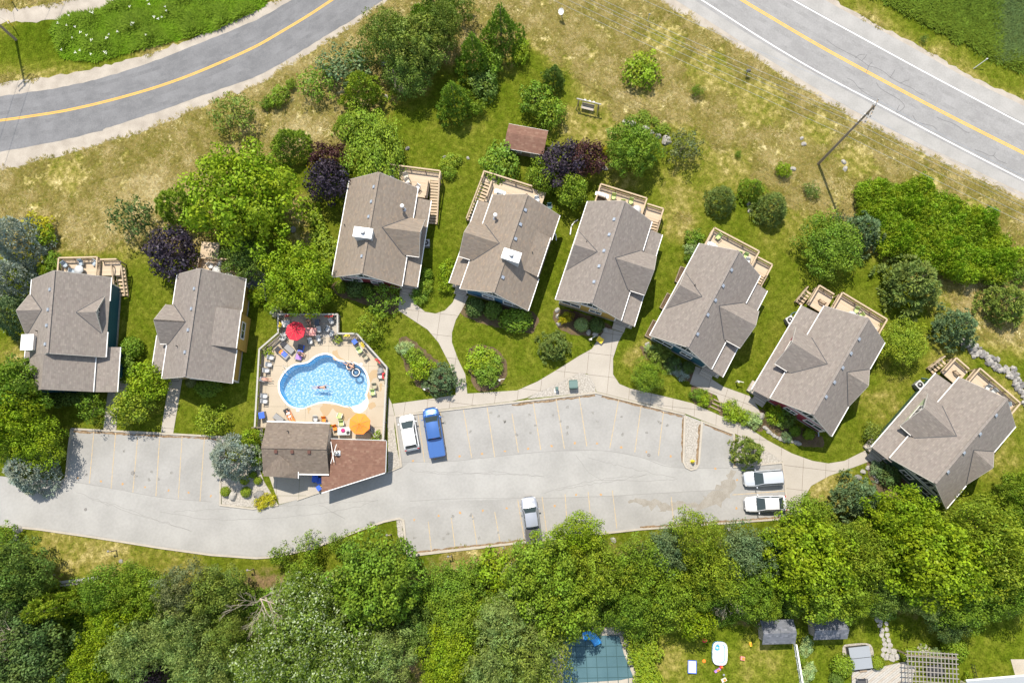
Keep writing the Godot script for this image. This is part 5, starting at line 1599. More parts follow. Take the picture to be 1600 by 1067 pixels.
func make_pool() -> void:
	# basin and water
	var st := begin()
	var rim := begin()
	var n := pool_line.size()
	var floor_line := Geometry2D.offset_polygon(pool_line, -0.55)[0]
	var c := Vector2.ZERO
	for p in pool_line: c += p / n
	for i in n:
		var a := pool_line[i]
		var b := pool_line[(i + 1) % n]
		var a2 := a + (c - a).normalized() * 0.13
		var b2 := b + (c - b).normalized() * 0.13
		quad(st, Vector3(a.x, 0.03, a.y), Vector3(b.x, 0.03, b.y), Vector3(b2.x, -1.35, b2.y), Vector3(a2.x, -1.35, a2.y))
		var o1 := a + (a - c).normalized() * 0.22
		var o2 := b + (b - c).normalized() * 0.22
		quad(rim, Vector3(a.x, 0.052, a.y), Vector3(o1.x, 0.052, o1.y), Vector3(o2.x, 0.052, o2.y), Vector3(b.x, 0.052, b.y))
	var basin := struct_root("swimming_pool")
	# liners: blue floor with soft white blotches, printed strong blue wall with pale pebbles
	var floor_blotches := liner(Vector3(0.075, 0.25, 0.445), Vector3(0.42, 0.52, 0.58), 0.06, 91, 0.60, 0.3)
	var print_wall := liner(Vector3(0.0, 0.38, 0.72), Vector3(0.80, 0.90, 0.96), 0.05, 92, 0.72)
	part("liner_wall", st, mat_tex(print_wall, 2.6, 0.6), basin)
	var fl := PackedVector2Array()
	for p in pool_line: fl.append(p + (c - p).normalized() * 0.12)
	part("liner_floor", flat(begin(), fl, -1.345), mat_tex(floor_blotches, 6.4, 0.6), basin)
	part("coping", rim, M.offwhite, basin)
	# rounded white steps in the lower right lobe
	var lobe := area([543, 635.5, 551, 634, 560, 630.5, 568, 624, 573.5, 617, 580, 627, 575, 642, 561, 650, 547, 645])
	for k in 3:
		var pts := PackedVector2Array()
		for p in lobe: pts.append(p + Vector2(0.36, 0.36) * k)
		for pc in Geometry2D.intersect_polygons(pts, Geometry2D.offset_polygon(pool_line, -0.03)[0]):
			part("pool_step", prism(begin(), pc, -1.34, -0.62 + 0.2 * k), M.white, basin)
	# gently rippled water surface
	var ws := begin()
	ws.set_smooth_group(0)
	var nz := noise(0.9, 3, 93)
	for i in range(-34, 34):
		for k in range(-30, 30):
			var x := c.x + i * 0.25
			var z := c.y + k * 0.25
			var sq := PackedVector2Array([Vector2(x, z), Vector2(x + 0.25, z), Vector2(x + 0.25, z + 0.25), Vector2(x, z + 0.25)])
			for pc in Geometry2D.intersect_polygons(sq, pool_line):
				pc = upward(pc)
				for t in range(1, pc.size() - 1):
					for q in [pc[0], pc[t], pc[t + 1]]:
						v3(ws, Vector3(q.x, -0.10 + 0.012 * nz.get_noise_2d(q.x, q.y), q.y))
	structure("pool_water", ws, M.water)
	# the paved surround in large cast panels
	var yard := area([434, 491, 527, 491, 527, 521, 557, 521, 604, 573, 598, 690, 516, 690, 515, 662, 398, 668, 404, 546, 434, 519], 1.1)
	mark_hard(yard)
	var root := struct_root("pool_surround")
	for i in range(-7, 8):
		for k in range(-6, 9):
			var x := c.x + i * 2.4
			var z := c.y + k * 2.4
			var g := 0.008
			var sq := PackedVector2Array([Vector2(x + g, z + g), Vector2(x + 2.4 - g, z + g), Vector2(x + 2.4 - g, z + 2.4 - g), Vector2(x + g, z + 2.4 - g)])
			for pc in Geometry2D.intersect_polygons(sq, yard):
				for pd in Geometry2D.clip_polygons(pc, pool_line):
					if pd.size() > 2 and not Geometry2D.is_polygon_clockwise(pd):
						part("slab", prism(begin(), pd, -0.03, 0.042 + rng.randf_range(-0.002, 0.002)), M.pool_deck, root)
	# splashed water drying on the paving
	for b in [[[519, 549, 526, 547, 529, 556, 537, 562, 533, 566, 521, 560]], [[577, 583, 588, 577, 592, 585, 582, 594, 576, 600, 573, 592]], [[500, 640, 506, 630, 512, 632, 520, 634, 540, 634, 552, 640, 560, 646, 548, 652, 541, 658, 534, 652, 520, 640, 508, 650]], [[575, 631, 586, 629, 586, 636, 578, 639]], [[480, 637, 484, 636, 483, 644, 481, 645]], [[574, 613, 580, 614, 578, 624, 573, 622]], [[593, 600, 597, 600, 596, 611, 593, 610]]]:
		structure("wet_patch", flat(begin(), ragged(round_off(area(b[0])), 0.25, 0.25, 94), 0.049), M.wet)

func liner(a: Vector3, b: Vector3, f: float, s: int, cut: float, soft := 0.13) -> ImageTexture:
	var size := 512
	var n0 := noise(f, 1, s, true)
	n0.cellular_return_type = FastNoiseLite.RETURN_DISTANCE
	var d0 := n0.get_seamless_image(size, size).get_data()
	var d1 := noise(f * 0.6, 3, s + 1).get_seamless_image(size, size).get_data()
	var out := PackedByteArray()
	out.resize(size * size * 3)
	for i in size * size:
		var t := (255 - d0[i]) / 255.0 * 0.75 + (d1[i] - 127) / 255.0 * 0.9
		t = smoothstep(cut - soft, cut + soft, t)
		var c := a.lerp(b, t)
		var q := lin(c.x, c.y, c.z)
		out[i * 3] = q.r8
		out[i * 3 + 1] = q.g8
		out[i * 3 + 2] = q.b8
	var im := Image.create_from_data(size, size, false, Image.FORMAT_RGB8, out)
	im.generate_mipmaps()
	return ImageTexture.create_from_image(im)

func make_pool_house() -> void:
	var o := thing("pool_house", "low brown shingled pool house with a red-brown shed roof on its right", "building", P(460, 702))
	var off := o.position
	var at := func(x, y, h): return P(x, y, h) - off
	var e := 2.7
	var r := 4.05
	var nl: Vector3 = at.call(416.5, 659, e)
	var nr: Vector3 = at.call(515.2, 662, e)
	var sr: Vector3 = at.call(513.5, 741, e)
	var sl: Vector3 = at.call(411, 740, e)
	var rl: Vector3 = (nl + sl) / 2
	var rr: Vector3 = (nr + sr) / 2
	rl.y = r
	rr.y = r
	var ax := (rr - rl).normalized()
	plane_part("roof_slope", [rl, rr, nr, nl], M.roof_dark, o, ax)
	plane_part("roof_slope", [rl, rr, sr, sl], M.roof_dark, o, ax)
	part("ridge_cap", bar(begin(), rl + Vector3(0, 0.02, 0), rr + Vector3(0, 0.02, 0), 0.28, 0.05), M.roof_dark, o)
	# small gable over the entrance
	var ga: Vector3 = at.call(436.5, 711, 3.75)
	var gf: Vector3 = at.call(437, 745.5, 3.75)
	var g1: Vector3 = at.call(411, 744, 2.65)
	var g2: Vector3 = at.call(465, 747.5, 2.65)
	var k1: Vector3 = at.call(411.5, 735, 2.82)
	var k2: Vector3 = at.call(465.2, 737, 2.82)
	var gx := (gf - ga).normalized()
	plane_part("porch_roof", [ga + Vector3(0, 0.03, 0), gf + Vector3(0, 0.03, 0), g1, k1], M.roof_dark, o, gx)
	plane_part("porch_roof", [ga + Vector3(0, 0.03, 0), gf + Vector3(0, 0.03, 0), g2, k2], M.roof_dark, o, gx)
	var ggb := begin()
	tri(ggb, g1 + Vector3(0.1, -0.1, -0.3), gf + Vector3(0, -0.15, -0.3), g2 + Vector3(-0.1, -0.1, -0.3))
	part("gable", ggb, M.trim, o)
	for p in [g1 + Vector3(0.3, 0, -0.3), g2 + Vector3(-0.3, 0, -0.3)]:
		part("porch_post", box(begin(), Vector3(p.x, 1.3, p.z), Vector3(0.16, 2.6, 0.16)), M.trim, o)
	part("gutter", bar(begin(), nl + Vector3(0, -0.03, -0.06), nr + Vector3(0, -0.03, -0.06), 0.13, 0.12), M.white, o)
	part("gutter", bar(begin(), k2 + Vector3(0.1, -0.15, 0.28), sr + Vector3(0, -0.03, 0.06), 0.13, 0.12), M.white, o)
	part("barge_board", bar(begin(), g2 + Vector3(0.05, -0.05, 0), k2 + Vector3(0.05, -0.05, 0), 0.08, 0.15), M.white, o)
	var pts := PackedVector2Array()
	for p in [nl, nr, sr, sl]:
		var q: Vector3 = p.lerp((nl + sr) / 2, 0.11)
		pts.append(Vector2(q.x, q.z))
	part("wall", prism(begin(), pts, 0, 2.75), M.offwhite, o)
	part("foundation", prism(begin(), Geometry2D.offset_polygon(pts, 0.04)[0], 0, 0.25), M.rock, o)
	for x in [0.22, 0.47, 0.73]:
		var v := rl.lerp(rr, x) + Vector3(0, -0.14, 0.45)
		var vt := part("roof_vent", box(begin(), Vector3.ZERO, Vector3(0.34, 0.2, 0.34), Transform3D(Basis(Vector3.RIGHT, 0.4), v)), mat(0.13, 0.06, 0.045, 0.6), o)
	var pv := rl.lerp(rr, 0.37) + Vector3(0, -0.75, -1.85)
	part("plumbing_stack", tube(begin(), pv, pv + Vector3(0, 0.55, 0), 0.06, 0.06, 8), M.black, o)
	# shed roofed annexe
	var q1: Vector3 = at.call(515.5, 686, 2.55)
	var q2: Vector3 = at.call(603, 689, 2.55)
	var q3: Vector3 = at.call(601.5, 738, 2.45)
	var q4: Vector3 = at.call(502, 769.5, 2.45)
	var q5: Vector3 = at.call(502, 741, 2.5)
	var q6: Vector3 = at.call(514.5, 741, 2.5)
	plane_part("annexe_roof", [q6, q1, q2, q3, q4, q5], M.roof_red, o, Vector3(1, 0, 0))
	part("fascia", bar(begin(), q3 + Vector3(0, -0.08, 0.06), q4 + Vector3(0, -0.08, 0.06), 0.08, 0.16), M.white, o)
	part("fascia", bar(begin(), q1 + Vector3(0, -0.08, -0.06), q2 + Vector3(0, -0.08, -0.06), 0.07, 0.14), M.pale_grey, o)
	part("fascia", bar(begin(), q2 + Vector3(0.06, -0.08, 0), q3 + Vector3(0.06, -0.08, 0), 0.07, 0.14), M.pale_grey, o)
	var an := PackedVector2Array()
	for p in [q1, q2, q3, q4, q5, q6]: an.append(Vector2(p.x, p.z))
	an = Geometry2D.offset_polygon(an, -0.35)[0]
	part("annexe_wall", prism(begin(), an, 0, 2.3), M.offwhite, o)
	var foot := PackedVector2Array()
	for p in an: foot.append(p + Vector2(off.x, off.z))
	mark_hard(foot)
	var b := thing("roof_ventilator", "white square ventilator with a dark cap on the red-brown annexe roof", "vent", P(527.5, 708, 2.5))
	part("curb", box(begin(), Vector3(0, 0.12, 0), Vector3(0.62, 0.24, 0.55)), M.white, b)
	part("hood", lathe(begin(), [Vector2(0.14, 0.2), Vector2(0.14, 0.55), Vector2(0.24, 0.6), Vector2(0, 0.72)], 12), M.pale_grey, b)
	var an2 := thing("roof_antenna", "two crossed white antenna poles beside the ventilator on the annexe roof", "antenna", P(519, 706, 2.55))
	var p0 := an2.position
	part("boom", tube(begin(), P(525.5, 694, 3.3) - p0, P(516.3, 724, 2.9) - p0, 0.04, 0.04, 8), M.white, an2)
	part("boom", tube(begin(), P(516.5, 690, 3.1) - p0, P(521.5, 722, 3.1) - p0, 0.04, 0.04, 8), M.white, an2)
	part("mast", tube(begin(), Vector3(0.0, 0, 0), Vector3(0.05, 0.8, 0), 0.04, 0.04, 8), M.steel, an2)

func bin(label: String, at: Vector3, turn: float, m: Material, lid: Material, s := 1.0) -> void:
	var o := thing("recycling_bin", label, "bin", at, turn)
	part("box", box(begin(), Vector3(0, 0.45 * s, 0), Vector3(0.62 * s, 0.9 * s, 0.66 * s)), m, o)
	part("lid", box(begin(), Vector3(0, 0.93 * s, 0.02), Vector3(0.66 * s, 0.06, 0.72 * s), Transform3D(Basis(Vector3.RIGHT, 0.06), Vector3.ZERO)), lid, o)
	part("handle", bar(begin(), Vector3(-0.2 * s, 0.9 * s, -0.38 * s), Vector3(0.2 * s, 0.9 * s, -0.38 * s), 0.04, 0.04), M.charcoal, o)
	for sx in [-1, 1]:
		part("wheel", tube(begin(), Vector3(sx * 0.24 * s, 0.1, -0.33 * s), Vector3(sx * 0.3 * s, 0.1, -0.33 * s), 0.1, 0.1, 10), M.rubber, o)

func pot_plant(label: String, at: Vector3, r: float, m: String, flower := "") -> void:
	var o := thing("potted_plant", label, "plant", at)
	part("pot", lathe(begin(), [Vector2(r * 0.55, 0), Vector2(r * 0.8, 0.4), Vector2(r * 0.7, 0.4), Vector2(r * 0.6, 0.34), Vector2(0, 0.34)], 12), M.charcoal, o)
	var f := part("foliage", crown(12, 14, 0.36, 0.3, 0.0, 0.3), M[m], o)
	f.transform = Transform3D(Basis.from_scale(Vector3(r * 1.5, 0.55, r * 1.5)), Vector3(0, 0.32, 0))
	if flower:
		var b := part("blossoms", globe(26, 0.3, 0.4), M[flower], o)
		b.transform = Transform3D(Basis.from_scale(Vector3(r * 1.2, 0.45, r * 1.2)), Vector3(0, 0.42, 0))

func flower_box(label: String, x0: float, y0: float, x1: float, y1: float, col: String) -> void:
	var a := P(x0, y0, 1.0)
	var b := P(x1, y1, 1.0)
	var o := thing("flower_box", label, "flower box", (a + b) / 2)
	var d := (b - a) / 2
	part("trough", bar(begin(), -d, d, 0.2, 0.18), M.timber_old, o)
	var lv := begin()
	var L := Leaves.new()
	for i in 50:
		var p := d * rng.randf_range(-1, 1) + Vector3(rng.randf_range(-0.14, 0.14), rng.randf_range(0.08, 0.3), rng.randf_range(-0.14, 0.14))
		L.leaf(p, rdir(), rdir(), 0.13, 0.08, tint(rng.randf_range(0.6, 1.0), 0.05))
	part("leaves", L.mesh(), M.l_fresh, o)
	var F := Leaves.new()
	for i in 26:
		var p := d * rng.randf_range(-1, 1) + Vector3(rng.randf_range(-0.14, 0.14), rng.randf_range(0.2, 0.38), rng.randf_range(-0.14, 0.14))
		var nn := Vector3(rng.randf_range(-0.5, 0.5), 0, rng.randf_range(-0.5, 0.5)) + Vector3.RIGHT
		F.leaf(p, nn.normalized(), Vector3(0, 0.3, 1).normalized(), 0.13, 0.12, Color(1, 1, 1))
	part("flowers", F.mesh(), M[col], o)

func make_pool_yard() -> void:
	var cap := 1.25
	fence("grey picket fence round the pool, with its long left arm", area([516, 491, 434, 491, 434, 520, 404.5, 545.5, 397.5, 667], cap), cap)
	fence("grey picket fence round the right side of the pool down to the annexe", area([516, 491, 527, 491, 527, 521, 557, 521, 604, 573.5, 598, 688], cap), cap)
	var gate := thing("wooden_gate", "plain wooden gate between the left pool fence and the pool house", "gate", P(405, 669))
	part("frame", box(begin(), Vector3(0, 1.05, 0), Vector3(1.2, 0.1, 0.08)), M.timber_old, gate)
	for i in 7: part("slat", box(begin(), Vector3(-0.54 + i * 0.18, 0.55, 0), Vector3(0.12, 1.0, 0.03)), M.timber_old, gate)
	umbrella("red eight-sided umbrella at the top of the pool yard", P(460, 516.5, 2.5) * Vector3(1, 0, 1), 1.17, M.red, 0.2)
	umbrella("orange eight-sided umbrella in front of the annexe", P(561, 662, 2.5) * Vector3(1, 0, 1), 1.26, M.orange, 0.35)
	var y := Vector3(0, 0.045, 0)
	var dark := make_chair("patio_chair", M.charcoal, M.pale_grey, "")
	var first := true
	for c in [[445, 522, 2.3, "grey patio chair left of the red umbrella, nearest the fence corner"], [443.5, 528, 2.5, "grey patio chair below the fence corner left of the red umbrella"], [485, 534, 0.2, "grey patio chair below the table, right of the red umbrella"], [498, 530, 0.1, "grey patio chair with its back to the wooden patch, right of the table"], [499, 516, 0.2, "pale blue-grey patio chair at the right end of the red table"], [512, 515, -0.4, "grey patio chair upper of two by the fence step, on the wooden patch"], [518, 522, -0.4, "grey patio chair lower of two by the fence step, on the wooden patch"], [518, 503, 0.5, "white-topped patio chair in the top right corner of the pool yard"],
			[424, 559, 1.4, "grey patio chair topmost of those down the left fence"], [421, 570, 1.5, "light grey patio chair second down the left fence"], [417, 579, 1.6, "grey patio chair with a blue bag, beside the sunbather"], [414, 619, 1.5, "light grey patio chair below the sunbather at the left fence"], [414, 627, 1.5, "dark patio chair lowest down the left fence"], [493, 655, 0.0, "light grey patio chair above the pool house roof"], [594, 588, 0.1, "grey patio chair by the red and yellow flowers at the right fence"]]:
		var at := P(c[0], c[1], 0.4) * Vector3(1, 0, 1) + y
		if first:
			dark.position = at
			dark.rotation.y = c[2]
			dark.set_meta("label", c[3])
			dark.set_meta("group", "grey patio chairs round the pool")
			first = false
		else:
			copy(dark, c[3], at, c[2])
	var lime := make_chair("patio_chair", M.pale_grey, M.lime, "")
	first = true
	for c in [[562, 548, 0.6, "lime green patio chair by the slanting right fence"], [582.5, 614, 0.1, "lime green patio chair right of the pool under the tan chair"], [531, 649, 2.9, "lime green patio chair upper of two left of the orange umbrella"], [533.5, 662, 0.1, "lime green patio chair lower of two left of the orange umbrella"]]:
		var at := P(c[0], c[1], 0.4) * Vector3(1, 0, 1) + y
		if first:
			lime.position = at
			lime.rotation.y = c[2]
			lime.set_meta("label", c[3])
			lime.set_meta("group", "lime green patio chairs round the pool")
			first = false
		else:
			copy(lime, c[3], at, c[2])
	var tan_chair := make_chair("patio_chair", M.timber_old, mat(0.36, 0.33, 0.24, 0.8), "tan slatted patio chair by the slanting right fence under the lime one")
	tan_chair.position = P(571.5, 558.5, 0.4) * Vector3(1, 0, 1) + y
	tan_chair.rotation.y = 0.7
	copy(tan_chair, "tan patio chair right of the pool, above the lime one", P(585, 604, 0.4) * Vector3(1, 0, 1) + y, 0.1)
	var oc := make_chair("patio_chair", M.charcoal, M.orange, "orange chair at the left end of the grey table by the annexe")
	oc.position = P(523.5, 669, 0.4) * Vector3(1, 0, 1) + y
	oc.rotation.y = 0.3
	copy(oc, "orange chair just above the edge of the pool house roof", P(506, 656, 0.4) * Vector3(1, 0, 1) + y, 0.1)
	var lg := make_lounger(M.charcoal, M.grey, "empty grey sun lounger, slanting, below the red umbrella")
	lg.position = P(449, 543, 0.3) * Vector3(1, 0, 1) + y
	lg.rotation.y = 0.86
	copy(lg, "grey sun lounger with the orange and blue towels", P(440.5, 552, 0.3) * Vector3(1, 0, 1) + y, 0.86)
	copy(lg, "sun lounger with the blue and purple towels, below the red umbrella's shadow", P(467.5, 551, 0.3) * Vector3(1, 0, 1) + y, -0.25)
	copy(lg, "sun lounger under the orange towel, above the pool house", P(452, 650, 0.3) * Vector3(1, 0, 1) + y, 0.5)
	copy(lg, "dark sun lounger half hidden at the top edge of the pool house roof", P(438, 656, 0.3) * Vector3(1, 0, 1) + y, -2.2)
	var bench := make_chair("garden_bench", M.timber_old, M.boards_grey, "slatted grey wooden bench at the lower right of the pool yard")
	bench.position = P(586, 675, 0.4) * Vector3(1, 0, 1) + y
	bench.rotation.y = 2.3
	bench.scale = Vector3(2.2, 1, 1)
	bench.set_meta("category", "bench")
	make_table("patio_table", "red and white patterned table right of the red umbrella", P(485, 518.5, 0.7) * Vector3(1, 0, 1) + y, 0.0, 1.35, 0.95, mat_tex(grain(64, Vector3(0.40, 0.12, 0.11), Vector3(0.75, 0.45, 0.42), 0.06, 0.3, 0.5, 95, 2.0), 1.2, 0.8))
	make_table("patio_table", "grey patio table with a magenta bowl left of the orange umbrella", P(537, 673.5, 0.7) * Vector3(1, 0, 1) + y, 0.02, 1.45, 0.92, M.pale_grey)
	make_table("patio_table", "dark blue-grey table in the shade at the top fence", P(495, 503.5, 0.7) * Vector3(1, 0, 1) + y, 0.0, 0.55, 0.75, mat(0.06, 0.08, 0.11, 0.6))
	round_table("small round dark side table at the right fence below the corner", P(594.5, 579.5, 0.7) * Vector3(1, 0, 1) + y, 0.38, M.grey)
	make_table("patio_table", "pale wicker table in the shade left of the red umbrella", P(446, 506, 0.7) * Vector3(1, 0, 1) + y, 0.0, 0.95, 0.8, M.pale_grey)
	var bowl := part("bowl", lathe(begin(), [Vector2(0.1, 0), Vector2(0.22, 0.08), Vector2(0.23, 0.14), Vector2(0.15, 0.13), Vector2(0, 0.18)], 14), M.magenta, self, P(536, 672.5, 0.74) + y)
	tag(bowl, "magenta flower bowl on the grey patio table", "bowl")
	var hat := part("sun_hat", lathe(begin(), [Vector2(0.22, 0), Vector2(0.12, 0.03), Vector2(0.1, 0.12), Vector2(0, 0.14)], 14), M.charcoal, self, P(543.5, 676, 0.74) + y)
	tag(hat, "dark sun hat on the right end of the grey patio table", "hat")
	# towels
	for t in [["orange and yellow towel on the upper part of the second slanting lounger", 437, 548.5, 0.86, 0.62, 0.75, M.orange], ["violet-blue towel on the lower part of the second slanting lounger", 443.5, 553.5, 0.86, 0.6, 0.7, M.blue], ["royal blue towel on the head of the lounger below the umbrella's shadow", 469.5, 545, -0.25, 0.7, 0.95, M.blue], ["purple striped towel on the foot of the lounger below the umbrella's shadow", 466, 557, -0.25, 0.75, 0.7, M.purple_cloth], ["bright orange towel under the sunbather above the pool house", 453, 652, 0.5, 0.7, 1.5, M.orange]]:
		var st := begin()
		var nz := noise(1.7, 2, int(t[1]))
		for i in 6:
			for k in 6:
				var q := []
				for e in [[0, 0], [1, 0], [1, 1], [0, 1]]:
					var u: float = (i + e[0]) / 6.0 - 0.5
					var v: float = (k + e[1]) / 6.0 - 0.5
					q.append(Vector3(u * t[4], 0.02 * nz.get_noise_2d(u * 9, v * 9) - maxf(0.0, absf(u) - 0.42) * 1.4, v * t[5]))
				quad(st, q[0], q[1], q[2], q[3])
		var o := part("beach_towel", st, t[6], self, P(t[1], t[2], 0.42) * Vector3(1, 0, 1) + Vector3(0, 0.47, 0))
		o.rotation.y = t[3]
		tag(o, t[0], "towel")
	# people
	person("sunbather lying on the orange towel above the pool house", P(453, 651, 0.4) * Vector3(1, 0, 1) + Vector3(0, 0.48, 0), 0.5, "lie", M.white, true)
	person("person sitting with crossed arms on the purple towel at the pool's upper left", P(469, 553, 0.4) * Vector3(1, 0, 1) + Vector3(0, 0.48, 0), 1.2, "sit", M.charcoal)
	person("sunbather stretched out from a chair at the left fence, legs towards the pool", P(413, 593, 0.4) * Vector3(1, 0, 1) + Vector3(0, 0.40, 0), 1.5, "lie", M.pink, true)
	person("person sitting in the shade between the red umbrella and the top fence", P(482.5, 502.5, 0.4) * Vector3(1, 0, 1) + Vector3(0, 0.48, 0), 0.2, "sit", M.black)
	person("person under the right edge of the orange umbrella", P(576, 671, 0.4) * Vector3(1, 0, 1) + Vector3(0, 0.48, 0), -1.4, "sit", M.purple_cloth)
	for q in [[482.5, 502.5, 0.2, "dark chair under the person in the shade at the top fence"], [576, 671, -1.4, "chair under the person beneath the orange umbrella"], [413, 593, 1.5, "chair under the sunbather at the left fence"]]:
		copy(dark, q[3], P(q[0], q[1], 0.4) * Vector3(1, 0, 1) + y, q[2])
	person("swimmer in dark trunks in the middle of the pool, face down", P(499, 605) * Vector3(1, 0, 1) + Vector3(0, -0.25, 0), -1.55, "swim", mat(0.03, 0.03, 0.12, 0.7))
	person("bather lying on the dark swim ring at the pool's upper right", P(546.5, 571) * Vector3(1, 0, 1) + Vector3(0, 0.0, 0), -2.1, "float", M.charcoal)
	for q in [[547, 572, 0.42, 0.15, "dark swim ring under the bather at the pool's upper right"], [556, 582, 0.42, 0.13, "empty black and white swim ring right below the bather"]]:
		var o := thing("swim_ring", q[4], "swim ring", P(q[0], q[1]) * Vector3(1, 0, 1) + Vector3(0, -0.02, 0))
		var tm := TorusMesh.new()
		tm.inner_radius = q[2] - q[3]
		tm.outer_radius = q[2] + q[3]
		part("tube", tm, M.charcoal, o)
		var ts := TorusMesh.new()
		ts.inner_radius = q[2] - 0.05
		ts.outer_radius = q[2] + 0.05
		ts.ring_segments = 8
		part("white_stripe", ts, M.white, o, Vector3(0, q[3] - 0.035, 0))
	# pots, flower boxes, bins
	pot_plant("yellow-green potted plant at the inner fence step", P(528.5, 529, 0.6) * Vector3(1, 0, 1), 0.4, "l_gold")
	pot_plant("bushy potted plant at the left fence above the chairs", P(418, 549, 0.6) * Vector3(1, 0, 1), 0.45, "l_gold")
	pot_plant("green potted plant at the annexe wall beside the bench", P(589, 680, 0.6) * Vector3(1, 0, 1), 0.42, "l_fresh")
	pot_plant("pot of yellow flowers in front of the bench", P(583, 686, 0.4) * Vector3(1, 0, 1), 0.28, "l_fresh", "l_yellow")
	flower_box("red flower box on the top pool fence, leftmost", 447, 494, 455, 494, "red")
	flower_box("yellow and dark flower box on the top fence above the person", 477, 494, 486, 494, "yellow")
	flower_box("red and yellow flower box at the right end of the top fence", 507, 495, 520, 495, "red")
	flower_box("yellow flower box on the short fence by the blue bin", 539, 525, 545, 525, "yellow")
	flower_box("yellow flower box on the slanting right fence, upper one", 564, 537, 569, 542, "yellow")
	flower_box("red and pink flower box on the slanting right fence, lower one", 586, 560, 594, 568, "red")
	flower_box("red and yellow flower box on the right fence beside the round table", 599, 584, 598, 592, "red")
	flower_box("yellow flower box on the left fence corner by the red umbrella", 438, 505, 438, 511, "yellow")
	bin("blue recycling bin leaning at the short fence, right of the red umbrella", P(553, 533, 0.8) * Vector3(1, 0, 1), 0.7, M.charcoal, M.blue, 0.8)
	bin("blue lidded bin at the lower left fence", P(408.5, 648, 0.8) * Vector3(1, 0, 1), 0.2, M.grey, M.blue)
	bin("blue wheeled bin against the pool house, left of two", P(492, 749, 0.8) * Vector3(1, 0, 1), 3.1, M.blue, M.blue)
	bin("blue wheeled bin beside the annexe wall, right of two", P(499, 752, 0.8) * Vector3(1, 0, 1), 3.1, M.blue, M.blue, 0.9)
	bin("small blue box with the lime lid at the corner of the annexe", P(498, 762, 0.5) * Vector3(1, 0, 1), 0.6, M.blue, M.blue, 0.75)
	bin("small lime green lidded box behind the blue box at the annexe", P(501.5, 757, 0.5) * Vector3(1, 0, 1), 0.3, M.blue, M.yellow, 0.5)
	var lad := thing("pool_ladder", "chrome handrails at the pool's upper left edge", "handrail", P(448, 578))
	for s in [-0.3, 0.3]:
		part("rail", tube(begin(), Vector3(-0.5, 0.05, -0.3 + s), Vector3(-0.3, 0.75, -0.1 + s), 0.025, 0.025), M.steel, lad)
		part("rail", tube(begin(), Vector3(-0.3, 0.75, -0.1 + s), Vector3(0.35, 0.7, 0.35 + s), 0.025, 0.025), M.steel, lad)
		part("rail", tube(begin(), Vector3(0.35, 0.7, 0.35 + s), Vector3(0.5, -0.6, 0.45 + s), 0.025, 0.025), M.steel, lad)
	for q in [[564, 569.5, "round white lid in the paving at the pool's upper right"], [465, 641.5, "round white lid in the paving at the pool's lower left"]]:
		var lid := P(q[0], q[1])
		tag(part("skimmer_lid", lathe(begin(), [Vector2(0.2, 0.0), Vector2(0.2, 0.06), Vector2(0, 0.065)], 14, Vector3(lid.x, 0, lid.z)), M.white), q[2], "lid")
	var pad := area([487, 497, 526, 496, 526, 527, 502, 527, 486, 522])
	structure("wooden_platform", prism(begin(), pad, 0.0, 0.07), M.boards_grey)

# ------------------------------------------------------------------ vehicles: nose towards -z
func loft(stations: Array) -> SurfaceTool:
	var st := begin()
	st.set_smooth_group(0)
	var rings := []
	for s in stations:
		var z: float = s[0]
		var w: float = s[1]
		var lo: float = s[2]
		var top: float = s[3]
		var m := lerpf(lo, top, 0.55)
		var r := []
		for q in [[0.86, lo], [0.97, lo + 0.12], [1.0, m], [0.97, top - 0.10], [0.90, top - 0.03], [0.72, top + 0.0], [0.35, top + 0.025]]:
			r.append(Vector3(w * q[0], q[1], z))
		r.append(Vector3(0, top + 0.03, z))
		for k in range(6, -1, -1):
			r.append(Vector3(-r[k].x, r[k].y, z))
		rings.append(r)
	for i in rings.size() - 1:
		var a = rings[i]
		var b = rings[i + 1]
		for k in a.size() - 1:
			quad(st, a[k], a[k + 1], b[k + 1], b[k])
	for e in [rings[0], rings[-1]]:
		var c := Vector3.ZERO
		for p in e: c += p / e.size()
		for k in e.size() - 1:
			if e == rings[0]: tri(st, c, e[k + 1], e[k])
			else: tri(st, c, e[k], e[k + 1])
	return st

func glass_panel(n: String, o: Node, a: Vector3, b: Vector3, c: Vector3, d: Vector3, m: Material, inset := 0.05) -> void:
	var mid := (a + b + c + d) / 4
	var q := []
	for p in [a, b, c, d]:
		q.append(p.move_toward(mid, inset))
	var nn: Vector3 = (q[0] - q[2]).cross(q[0] - q[1]).normalized()
	if nn.dot(mid - Vector3(0, 0.9, mid.z * 0.3)) < 0.0: nn = -nn
	var st := begin()
	var off := nn * 0.012
	quad(st, q[0] + off, q[1] + off, q[2] + off, q[3] + off)
	for k in 4:
		quad(st, q[k] + off, q[k] - off, q[(k + 1) % 4] - off, q[(k + 1) % 4] + off)
	part(n, st, m, o)

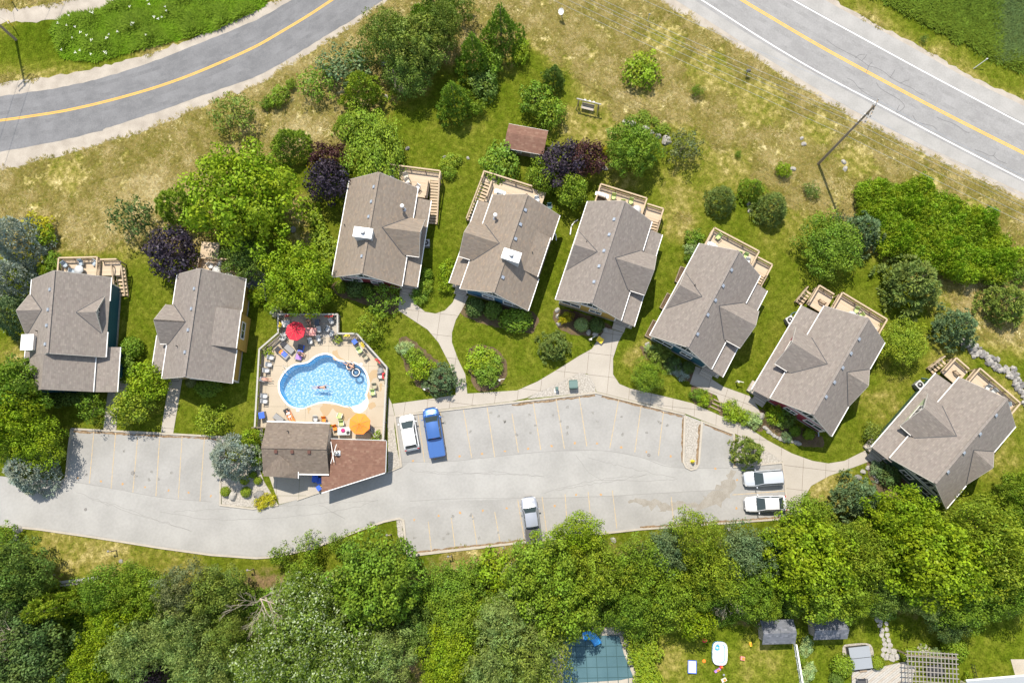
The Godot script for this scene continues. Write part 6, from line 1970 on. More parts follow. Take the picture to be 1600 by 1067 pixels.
# cab: [windscreen base, roof front, roof rear, rear base], in shares of the length; belt and roof heights and widths
func car(n: String, label: String, cat: String, at: Vector3, turn: float, len_: float, wid: float, paint: Material, cab: Array, belt: float, roof: float, hood: float, tail: float, bed: Dictionary) -> Node3D:
	var o := thing(n, label, cat, at, turn, "cars standing in the car park")
	var h := wid / 2
	var L := len_
	var zs := [[-0.5, 0.46, 0.32, hood - 0.24], [-0.494, 0.62, 0.26, hood - 0.15], [-0.475, 0.79, 0.22, hood - 0.08], [-0.44, 0.91, 0.20, hood - 0.02], [-0.38, 0.98, 0.20, hood + 0.02], [-0.28, 1.0, 0.20, hood + 0.06], [cab[0] + 0.01, 1.0, 0.20, hood + 0.10], [cab[0] + 0.08, 1.0, 0.20, belt], [cab[3] - 0.06, 1.0, 0.20, belt + 0.01], [cab[3] + 0.01, 0.99, 0.20, tail]]
	if cab[3] < 0.40: zs.append([0.40, 0.985, 0.22, tail])
	zs.append_array([[0.465, 0.94, 0.24, tail - 0.03], [0.49, 0.86, 0.28, tail - 0.12], [0.5, 0.76, 0.34, tail - 0.25]])
	var st8 := []
	for z in zs: st8.append([z[0] * L, z[1] * h, z[2], z[3]])
	part("body", loft(st8), paint, o)
	# the greenhouse
	var bw := h * 0.90
	var rw := h * 0.70
	var A := [Vector3(-bw * 0.97, belt - 0.02, cab[0] * L), Vector3(bw * 0.97, belt - 0.02, cab[0] * L), Vector3(rw, roof, cab[1] * L), Vector3(-rw, roof, cab[1] * L)]
	var B := [Vector3(-rw, roof, cab[2] * L), Vector3(rw, roof, cab[2] * L), Vector3(bw * 0.95, belt - 0.02, cab[3] * L), Vector3(-bw * 0.95, belt - 0.02, cab[3] * L)]
	var c0 := Vector3(0, hood + 0.10, cab[0] * L - 0.10)
	var g := begin()
	quad(g, A[0], A[3], A[2], A[1])
	quad(g, B[0], B[3], B[2], B[1])
	quad(g, A[1], A[2], B[1], B[2])
	quad(g, A[3], A[0], B[3], B[0])
	var pil := part("pillars", g, paint, o)
	var rf := begin()
	rf.set_smooth_group(0)
	var nx := 6
	var nz := 6
	for i in nx:
		for k in nz:
			var q := []
			for e in [[0, 0], [1, 0], [1, 1], [0, 1]]:
				var u: float = float(i + e[0]) / nx * 2 - 1
				var v: float = float(k + e[1]) / nz
				var bulge := 0.05 * (1 - u * u) + 0.025 * sin(PI * v)
				q.append(Vector3(u * rw * (1.02 - 0.03 * absf(v - 0.5)), roof + bulge - 0.004, lerpf(cab[1], cab[2], v) * L + (0.04 * (1 - u * u) * (-1.0 if v < 0.01 else 1.0 if v > 0.99 else 0.0))))
			quad(rf, q[0], q[1], q[2], q[3])
	part("roof", rf, paint, o)
	glass_panel("windscreen", o, A[0], A[3], A[2], A[1], M.glass, 0.07)
	glass_panel("rear_window", o, B[0], B[3], B[2], B[1], M.glass, 0.10)
	for s in [0, 1]:
		var f: Vector3 = A[1] if s else A[0]
		var ft: Vector3 = A[2] if s else A[3]
		var bt: Vector3 = B[1] if s else B[0]
		var b: Vector3 = B[2] if s else B[3]
		var m1 := 0.5
		glass_panel("side_window", o, f, ft, ft.lerp(bt, m1), f.lerp(b, m1), M.glass, 0.09)
		glass_panel("side_window", o, f.lerp(b, m1), ft.lerp(bt, m1), bt, b, M.glass, 0.09)
		var x := h * (1 if s else -1)
		var mr := part("mirror", box(begin(), Vector3(x * 1.10, belt + 0.04, (cab[0] + 0.045) * L), Vector3(0.20, 0.14, 0.10)), paint, o)
		part("mirror_stalk", box(begin(), Vector3(x * 0.99, belt - 0.02, (cab[0] + 0.045) * L), Vector3(0.14, 0.05, 0.06)), M.black, mr)
		part("headlight", box(begin(), Vector3(x * 0.66, hood - 0.14, -0.462 * L), Vector3(0.34, 0.13, 0.16), Transform3D()), M.pale_grey, o)
		part("tail_light", box(begin(), Vector3(x * 0.80, tail - 0.16, 0.478 * L), Vector3(0.24, 0.18, 0.12)), mat(0.35, 0.01, 0.01, 0.3), o)
		for z in [-0.31, 0.29]:
			var w := part("wheel", tube(begin(), Vector3(x * 0.86, 0.33, z * L), Vector3(x * 1.015, 0.33, z * L), 0.33, 0.32, 18), M.rubber, o)
			part("rim", tube(begin(), Vector3(x * 1.0, 0.33, z * L), Vector3(x * 1.022, 0.33, z * L), 0.2, 0.2, 14), M.steel, w)
	part("bumper", box(begin(), Vector3(0, 0.42, -0.488 * L), Vector3(wid * 0.55, 0.22, 0.14)), bed.get("trim", paint), o)
	part("bumper", box(begin(), Vector3(0, 0.42, 0.494 * L), Vector3(wid * 0.80, 0.2, 0.12)), bed.get("trim", paint), o)
	part("grille", box(begin(), Vector3(0, hood - 0.22, -0.494 * L), Vector3(wid * 0.42, 0.16, 0.08)), M.black, o)
	for s in [-1, 1]:
		part("wiper", bar(begin(), Vector3(s * 0.15, belt - 0.0, cab[0] * L - 0.01), Vector3(s * 0.15 + 0.42, belt + 0.05, cab[0] * L + 0.06), 0.025, 0.02), M.black, o)
		part("hood_crease", bar(begin(), Vector3(s * h * 0.42, hood + 0.035, -0.42 * L), Vector3(s * h * 0.52, hood + 0.105, cab[0] * L - 0.06), 0.03, 0.02), bed.get("crease", paint), o)
	if bed.has("cover"):
		var z0: float = (cab[3] + 0.015) * L
		var z1 := 0.485 * L
		part("bed_cover", box(begin(), Vector3(0, tail + 0.035, (z0 + z1) / 2), Vector3(wid * 0.82, 0.04, z1 - z0)), bed.cover, o)
		for s in [-1, 1]:
			part("bed_rail", bar(begin(), Vector3(s * h * 0.87, tail + 0.05, z0), Vector3(s * h * 0.87, tail + 0.05, z1), 0.1, 0.07), bed.get("rail", paint), o)
			if bed.get("ribs", false): part("cover_rib", bar(begin(), Vector3(s * h * 0.42, tail + 0.06, z0 + 0.1), Vector3(s * h * 0.36, tail + 0.06, z1 - 0.1), 0.06, 0.03), bed.cover, o)
		part("third_brake_light", box(begin(), Vector3(0, roof - 0.08, cab[2] * L + 0.05), Vector3(0.4, 0.06, 0.04)), mat(0.35, 0.02, 0.02, 0.3), o)
	return o

func make_cars() -> void:
	var paint := func(r, g, b, metal):
		var m := mat(r, g, b, 0.28, metal)
		m.clearcoat_enabled = true
		m.clearcoat = 1.0
		m.clearcoat_roughness = 0.04
		return m
	var white: Material = paint.call(0.78, 0.79, 0.80, 0.0)
	var blue: Material = paint.call(0.03, 0.105, 0.33, 0.3)
	var silver: Material = paint.call(0.50, 0.53, 0.58, 0.25)
	var pearl: Material = paint.call(0.62, 0.63, 0.66, 0.1)
	var steel: Material = paint.call(0.34, 0.36, 0.41, 0.4)
	var aim := func(x0, y0, x1, y1):  # from the tail to the nose
		var a := P(x0, y0, 0.7)
		var b := P(x1, y1, 0.7)
		return [Vector3((a.x + b.x) / 2, 0.014, (a.z + b.z) / 2), atan2(-(b.x - a.x), -(b.z - a.z)), a.distance_to(b)]
	var t: Array = aim.call(644, 702.5, 634.5, 649)
	car("parked_car", "white hatchback parked nose up at the left end of the upper row", "car", t[0], t[1], 4.15, 1.82, white, [-0.31, -0.09, 0.36, 0.455], 0.98, 1.55, 0.86, 0.98, {})
	t = aim.call(684, 714, 672, 638)
	car("pickup_truck", "metallic blue pickup truck with a ribbed cover over its bed", "pickup truck", t[0], t[1], 5.85, 1.98, blue, [-0.315, -0.195, 0.115, 0.14], 1.16, 1.82, 1.04, 1.10, {"cover": blue, "ribs": true, "trim": M.charcoal})
	t = aim.call(1222, 745, 1164.5, 749)
	car("parked_car", "silver estate car, upper of two at the right end, partly under a pine", "car", t[0], t[1], 4.55, 1.82, silver, [-0.255, -0.05, 0.43, 0.48], 0.98, 1.56, 0.86, 1.0, {"crease": silver})
	t = aim.call(1228, 786, 1165, 788)
	car("parked_car", "white saloon car, lower of two at the right end of the car park", "car", t[0], t[1], 4.75, 1.82, pearl, [-0.235, -0.045, 0.27, 0.425], 0.94, 1.44, 0.82, 0.98, {})
	t = aim.call(835, 848, 825.5, 778)
	car("pickup_truck", "grey pickup truck with a dark bed, its tail under the trees", "pickup truck", t[0], t[1], 5.3, 1.88, steel, [-0.27, -0.16, 0.12, 0.145], 1.10, 1.72, 1.0, 1.05, {"cover": M.charcoal, "trim": M.charcoal, "rail": M.charcoal, "crease": M.grey})

# ------------------------------------------------------------------ poles and wires, boulders and everything small
func cable(o: Node, a: Vector3, b: Vector3, sag: float, r: float) -> void:
	var st := begin()
	var n := 14
	var p := a
	for i in range(1, n + 1):
		var f := float(i) / n
		var q := a.lerp(b, f) - Vector3(0, sag * 4.0 * f * (1.0 - f), 0)
		tube(st, p, q, r, r, 4, false)
		p = q
	part("cable", st, M.zinc, o)

func utility_pole(label: String, at: Vector3, h: float, turn: float) -> Node3D:
	var o := thing("utility_pole", label, "utility pole", at, turn, "wooden utility poles along the roads")
	part("pole", tube(begin(), Vector3.ZERO, Vector3(0, h, 0), 0.18, 0.11, 10), M.timber_old, o)
	for y in [h - 0.5, h - 1.7]:
		var arm := part("crossarm", box(begin(), Vector3(0, y, 0.14), Vector3(2.3, 0.12, 0.1)), M.timber_old, o)
		for x in [-1.05, -0.55, 0.55, 1.05]:
			part("insulator", lathe(begin(), [Vector2(0.05, 0), Vector2(0.07, 0.06), Vector2(0.04, 0.1), Vector2(0.07, 0.16), Vector2(0, 0.22)], 8, Vector3(x, y + 0.06, 0.14)), M.pale_grey, arm)
	part("pin_insulator", lathe(begin(), [Vector2(0.06, 0), Vector2(0.08, 0.1), Vector2(0.05, 0.2), Vector2(0, 0.3)], 8, Vector3(0, h, 0)), M.pale_grey, o)
	for y in [h - 3.0, h - 3.9, h - 4.7]:
		part("bracket", box(begin(), Vector3(0.16, y, 0), Vector3(0.3, 0.14, 0.16)), M.pale_grey, o)
		part("standoff", tube(begin(), Vector3(0.1, y + 0.2, 0), Vector3(0.55, y + 0.3, 0), 0.03, 0.03, 6), M.steel, o)
	return o

func make_poles() -> void:
	var b1 := P(1279, 256)
	var d := Vector3(0.885, 0, 0.465)
	var o := utility_pole("tall wooden utility pole beside the highway, with crossarms and insulators", b1, 15.2, -0.48 + PI / 2)
	for w in [[14.6, 1.05, 1.4], [14.6, -1.05, 1.4], [13.4, 1.05, 1.2], [11.2, 0.15, 1.0], [9.8, 0.15, 0.8], [8.2, 0.1, 0.6]]:
		var side: Vector3 = Vector3(-d.z, 0, d.x) * w[1]
		for s in [-1.0, 1.0]:
			var a: Vector3 = Vector3(0, w[0], 0) + side
			var inv := Basis(Vector3.UP, -o.rotation.y)
			cable(o, inv * a, inv * (a + d * 60.0 * s), w[2], 0.014)
	var b2 := P(24, 62)
	var o2 := utility_pole("wooden utility pole at the upper left corner, by the gravel track", b2, 12.5, 0.9)
	var inv2 := Basis(Vector3.UP, -o2.rotation.y)
	for x in [-0.8, 0.8]:
		cable(o2, inv2 * Vector3(x, 11.7, 0), inv2 * Vector3(x - 9, 11.0, 55), 1.0, 0.02)
		cable(o2, inv2 * Vector3(x, 11.7, 0), inv2 * Vector3(x + 14, 11.0, -45), 1.0, 0.02)
	for q in [[18.5, 40, "yellow guy-wire guard on the grass just below the gravel track"], [17, 1, "yellow guy-wire guard at the top edge, above the gravel track"]]:
		var p := P(q[0], q[1])
		var g := thing("guy_guard", q[2], "guy wire guard", p)
		part("sleeve", tube(begin(), Vector3.ZERO, Vector3(0.7, 1.9, 0.5), 0.07, 0.07, 8), M.yellow, g)
		part("wire", tube(begin(), Vector3.ZERO, b2 + Vector3(0, 10.5, 0) - p, 0.015, 0.015, 4), M.steel, g)

func rock_shape(s: int) -> ArrayMesh:
	var sp := SphereMesh.new()
	sp.radial_segments = 12
	sp.rings = 7
	sp.radius = 1.0
	sp.height = 2.0
	var a := sp.get_mesh_arrays()
	var v: PackedVector3Array = a[Mesh.ARRAY_VERTEX]
	var n := noise(0.7, 2, s)
	var r := RandomNumberGenerator.new()
	r.seed = s
	var cuts := []
	for i in 6: cuts.append([Vector3(r.randf_range(-1, 1), r.randf_range(-0.3, 1), r.randf_range(-1, 1)).normalized(), r.randf_range(0.6, 0.85)])
	var st := begin()
	for i in v.size():
		var p := v[i] * (1.0 + 0.35 * n.get_noise_3d(v[i].x, v[i].y, v[i].z))
		for c in cuts:
			var e: float = p.dot(c[0]) - c[1]
			if e > 0: p -= c[0] * e
		v[i] = p
	var ix: PackedInt32Array = a[Mesh.ARRAY_INDEX]
	for i in ix: st.add_vertex(v[i])
	return as_mesh(st)

var rocks := []

func boulder(px: float, py: float, r: float, label: String, m := "rock", parent: Node = null, off := Vector3.ZERO) -> void:
	if rocks.is_empty():
		for i in 5: rocks.append(rock_shape(200 + i))
	var at := P(px, py, 0.2) * Vector3(1, 0, 1)
	var rad := (P(px + r, py) - P(px, py)).x
	var o: MeshInstance3D
	if parent:
		o = part("boulder", rocks[rng.randi() % 5], M[m], parent, at - off + Vector3(0, rad * 0.2, 0))
	else:
		o = part("boulder", rocks[rng.randi() % 5], M[m], self, at + Vector3(0, rad * 0.2, 0))
		tag(o, label, "boulder", "boulders lying about the grounds")
	o.rotation.y = rng.randf() * TAU
	o.scale = Vector3(rad * rng.randf_range(0.9, 1.15), rad * rng.randf_range(0.55, 0.75), rad * rng.randf_range(0.8, 1.0))

func bollard(label: String, px: float, py: float) -> void:
	var o := thing("path_light", label, "path light", P(px, py), 0.0, "low path lights")
	part("post", tube(begin(), Vector3.ZERO, Vector3(0, 1.3, 0), 0.07, 0.06, 8), M.timber_old, o)
	part("arm", box(begin(), Vector3(-0.12, 1.28, 0), Vector3(0.4, 0.07, 0.08)), M.timber_old, o)
	part("lamp_head", lathe(begin(), [Vector2(0.07, 0), Vector2(0.13, 0.08), Vector2(0.13, 0.2), Vector2(0.02, 0.26), Vector2(0, 0.26)], 10, Vector3(-0.3, 1.1, 0)), M.grey, o)

func wood_sign(label: String, px: float, py: float, turn: float) -> void:
	var o := thing("garden_post", label, "post", P(px, py), turn, "small white garden posts")
	part("post", box(begin(), Vector3(0, 0.55, 0), Vector3(0.09, 1.1, 0.09)), M.offwhite, o)
	part("board", box(begin(), Vector3(0.25, 1.0, 0), Vector3(0.8, 0.16, 0.06)), M.offwhite, o)
	part("bracket", box(begin(), Vector3(0.05, 1.12, 0.1), Vector3(0.2, 0.06, 0.2)), M.pale_grey, o)

func make_objects() -> void:
	# swing at the top of the lawn
	var sw := thing("garden_swing", "wooden garden swing frame standing on the brown lawn near the top", "swing", P(918, 170), -0.25)
	for s in [-1.0, 1.0]:
		for e in [-0.5, 0.5]:
			part("leg", bar(begin(), Vector3(s * 1.35, 0, e), Vector3(s * 1.2, 1.9, 0), 0.1, 0.1), M.timber_old, sw)
		part("brace", bar(begin(), Vector3(s * 1.3, 0.8, -0.3), Vector3(s * 1.3, 0.8, 0.3), 0.07, 0.07), M.timber_old, sw)
	part("top_beam", tube(begin(), Vector3(-1.55, 1.92, 0), Vector3(1.55, 1.92, 0), 0.09, 0.09, 8), M.fence_grey, sw)
	part("seat", box(begin(), Vector3(0, 0.5, 0.1), Vector3(1.6, 0.05, 0.5)), M.boards_grey, sw)
	part("backrest", box(begin(), Vector3(0, 0.8, -0.18), Vector3(1.6, 0.5, 0.05)), M.boards_grey, sw)
	for s in [-0.75, 0.75]:
		for z in [-0.15, 0.3]:
			part("chain", bar(begin(), Vector3(s, 0.5, z), Vector3(s, 1.9, 0), 0.02, 0.02), M.steel, sw)
	for x in [-0.5, 0.1, 0.6]:
		part("finial", box(begin(), Vector3(x, 2.06, 0), Vector3(0.25, 0.12, 0.2)), M.offwhite, sw)
	# garden shed
	var sh := thing("garden_shed", "small shed with a red-brown shingle roof between the dark shrubs", "shed", P(822, 217, 2.3) * Vector3(1, 0, 1), -0.19)
	part("wall", box(begin(), Vector3(0, 1.0, 0.1), Vector3(4.3, 2.0, 2.2)), M.timber_old, sh)
	for s in [-1.0, 1.0]:
		plane_part("roof_slope", [Vector3(-2.45, 2.65, -0.25), Vector3(2.45, 2.65, -0.25), Vector3(2.45, 2.1, s * 1.6 - 0.05), Vector3(-2.45, 2.1, s * 1.6 - 0.05)], M.roof_red, sh, Vector3(1, 0, 0))
		part("fascia", box(begin(), Vector3(0, 2.02, s * 1.6 - 0.05), Vector3(4.9, 0.14, 0.06)), M.trim, sh)
	var dr := part("door", box(begin(), Vector3(1.2, 0.95, 1.23), Vector3(0.9, 1.8, 0.06)), M.boards_grey, sh)
	part("handle", box(begin(), Vector3(1.5, 0.95, 1.28), Vector3(0.05, 0.2, 0.05)), M.black, dr)
	window_part(sh, Transform3D(Basis(), Vector3(-0.8, 1.2, 1.22)), 0.8, 0.6, 2)
	var fu := thing("folded_umbrella", "folded orange umbrella at the right end of the blue chalet's sundeck", "umbrella", P(823, 306, 2.2) * Vector3(1, 0, 1))
	part("folded_canopy", lathe(begin(), [Vector2(0.05, 2.9), Vector2(0.2, 2.3), Vector2(0.26, 1.7), Vector2(0.12, 1.65)], 8), mat(0.6, 0.13, 0.02), fu)
	part("pole", tube(begin(), Vector3.ZERO, Vector3(0, 3.0, 0), 0.03, 0.03, 8), M.timber_old, fu)
	# small dish on a post near the top edge
	var ds := thing("satellite_dish", "white satellite dish on a short post in the dry grass near the top edge", "satellite dish", P(878, 27))
	part("post", tube(begin(), Vector3.ZERO, Vector3(0, 1.3, 0), 0.06, 0.06, 8), M.grey, ds)
	var dish := part("dish", lathe(begin(), [Vector2(0, 0), Vector2(0.22, 0.03), Vector2(0.42, 0.12)], 16), M.white, ds, Vector3(-0.12, 1.35, 0.05))
	dish.rotation = Vector3(0.5, 0, 0.6)
	part("feed_arm", bar(begin(), Vector3(-0.1, 1.3, 0), Vector3(-0.55, 1.7, 0.3), 0.03, 0.03), M.grey, ds)
	# green utility boxes, hydrant
	var ub := thing("utility_box", "green metal transformer box on the gravel bed by the path", "utility box", P(895, 601), 0.05)
	part("cabinet", box(begin(), Vector3(0, 0.5, 0.05), Vector3(0.92, 1.0, 1.0)), M.box_green, ub)
	part("lid", box(begin(), Vector3(0, 1.05, -0.05), Vector3(1.0, 0.08, 0.75), Transform3D(Basis(Vector3.RIGHT, 0.12), Vector3.ZERO)), mat(0.11, 0.18, 0.17, 0.5), ub)
	part("base", box(begin(), Vector3(0, 0.06, 0.1), Vector3(1.1, 0.12, 1.3)), M.kerb, ub)
	part("door", box(begin(), Vector3(0, 0.5, 0.56), Vector3(0.84, 0.8, 0.03)), M.box_green, ub)
	var pd := thing("utility_pedestal", "small green pedestal left of the transformer box", "utility box", P(869.5, 608))
	part("shaft", box(begin(), Vector3(0, 0.4, 0), Vector3(0.3, 0.8, 0.3)), M.box_green, pd)
	part("cap", box(begin(), Vector3(0, 0.83, 0), Vector3(0.36, 0.08, 0.36)), M.box_green, pd)
	part("base", box(begin(), Vector3(-0.05, 0.04, 0.2), Vector3(0.4, 0.08, 0.5)), M.offwhite, pd)
	var hy := thing("fire_hydrant", "yellow fire hydrant near the tip of the gravel island", "fire hydrant", P(1081.5, 721))
	part("barrel", lathe(begin(), [Vector2(0.2, 0), Vector2(0.2, 0.06), Vector2(0.13, 0.08), Vector2(0.13, 0.6), Vector2(0.17, 0.62), Vector2(0.17, 0.68)], 12), M.yellow, hy)
	part("bonnet", lathe(begin(), [Vector2(0.16, 0.68), Vector2(0.14, 0.78), Vector2(0.06, 0.86), Vector2(0.04, 0.92), Vector2(0, 0.92)], 12), M.yellow, hy)
	for a in [0.0, PI / 2, PI]:
		part("nozzle", tube(begin(), Vector3(0, 0.5, 0), Vector3(cos(a) * 0.24, 0.5, sin(a) * 0.24), 0.07, 0.07, 8), M.yellow, hy)
	# lamps and posts
	bollard("low path light in the brown strip of grass left of the middle of the drive", 181, 860)
	bollard("low path light near the kerb on the grass point by the drive", 611, 835)
	bollard("low path light half under the trees at the left of the drive", 396, 889)
	bollard("low path light below the kerb of the lower stalls", 705.5, 868)
	wood_sign("white post with a board between the shrubs left of the forked path", 664, 609, 0.1)
	wood_sign("white post with a board right of the round flower bed", 780, 595, 0.15)
	wood_sign("white post beside the yellow board in front of the ochre chalet", 921, 532, 0.5)
	wood_sign("white crossed garden post on the lawn right of the deep blue chalet", 1150, 597, -0.25)
	var ab := thing("sandwich_board", "yellow board on legs standing beside the path of the ochre chalet", "board", P(938, 531), -0.6)
	part("panel", box(begin(), Vector3(0, 0.45, 0.0), Vector3(0.75, 0.05, 0.62), Transform3D(Basis(Vector3.RIGHT, 0.25), Vector3.ZERO)), M.yellow, ab)
	part("frame", box(begin(), Vector3(0, 0.41, 0), Vector3(0.82, 0.05, 0.7), Transform3D(Basis(Vector3.RIGHT, 0.25), Vector3.ZERO)), M.timber, ab)
	for s in [-0.35, 0.35]:
		for z in [-0.25, 0.25]: part("leg", box(begin(), Vector3(s, 0.2, z), Vector3(0.05, 0.4, 0.05)), M.timber, ab)
	# air conditioners
	for q in [[1233, 501, 0.5, "grey air conditioner at the left side of the crimson chalet"], [1435, 602, 0.7, "grey air conditioner at the left side of the dark green chalet"], [666, 381, 0.0, "small dark air conditioner at the right wall of the dark red chalet"]]:
		var ac := thing("air_conditioner", q[3], "air conditioner", P(q[0], q[1], 0.4) * Vector3(1, 0, 1), q[2], "air conditioners beside the chalets")
		part("casing", box(begin(), Vector3(0, 0.42, 0), Vector3(0.8, 0.84, 0.8)), M.grey, ac)
		part("top", box(begin(), Vector3(0, 0.86, 0), Vector3(0.86, 0.05, 0.86)), M.pale_grey, ac)
		part("fan_grille", lathe(begin(), [Vector2(0.32, 0.885), Vector2(0.32, 0.91), Vector2(0.1, 0.91), Vector2(0, 0.92)], 16), M.black, ac)
		part("fan_hub", lathe(begin(), [Vector2(0.1, 0.92), Vector2(0.08, 0.95), Vector2(0, 0.95)], 10), M.pale_grey, ac)
	# hoses and downpipes on the grass
	for q in [[[903, 344, 897, 348, 893, 354, 892, 360, 891, 367], "white curved drainpipe lying on the grass left of the ochre chalet", M.white], [[866, 363, 868, 367, 869, 371, 869, 376], "white curved drainpipe at the right gutter of the blue chalet", M.white], [[1246, 488, 1240, 489, 1236, 492, 1234, 496], "green hose above the crimson chalet's air conditioner", M.box_green], [[1440, 591, 1447, 592, 1452, 593], "green hose above the dark green chalet's air conditioner", M.box_green], [[1279, 682, 1279, 677, 1276, 671], "pale blue hose at the front corner of the crimson chalet", M.zinc]]:
		var l := line(q[0], 4)
		var o := thing("garden_hose" if "hose" in q[1] else "drainpipe", q[1], "hose" if "hose" in q[1] else "drainpipe", Vector3(l[0].x, 0, l[0].y))
		var st := begin()
		for i in l.size() - 1:
			tube(st, Vector3(l[i].x - l[0].x, 0.09, l[i].y - l[0].y), Vector3(l[i + 1].x - l[0].x, 0.09, l[i + 1].y - l[0].y), 0.08, 0.08, 6, false)
		part("pipe", st, q[2], o)
	# planters along the deep blue chalet
	for q in [[1059, 443, 1068, 419, "wooden planter at the upper left side of the deep blue chalet"], [1035, 484, 1047, 461, "wooden planter at the middle of the left side of the deep blue chalet"], [1012, 528, 1025, 503, "wooden planter at the lower left side of the deep blue chalet"]]:
		var a := P(q[0], q[1])
		var b := P(q[2], q[3])
		var o := thing("planter", q[4], "planter", (a + b) / 2, atan2(b.x - a.x, b.z - a.z), "wooden planters along the deep blue chalet")
		var l := a.distance_to(b)
		for s in [-1, 1]:
			part("side_board", box(begin(), Vector3(s * 0.4, 0.2, 0), Vector3(0.08, 0.4, l)), M.timber_old, o)
			part("end_board", box(begin(), Vector3(0, 0.2, s * (l / 2 - 0.04)), Vector3(0.72, 0.4, 0.08)), M.timber_old, o)
		part("earth", box(begin(), Vector3(0, 0.16, 0), Vector3(0.72, 0.3, l - 0.1)), M.soil, o)
	# board and planks at the edge of the wood
	var lm := thing("lumber_pile", "grey weathered boards lying at the edge of the wood, lower left", "lumber", P(118, 907), 0.12)
	part("board", box(begin(), Vector3(0.4, 0.12, 0), Vector3(4.6, 0.08, 0.3)), M.fence_grey, lm)
	part("board", box(begin(), Vector3(0.1, 0.05, 0.35), Vector3(4.0, 0.08, 0.22)), M.boards_grey, lm)
	part("board", box(begin(), Vector3(1.6, 0.17, -0.05), Vector3(1.7, 0.05, 0.28)), M.pale_grey, lm)
	var st2 := thing("storage_box", "dark covered box beside the sundeck of the yellow chalet", "box", P(396, 443, 0.8) * Vector3(1, 0, 1), 0.08)
	part("lid", box(begin(), Vector3(0, 0.86, 0), Vector3(1.75, 0.08, 1.5)), M.roof_blue, st2)
	part("case", box(begin(), Vector3(0, 0.42, 0), Vector3(1.6, 0.82, 1.36)), M.grey, st2)
	structure("patio", flat(begin(), area([378, 420, 412, 425, 414, 452, 416, 470, 395, 452, 380, 448]), 0.02), M.kerb)
	var mk := thing("marker_post", "thin dark marker post with a plate in the dry bank by the highway", "post", P(1166, 117))
	part("post", box(begin(), Vector3(0, 0.6, 0), Vector3(0.07, 1.2, 0.07)), M.charcoal, mk)
	part("plate", box(begin(), Vector3(0, 1.1, 0), Vector3(0.5, 0.3, 0.25)), M.charcoal, mk)
	var m2 := thing("marker_post", "thin grey marker post in the dry grass under the wires at the top", "post", P(1012, 33))
	part("post", box(begin(), Vector3(0, 0.8, 0), Vector3(0.06, 1.6, 0.06)), M.zinc, m2)
	part("plate", box(begin(), Vector3(0, 1.5, 0), Vector3(0.2, 0.25, 0.03)), M.zinc, m2)
	var m3 := thing("marker_post", "pale marker post in the green verge beyond the highway", "post", P(1522, 107))
	part("post", bar(begin(), Vector3.ZERO, Vector3(0.9, 1.3, -0.5), 0.07, 0.07), M.pale_grey, m3)
	part("plate", box(begin(), Vector3(0.95, 1.35, -0.55), Vector3(0.2, 0.2, 0.06)), M.white, m3)
	# boulders
	for q in [[978, 190, 6.5, "pale boulder at the left end of the stone row under the dry bank"], [989, 194, 7, "pale long boulder second in the stone row behind the round maple"], [1010, 199, 7, "white boulder in the middle of the stone row behind the round maple"], [1020, 206, 4, "small stone between the white and the dark boulder of the row"], [1029, 212, 6, "dark grey boulder in the row above the round maple"], [1042, 219, 9, "large pale boulder at the right end of the stone row"],
			[636, 231, 4, "grey stone at the right edge of the round bush above the dark red chalet"], [457, 358, 6, "flat grey stone right of the big light green tree"], [694, 246, 4, "grey stone beside the yellow flowers"], [731, 246, 3, "small white stone on the lawn right of the yellow flowers"], [938, 256, 5, "pale stone right of the purple tree"], [945, 262, 5, "pale stone under the round maple's left edge"], [599, 98, 5, "bright white boulder under the olive trees near the curving road"], [602, 150, 5, "pale stone at the foot of the olive trees"],
			[1254, 215, 4, "pale stone in the bank left of the utility pole, upper"], [1257, 224, 4.5, "pale stone in the bank left of the utility pole, lower"], [1240, 263, 5.5, "pale stone beside the small bush under the utility pole"], [1320, 252, 4.5, "pale stone right of the foot of the utility pole"], [1322, 263, 4.5, "second pale stone right of the foot of the utility pole"], [1173, 328, 4.5, "stone between the two spruces under the bank"], [1171, 318, 3.5, "small stone above the one between the two spruces"], [1157, 297, 3.5, "stone left of the green spruce under the bank"],
			[364, 775, 8, "white boulder in the gravel bed under the round blue spruce"], [404, 774, 9, "flat grey boulder in the gravel bed beside the pool house"], [398, 774, 5, "small grey stone by the flat boulder beside the pool house"], [1190, 650, 7, "large pale boulder at the steps of the crimson chalet"], [1187, 660, 5, "pale boulder below the steps of the crimson chalet"], [958, 844, 5, "white boulder at the edge of the wood below the stalls"], [1140, 827, 4, "white stone on the bare ground right of the leaning yellow tree"], [786, 856, 3, "white stone on the bare strip left of the grey pickup"],
			[1350, 737, 5, "pale stone beside the last bend of the path"], [1358, 731, 4.5, "stone in front of the dark green chalet"], [1368, 743, 5, "pale stone by the dark green chalet's front bed"], [1372, 752, 4.5, "stone lower in the dark green chalet's front bed"], [1343, 745, 5, "dark stone on the brown lawn at the end of the path"], [26, 827, 8, "pale rough boulder at the lower left corner of the drive"], [22, 840, 6, "grey boulder under the shrub at the lower left corner"], [1513, 798, 4, "stone on the lawn right of the dark green chalet"],
			[871, 484, 5, "stone at the top of the front bed of the ochre chalet"], [872, 494, 4.5, "pale stone at the left of the front bed of the ochre chalet"], [873, 506, 4, "stone at the lower left of the front bed of the ochre chalet"], [920, 519, 5, "flat stone below the pale dome in front of the ochre chalet"], [930, 522, 5, "pale flat stone below the dark dome in front of the ochre chalet"], [946, 515, 5, "flat stone at the right of the ochre chalet's front bed"], [1012, 538, 4.5, "white stone at the left front corner of the deep blue chalet"], [1511, 533, 3, "tiny stone above the top of the rock wall"]]:
		boulder(q[0], q[1], q[2], q[3], "rock_dark" if "grey" in q[3] or "dark" in q[3] and not "the dark" in q[3] else "rock")
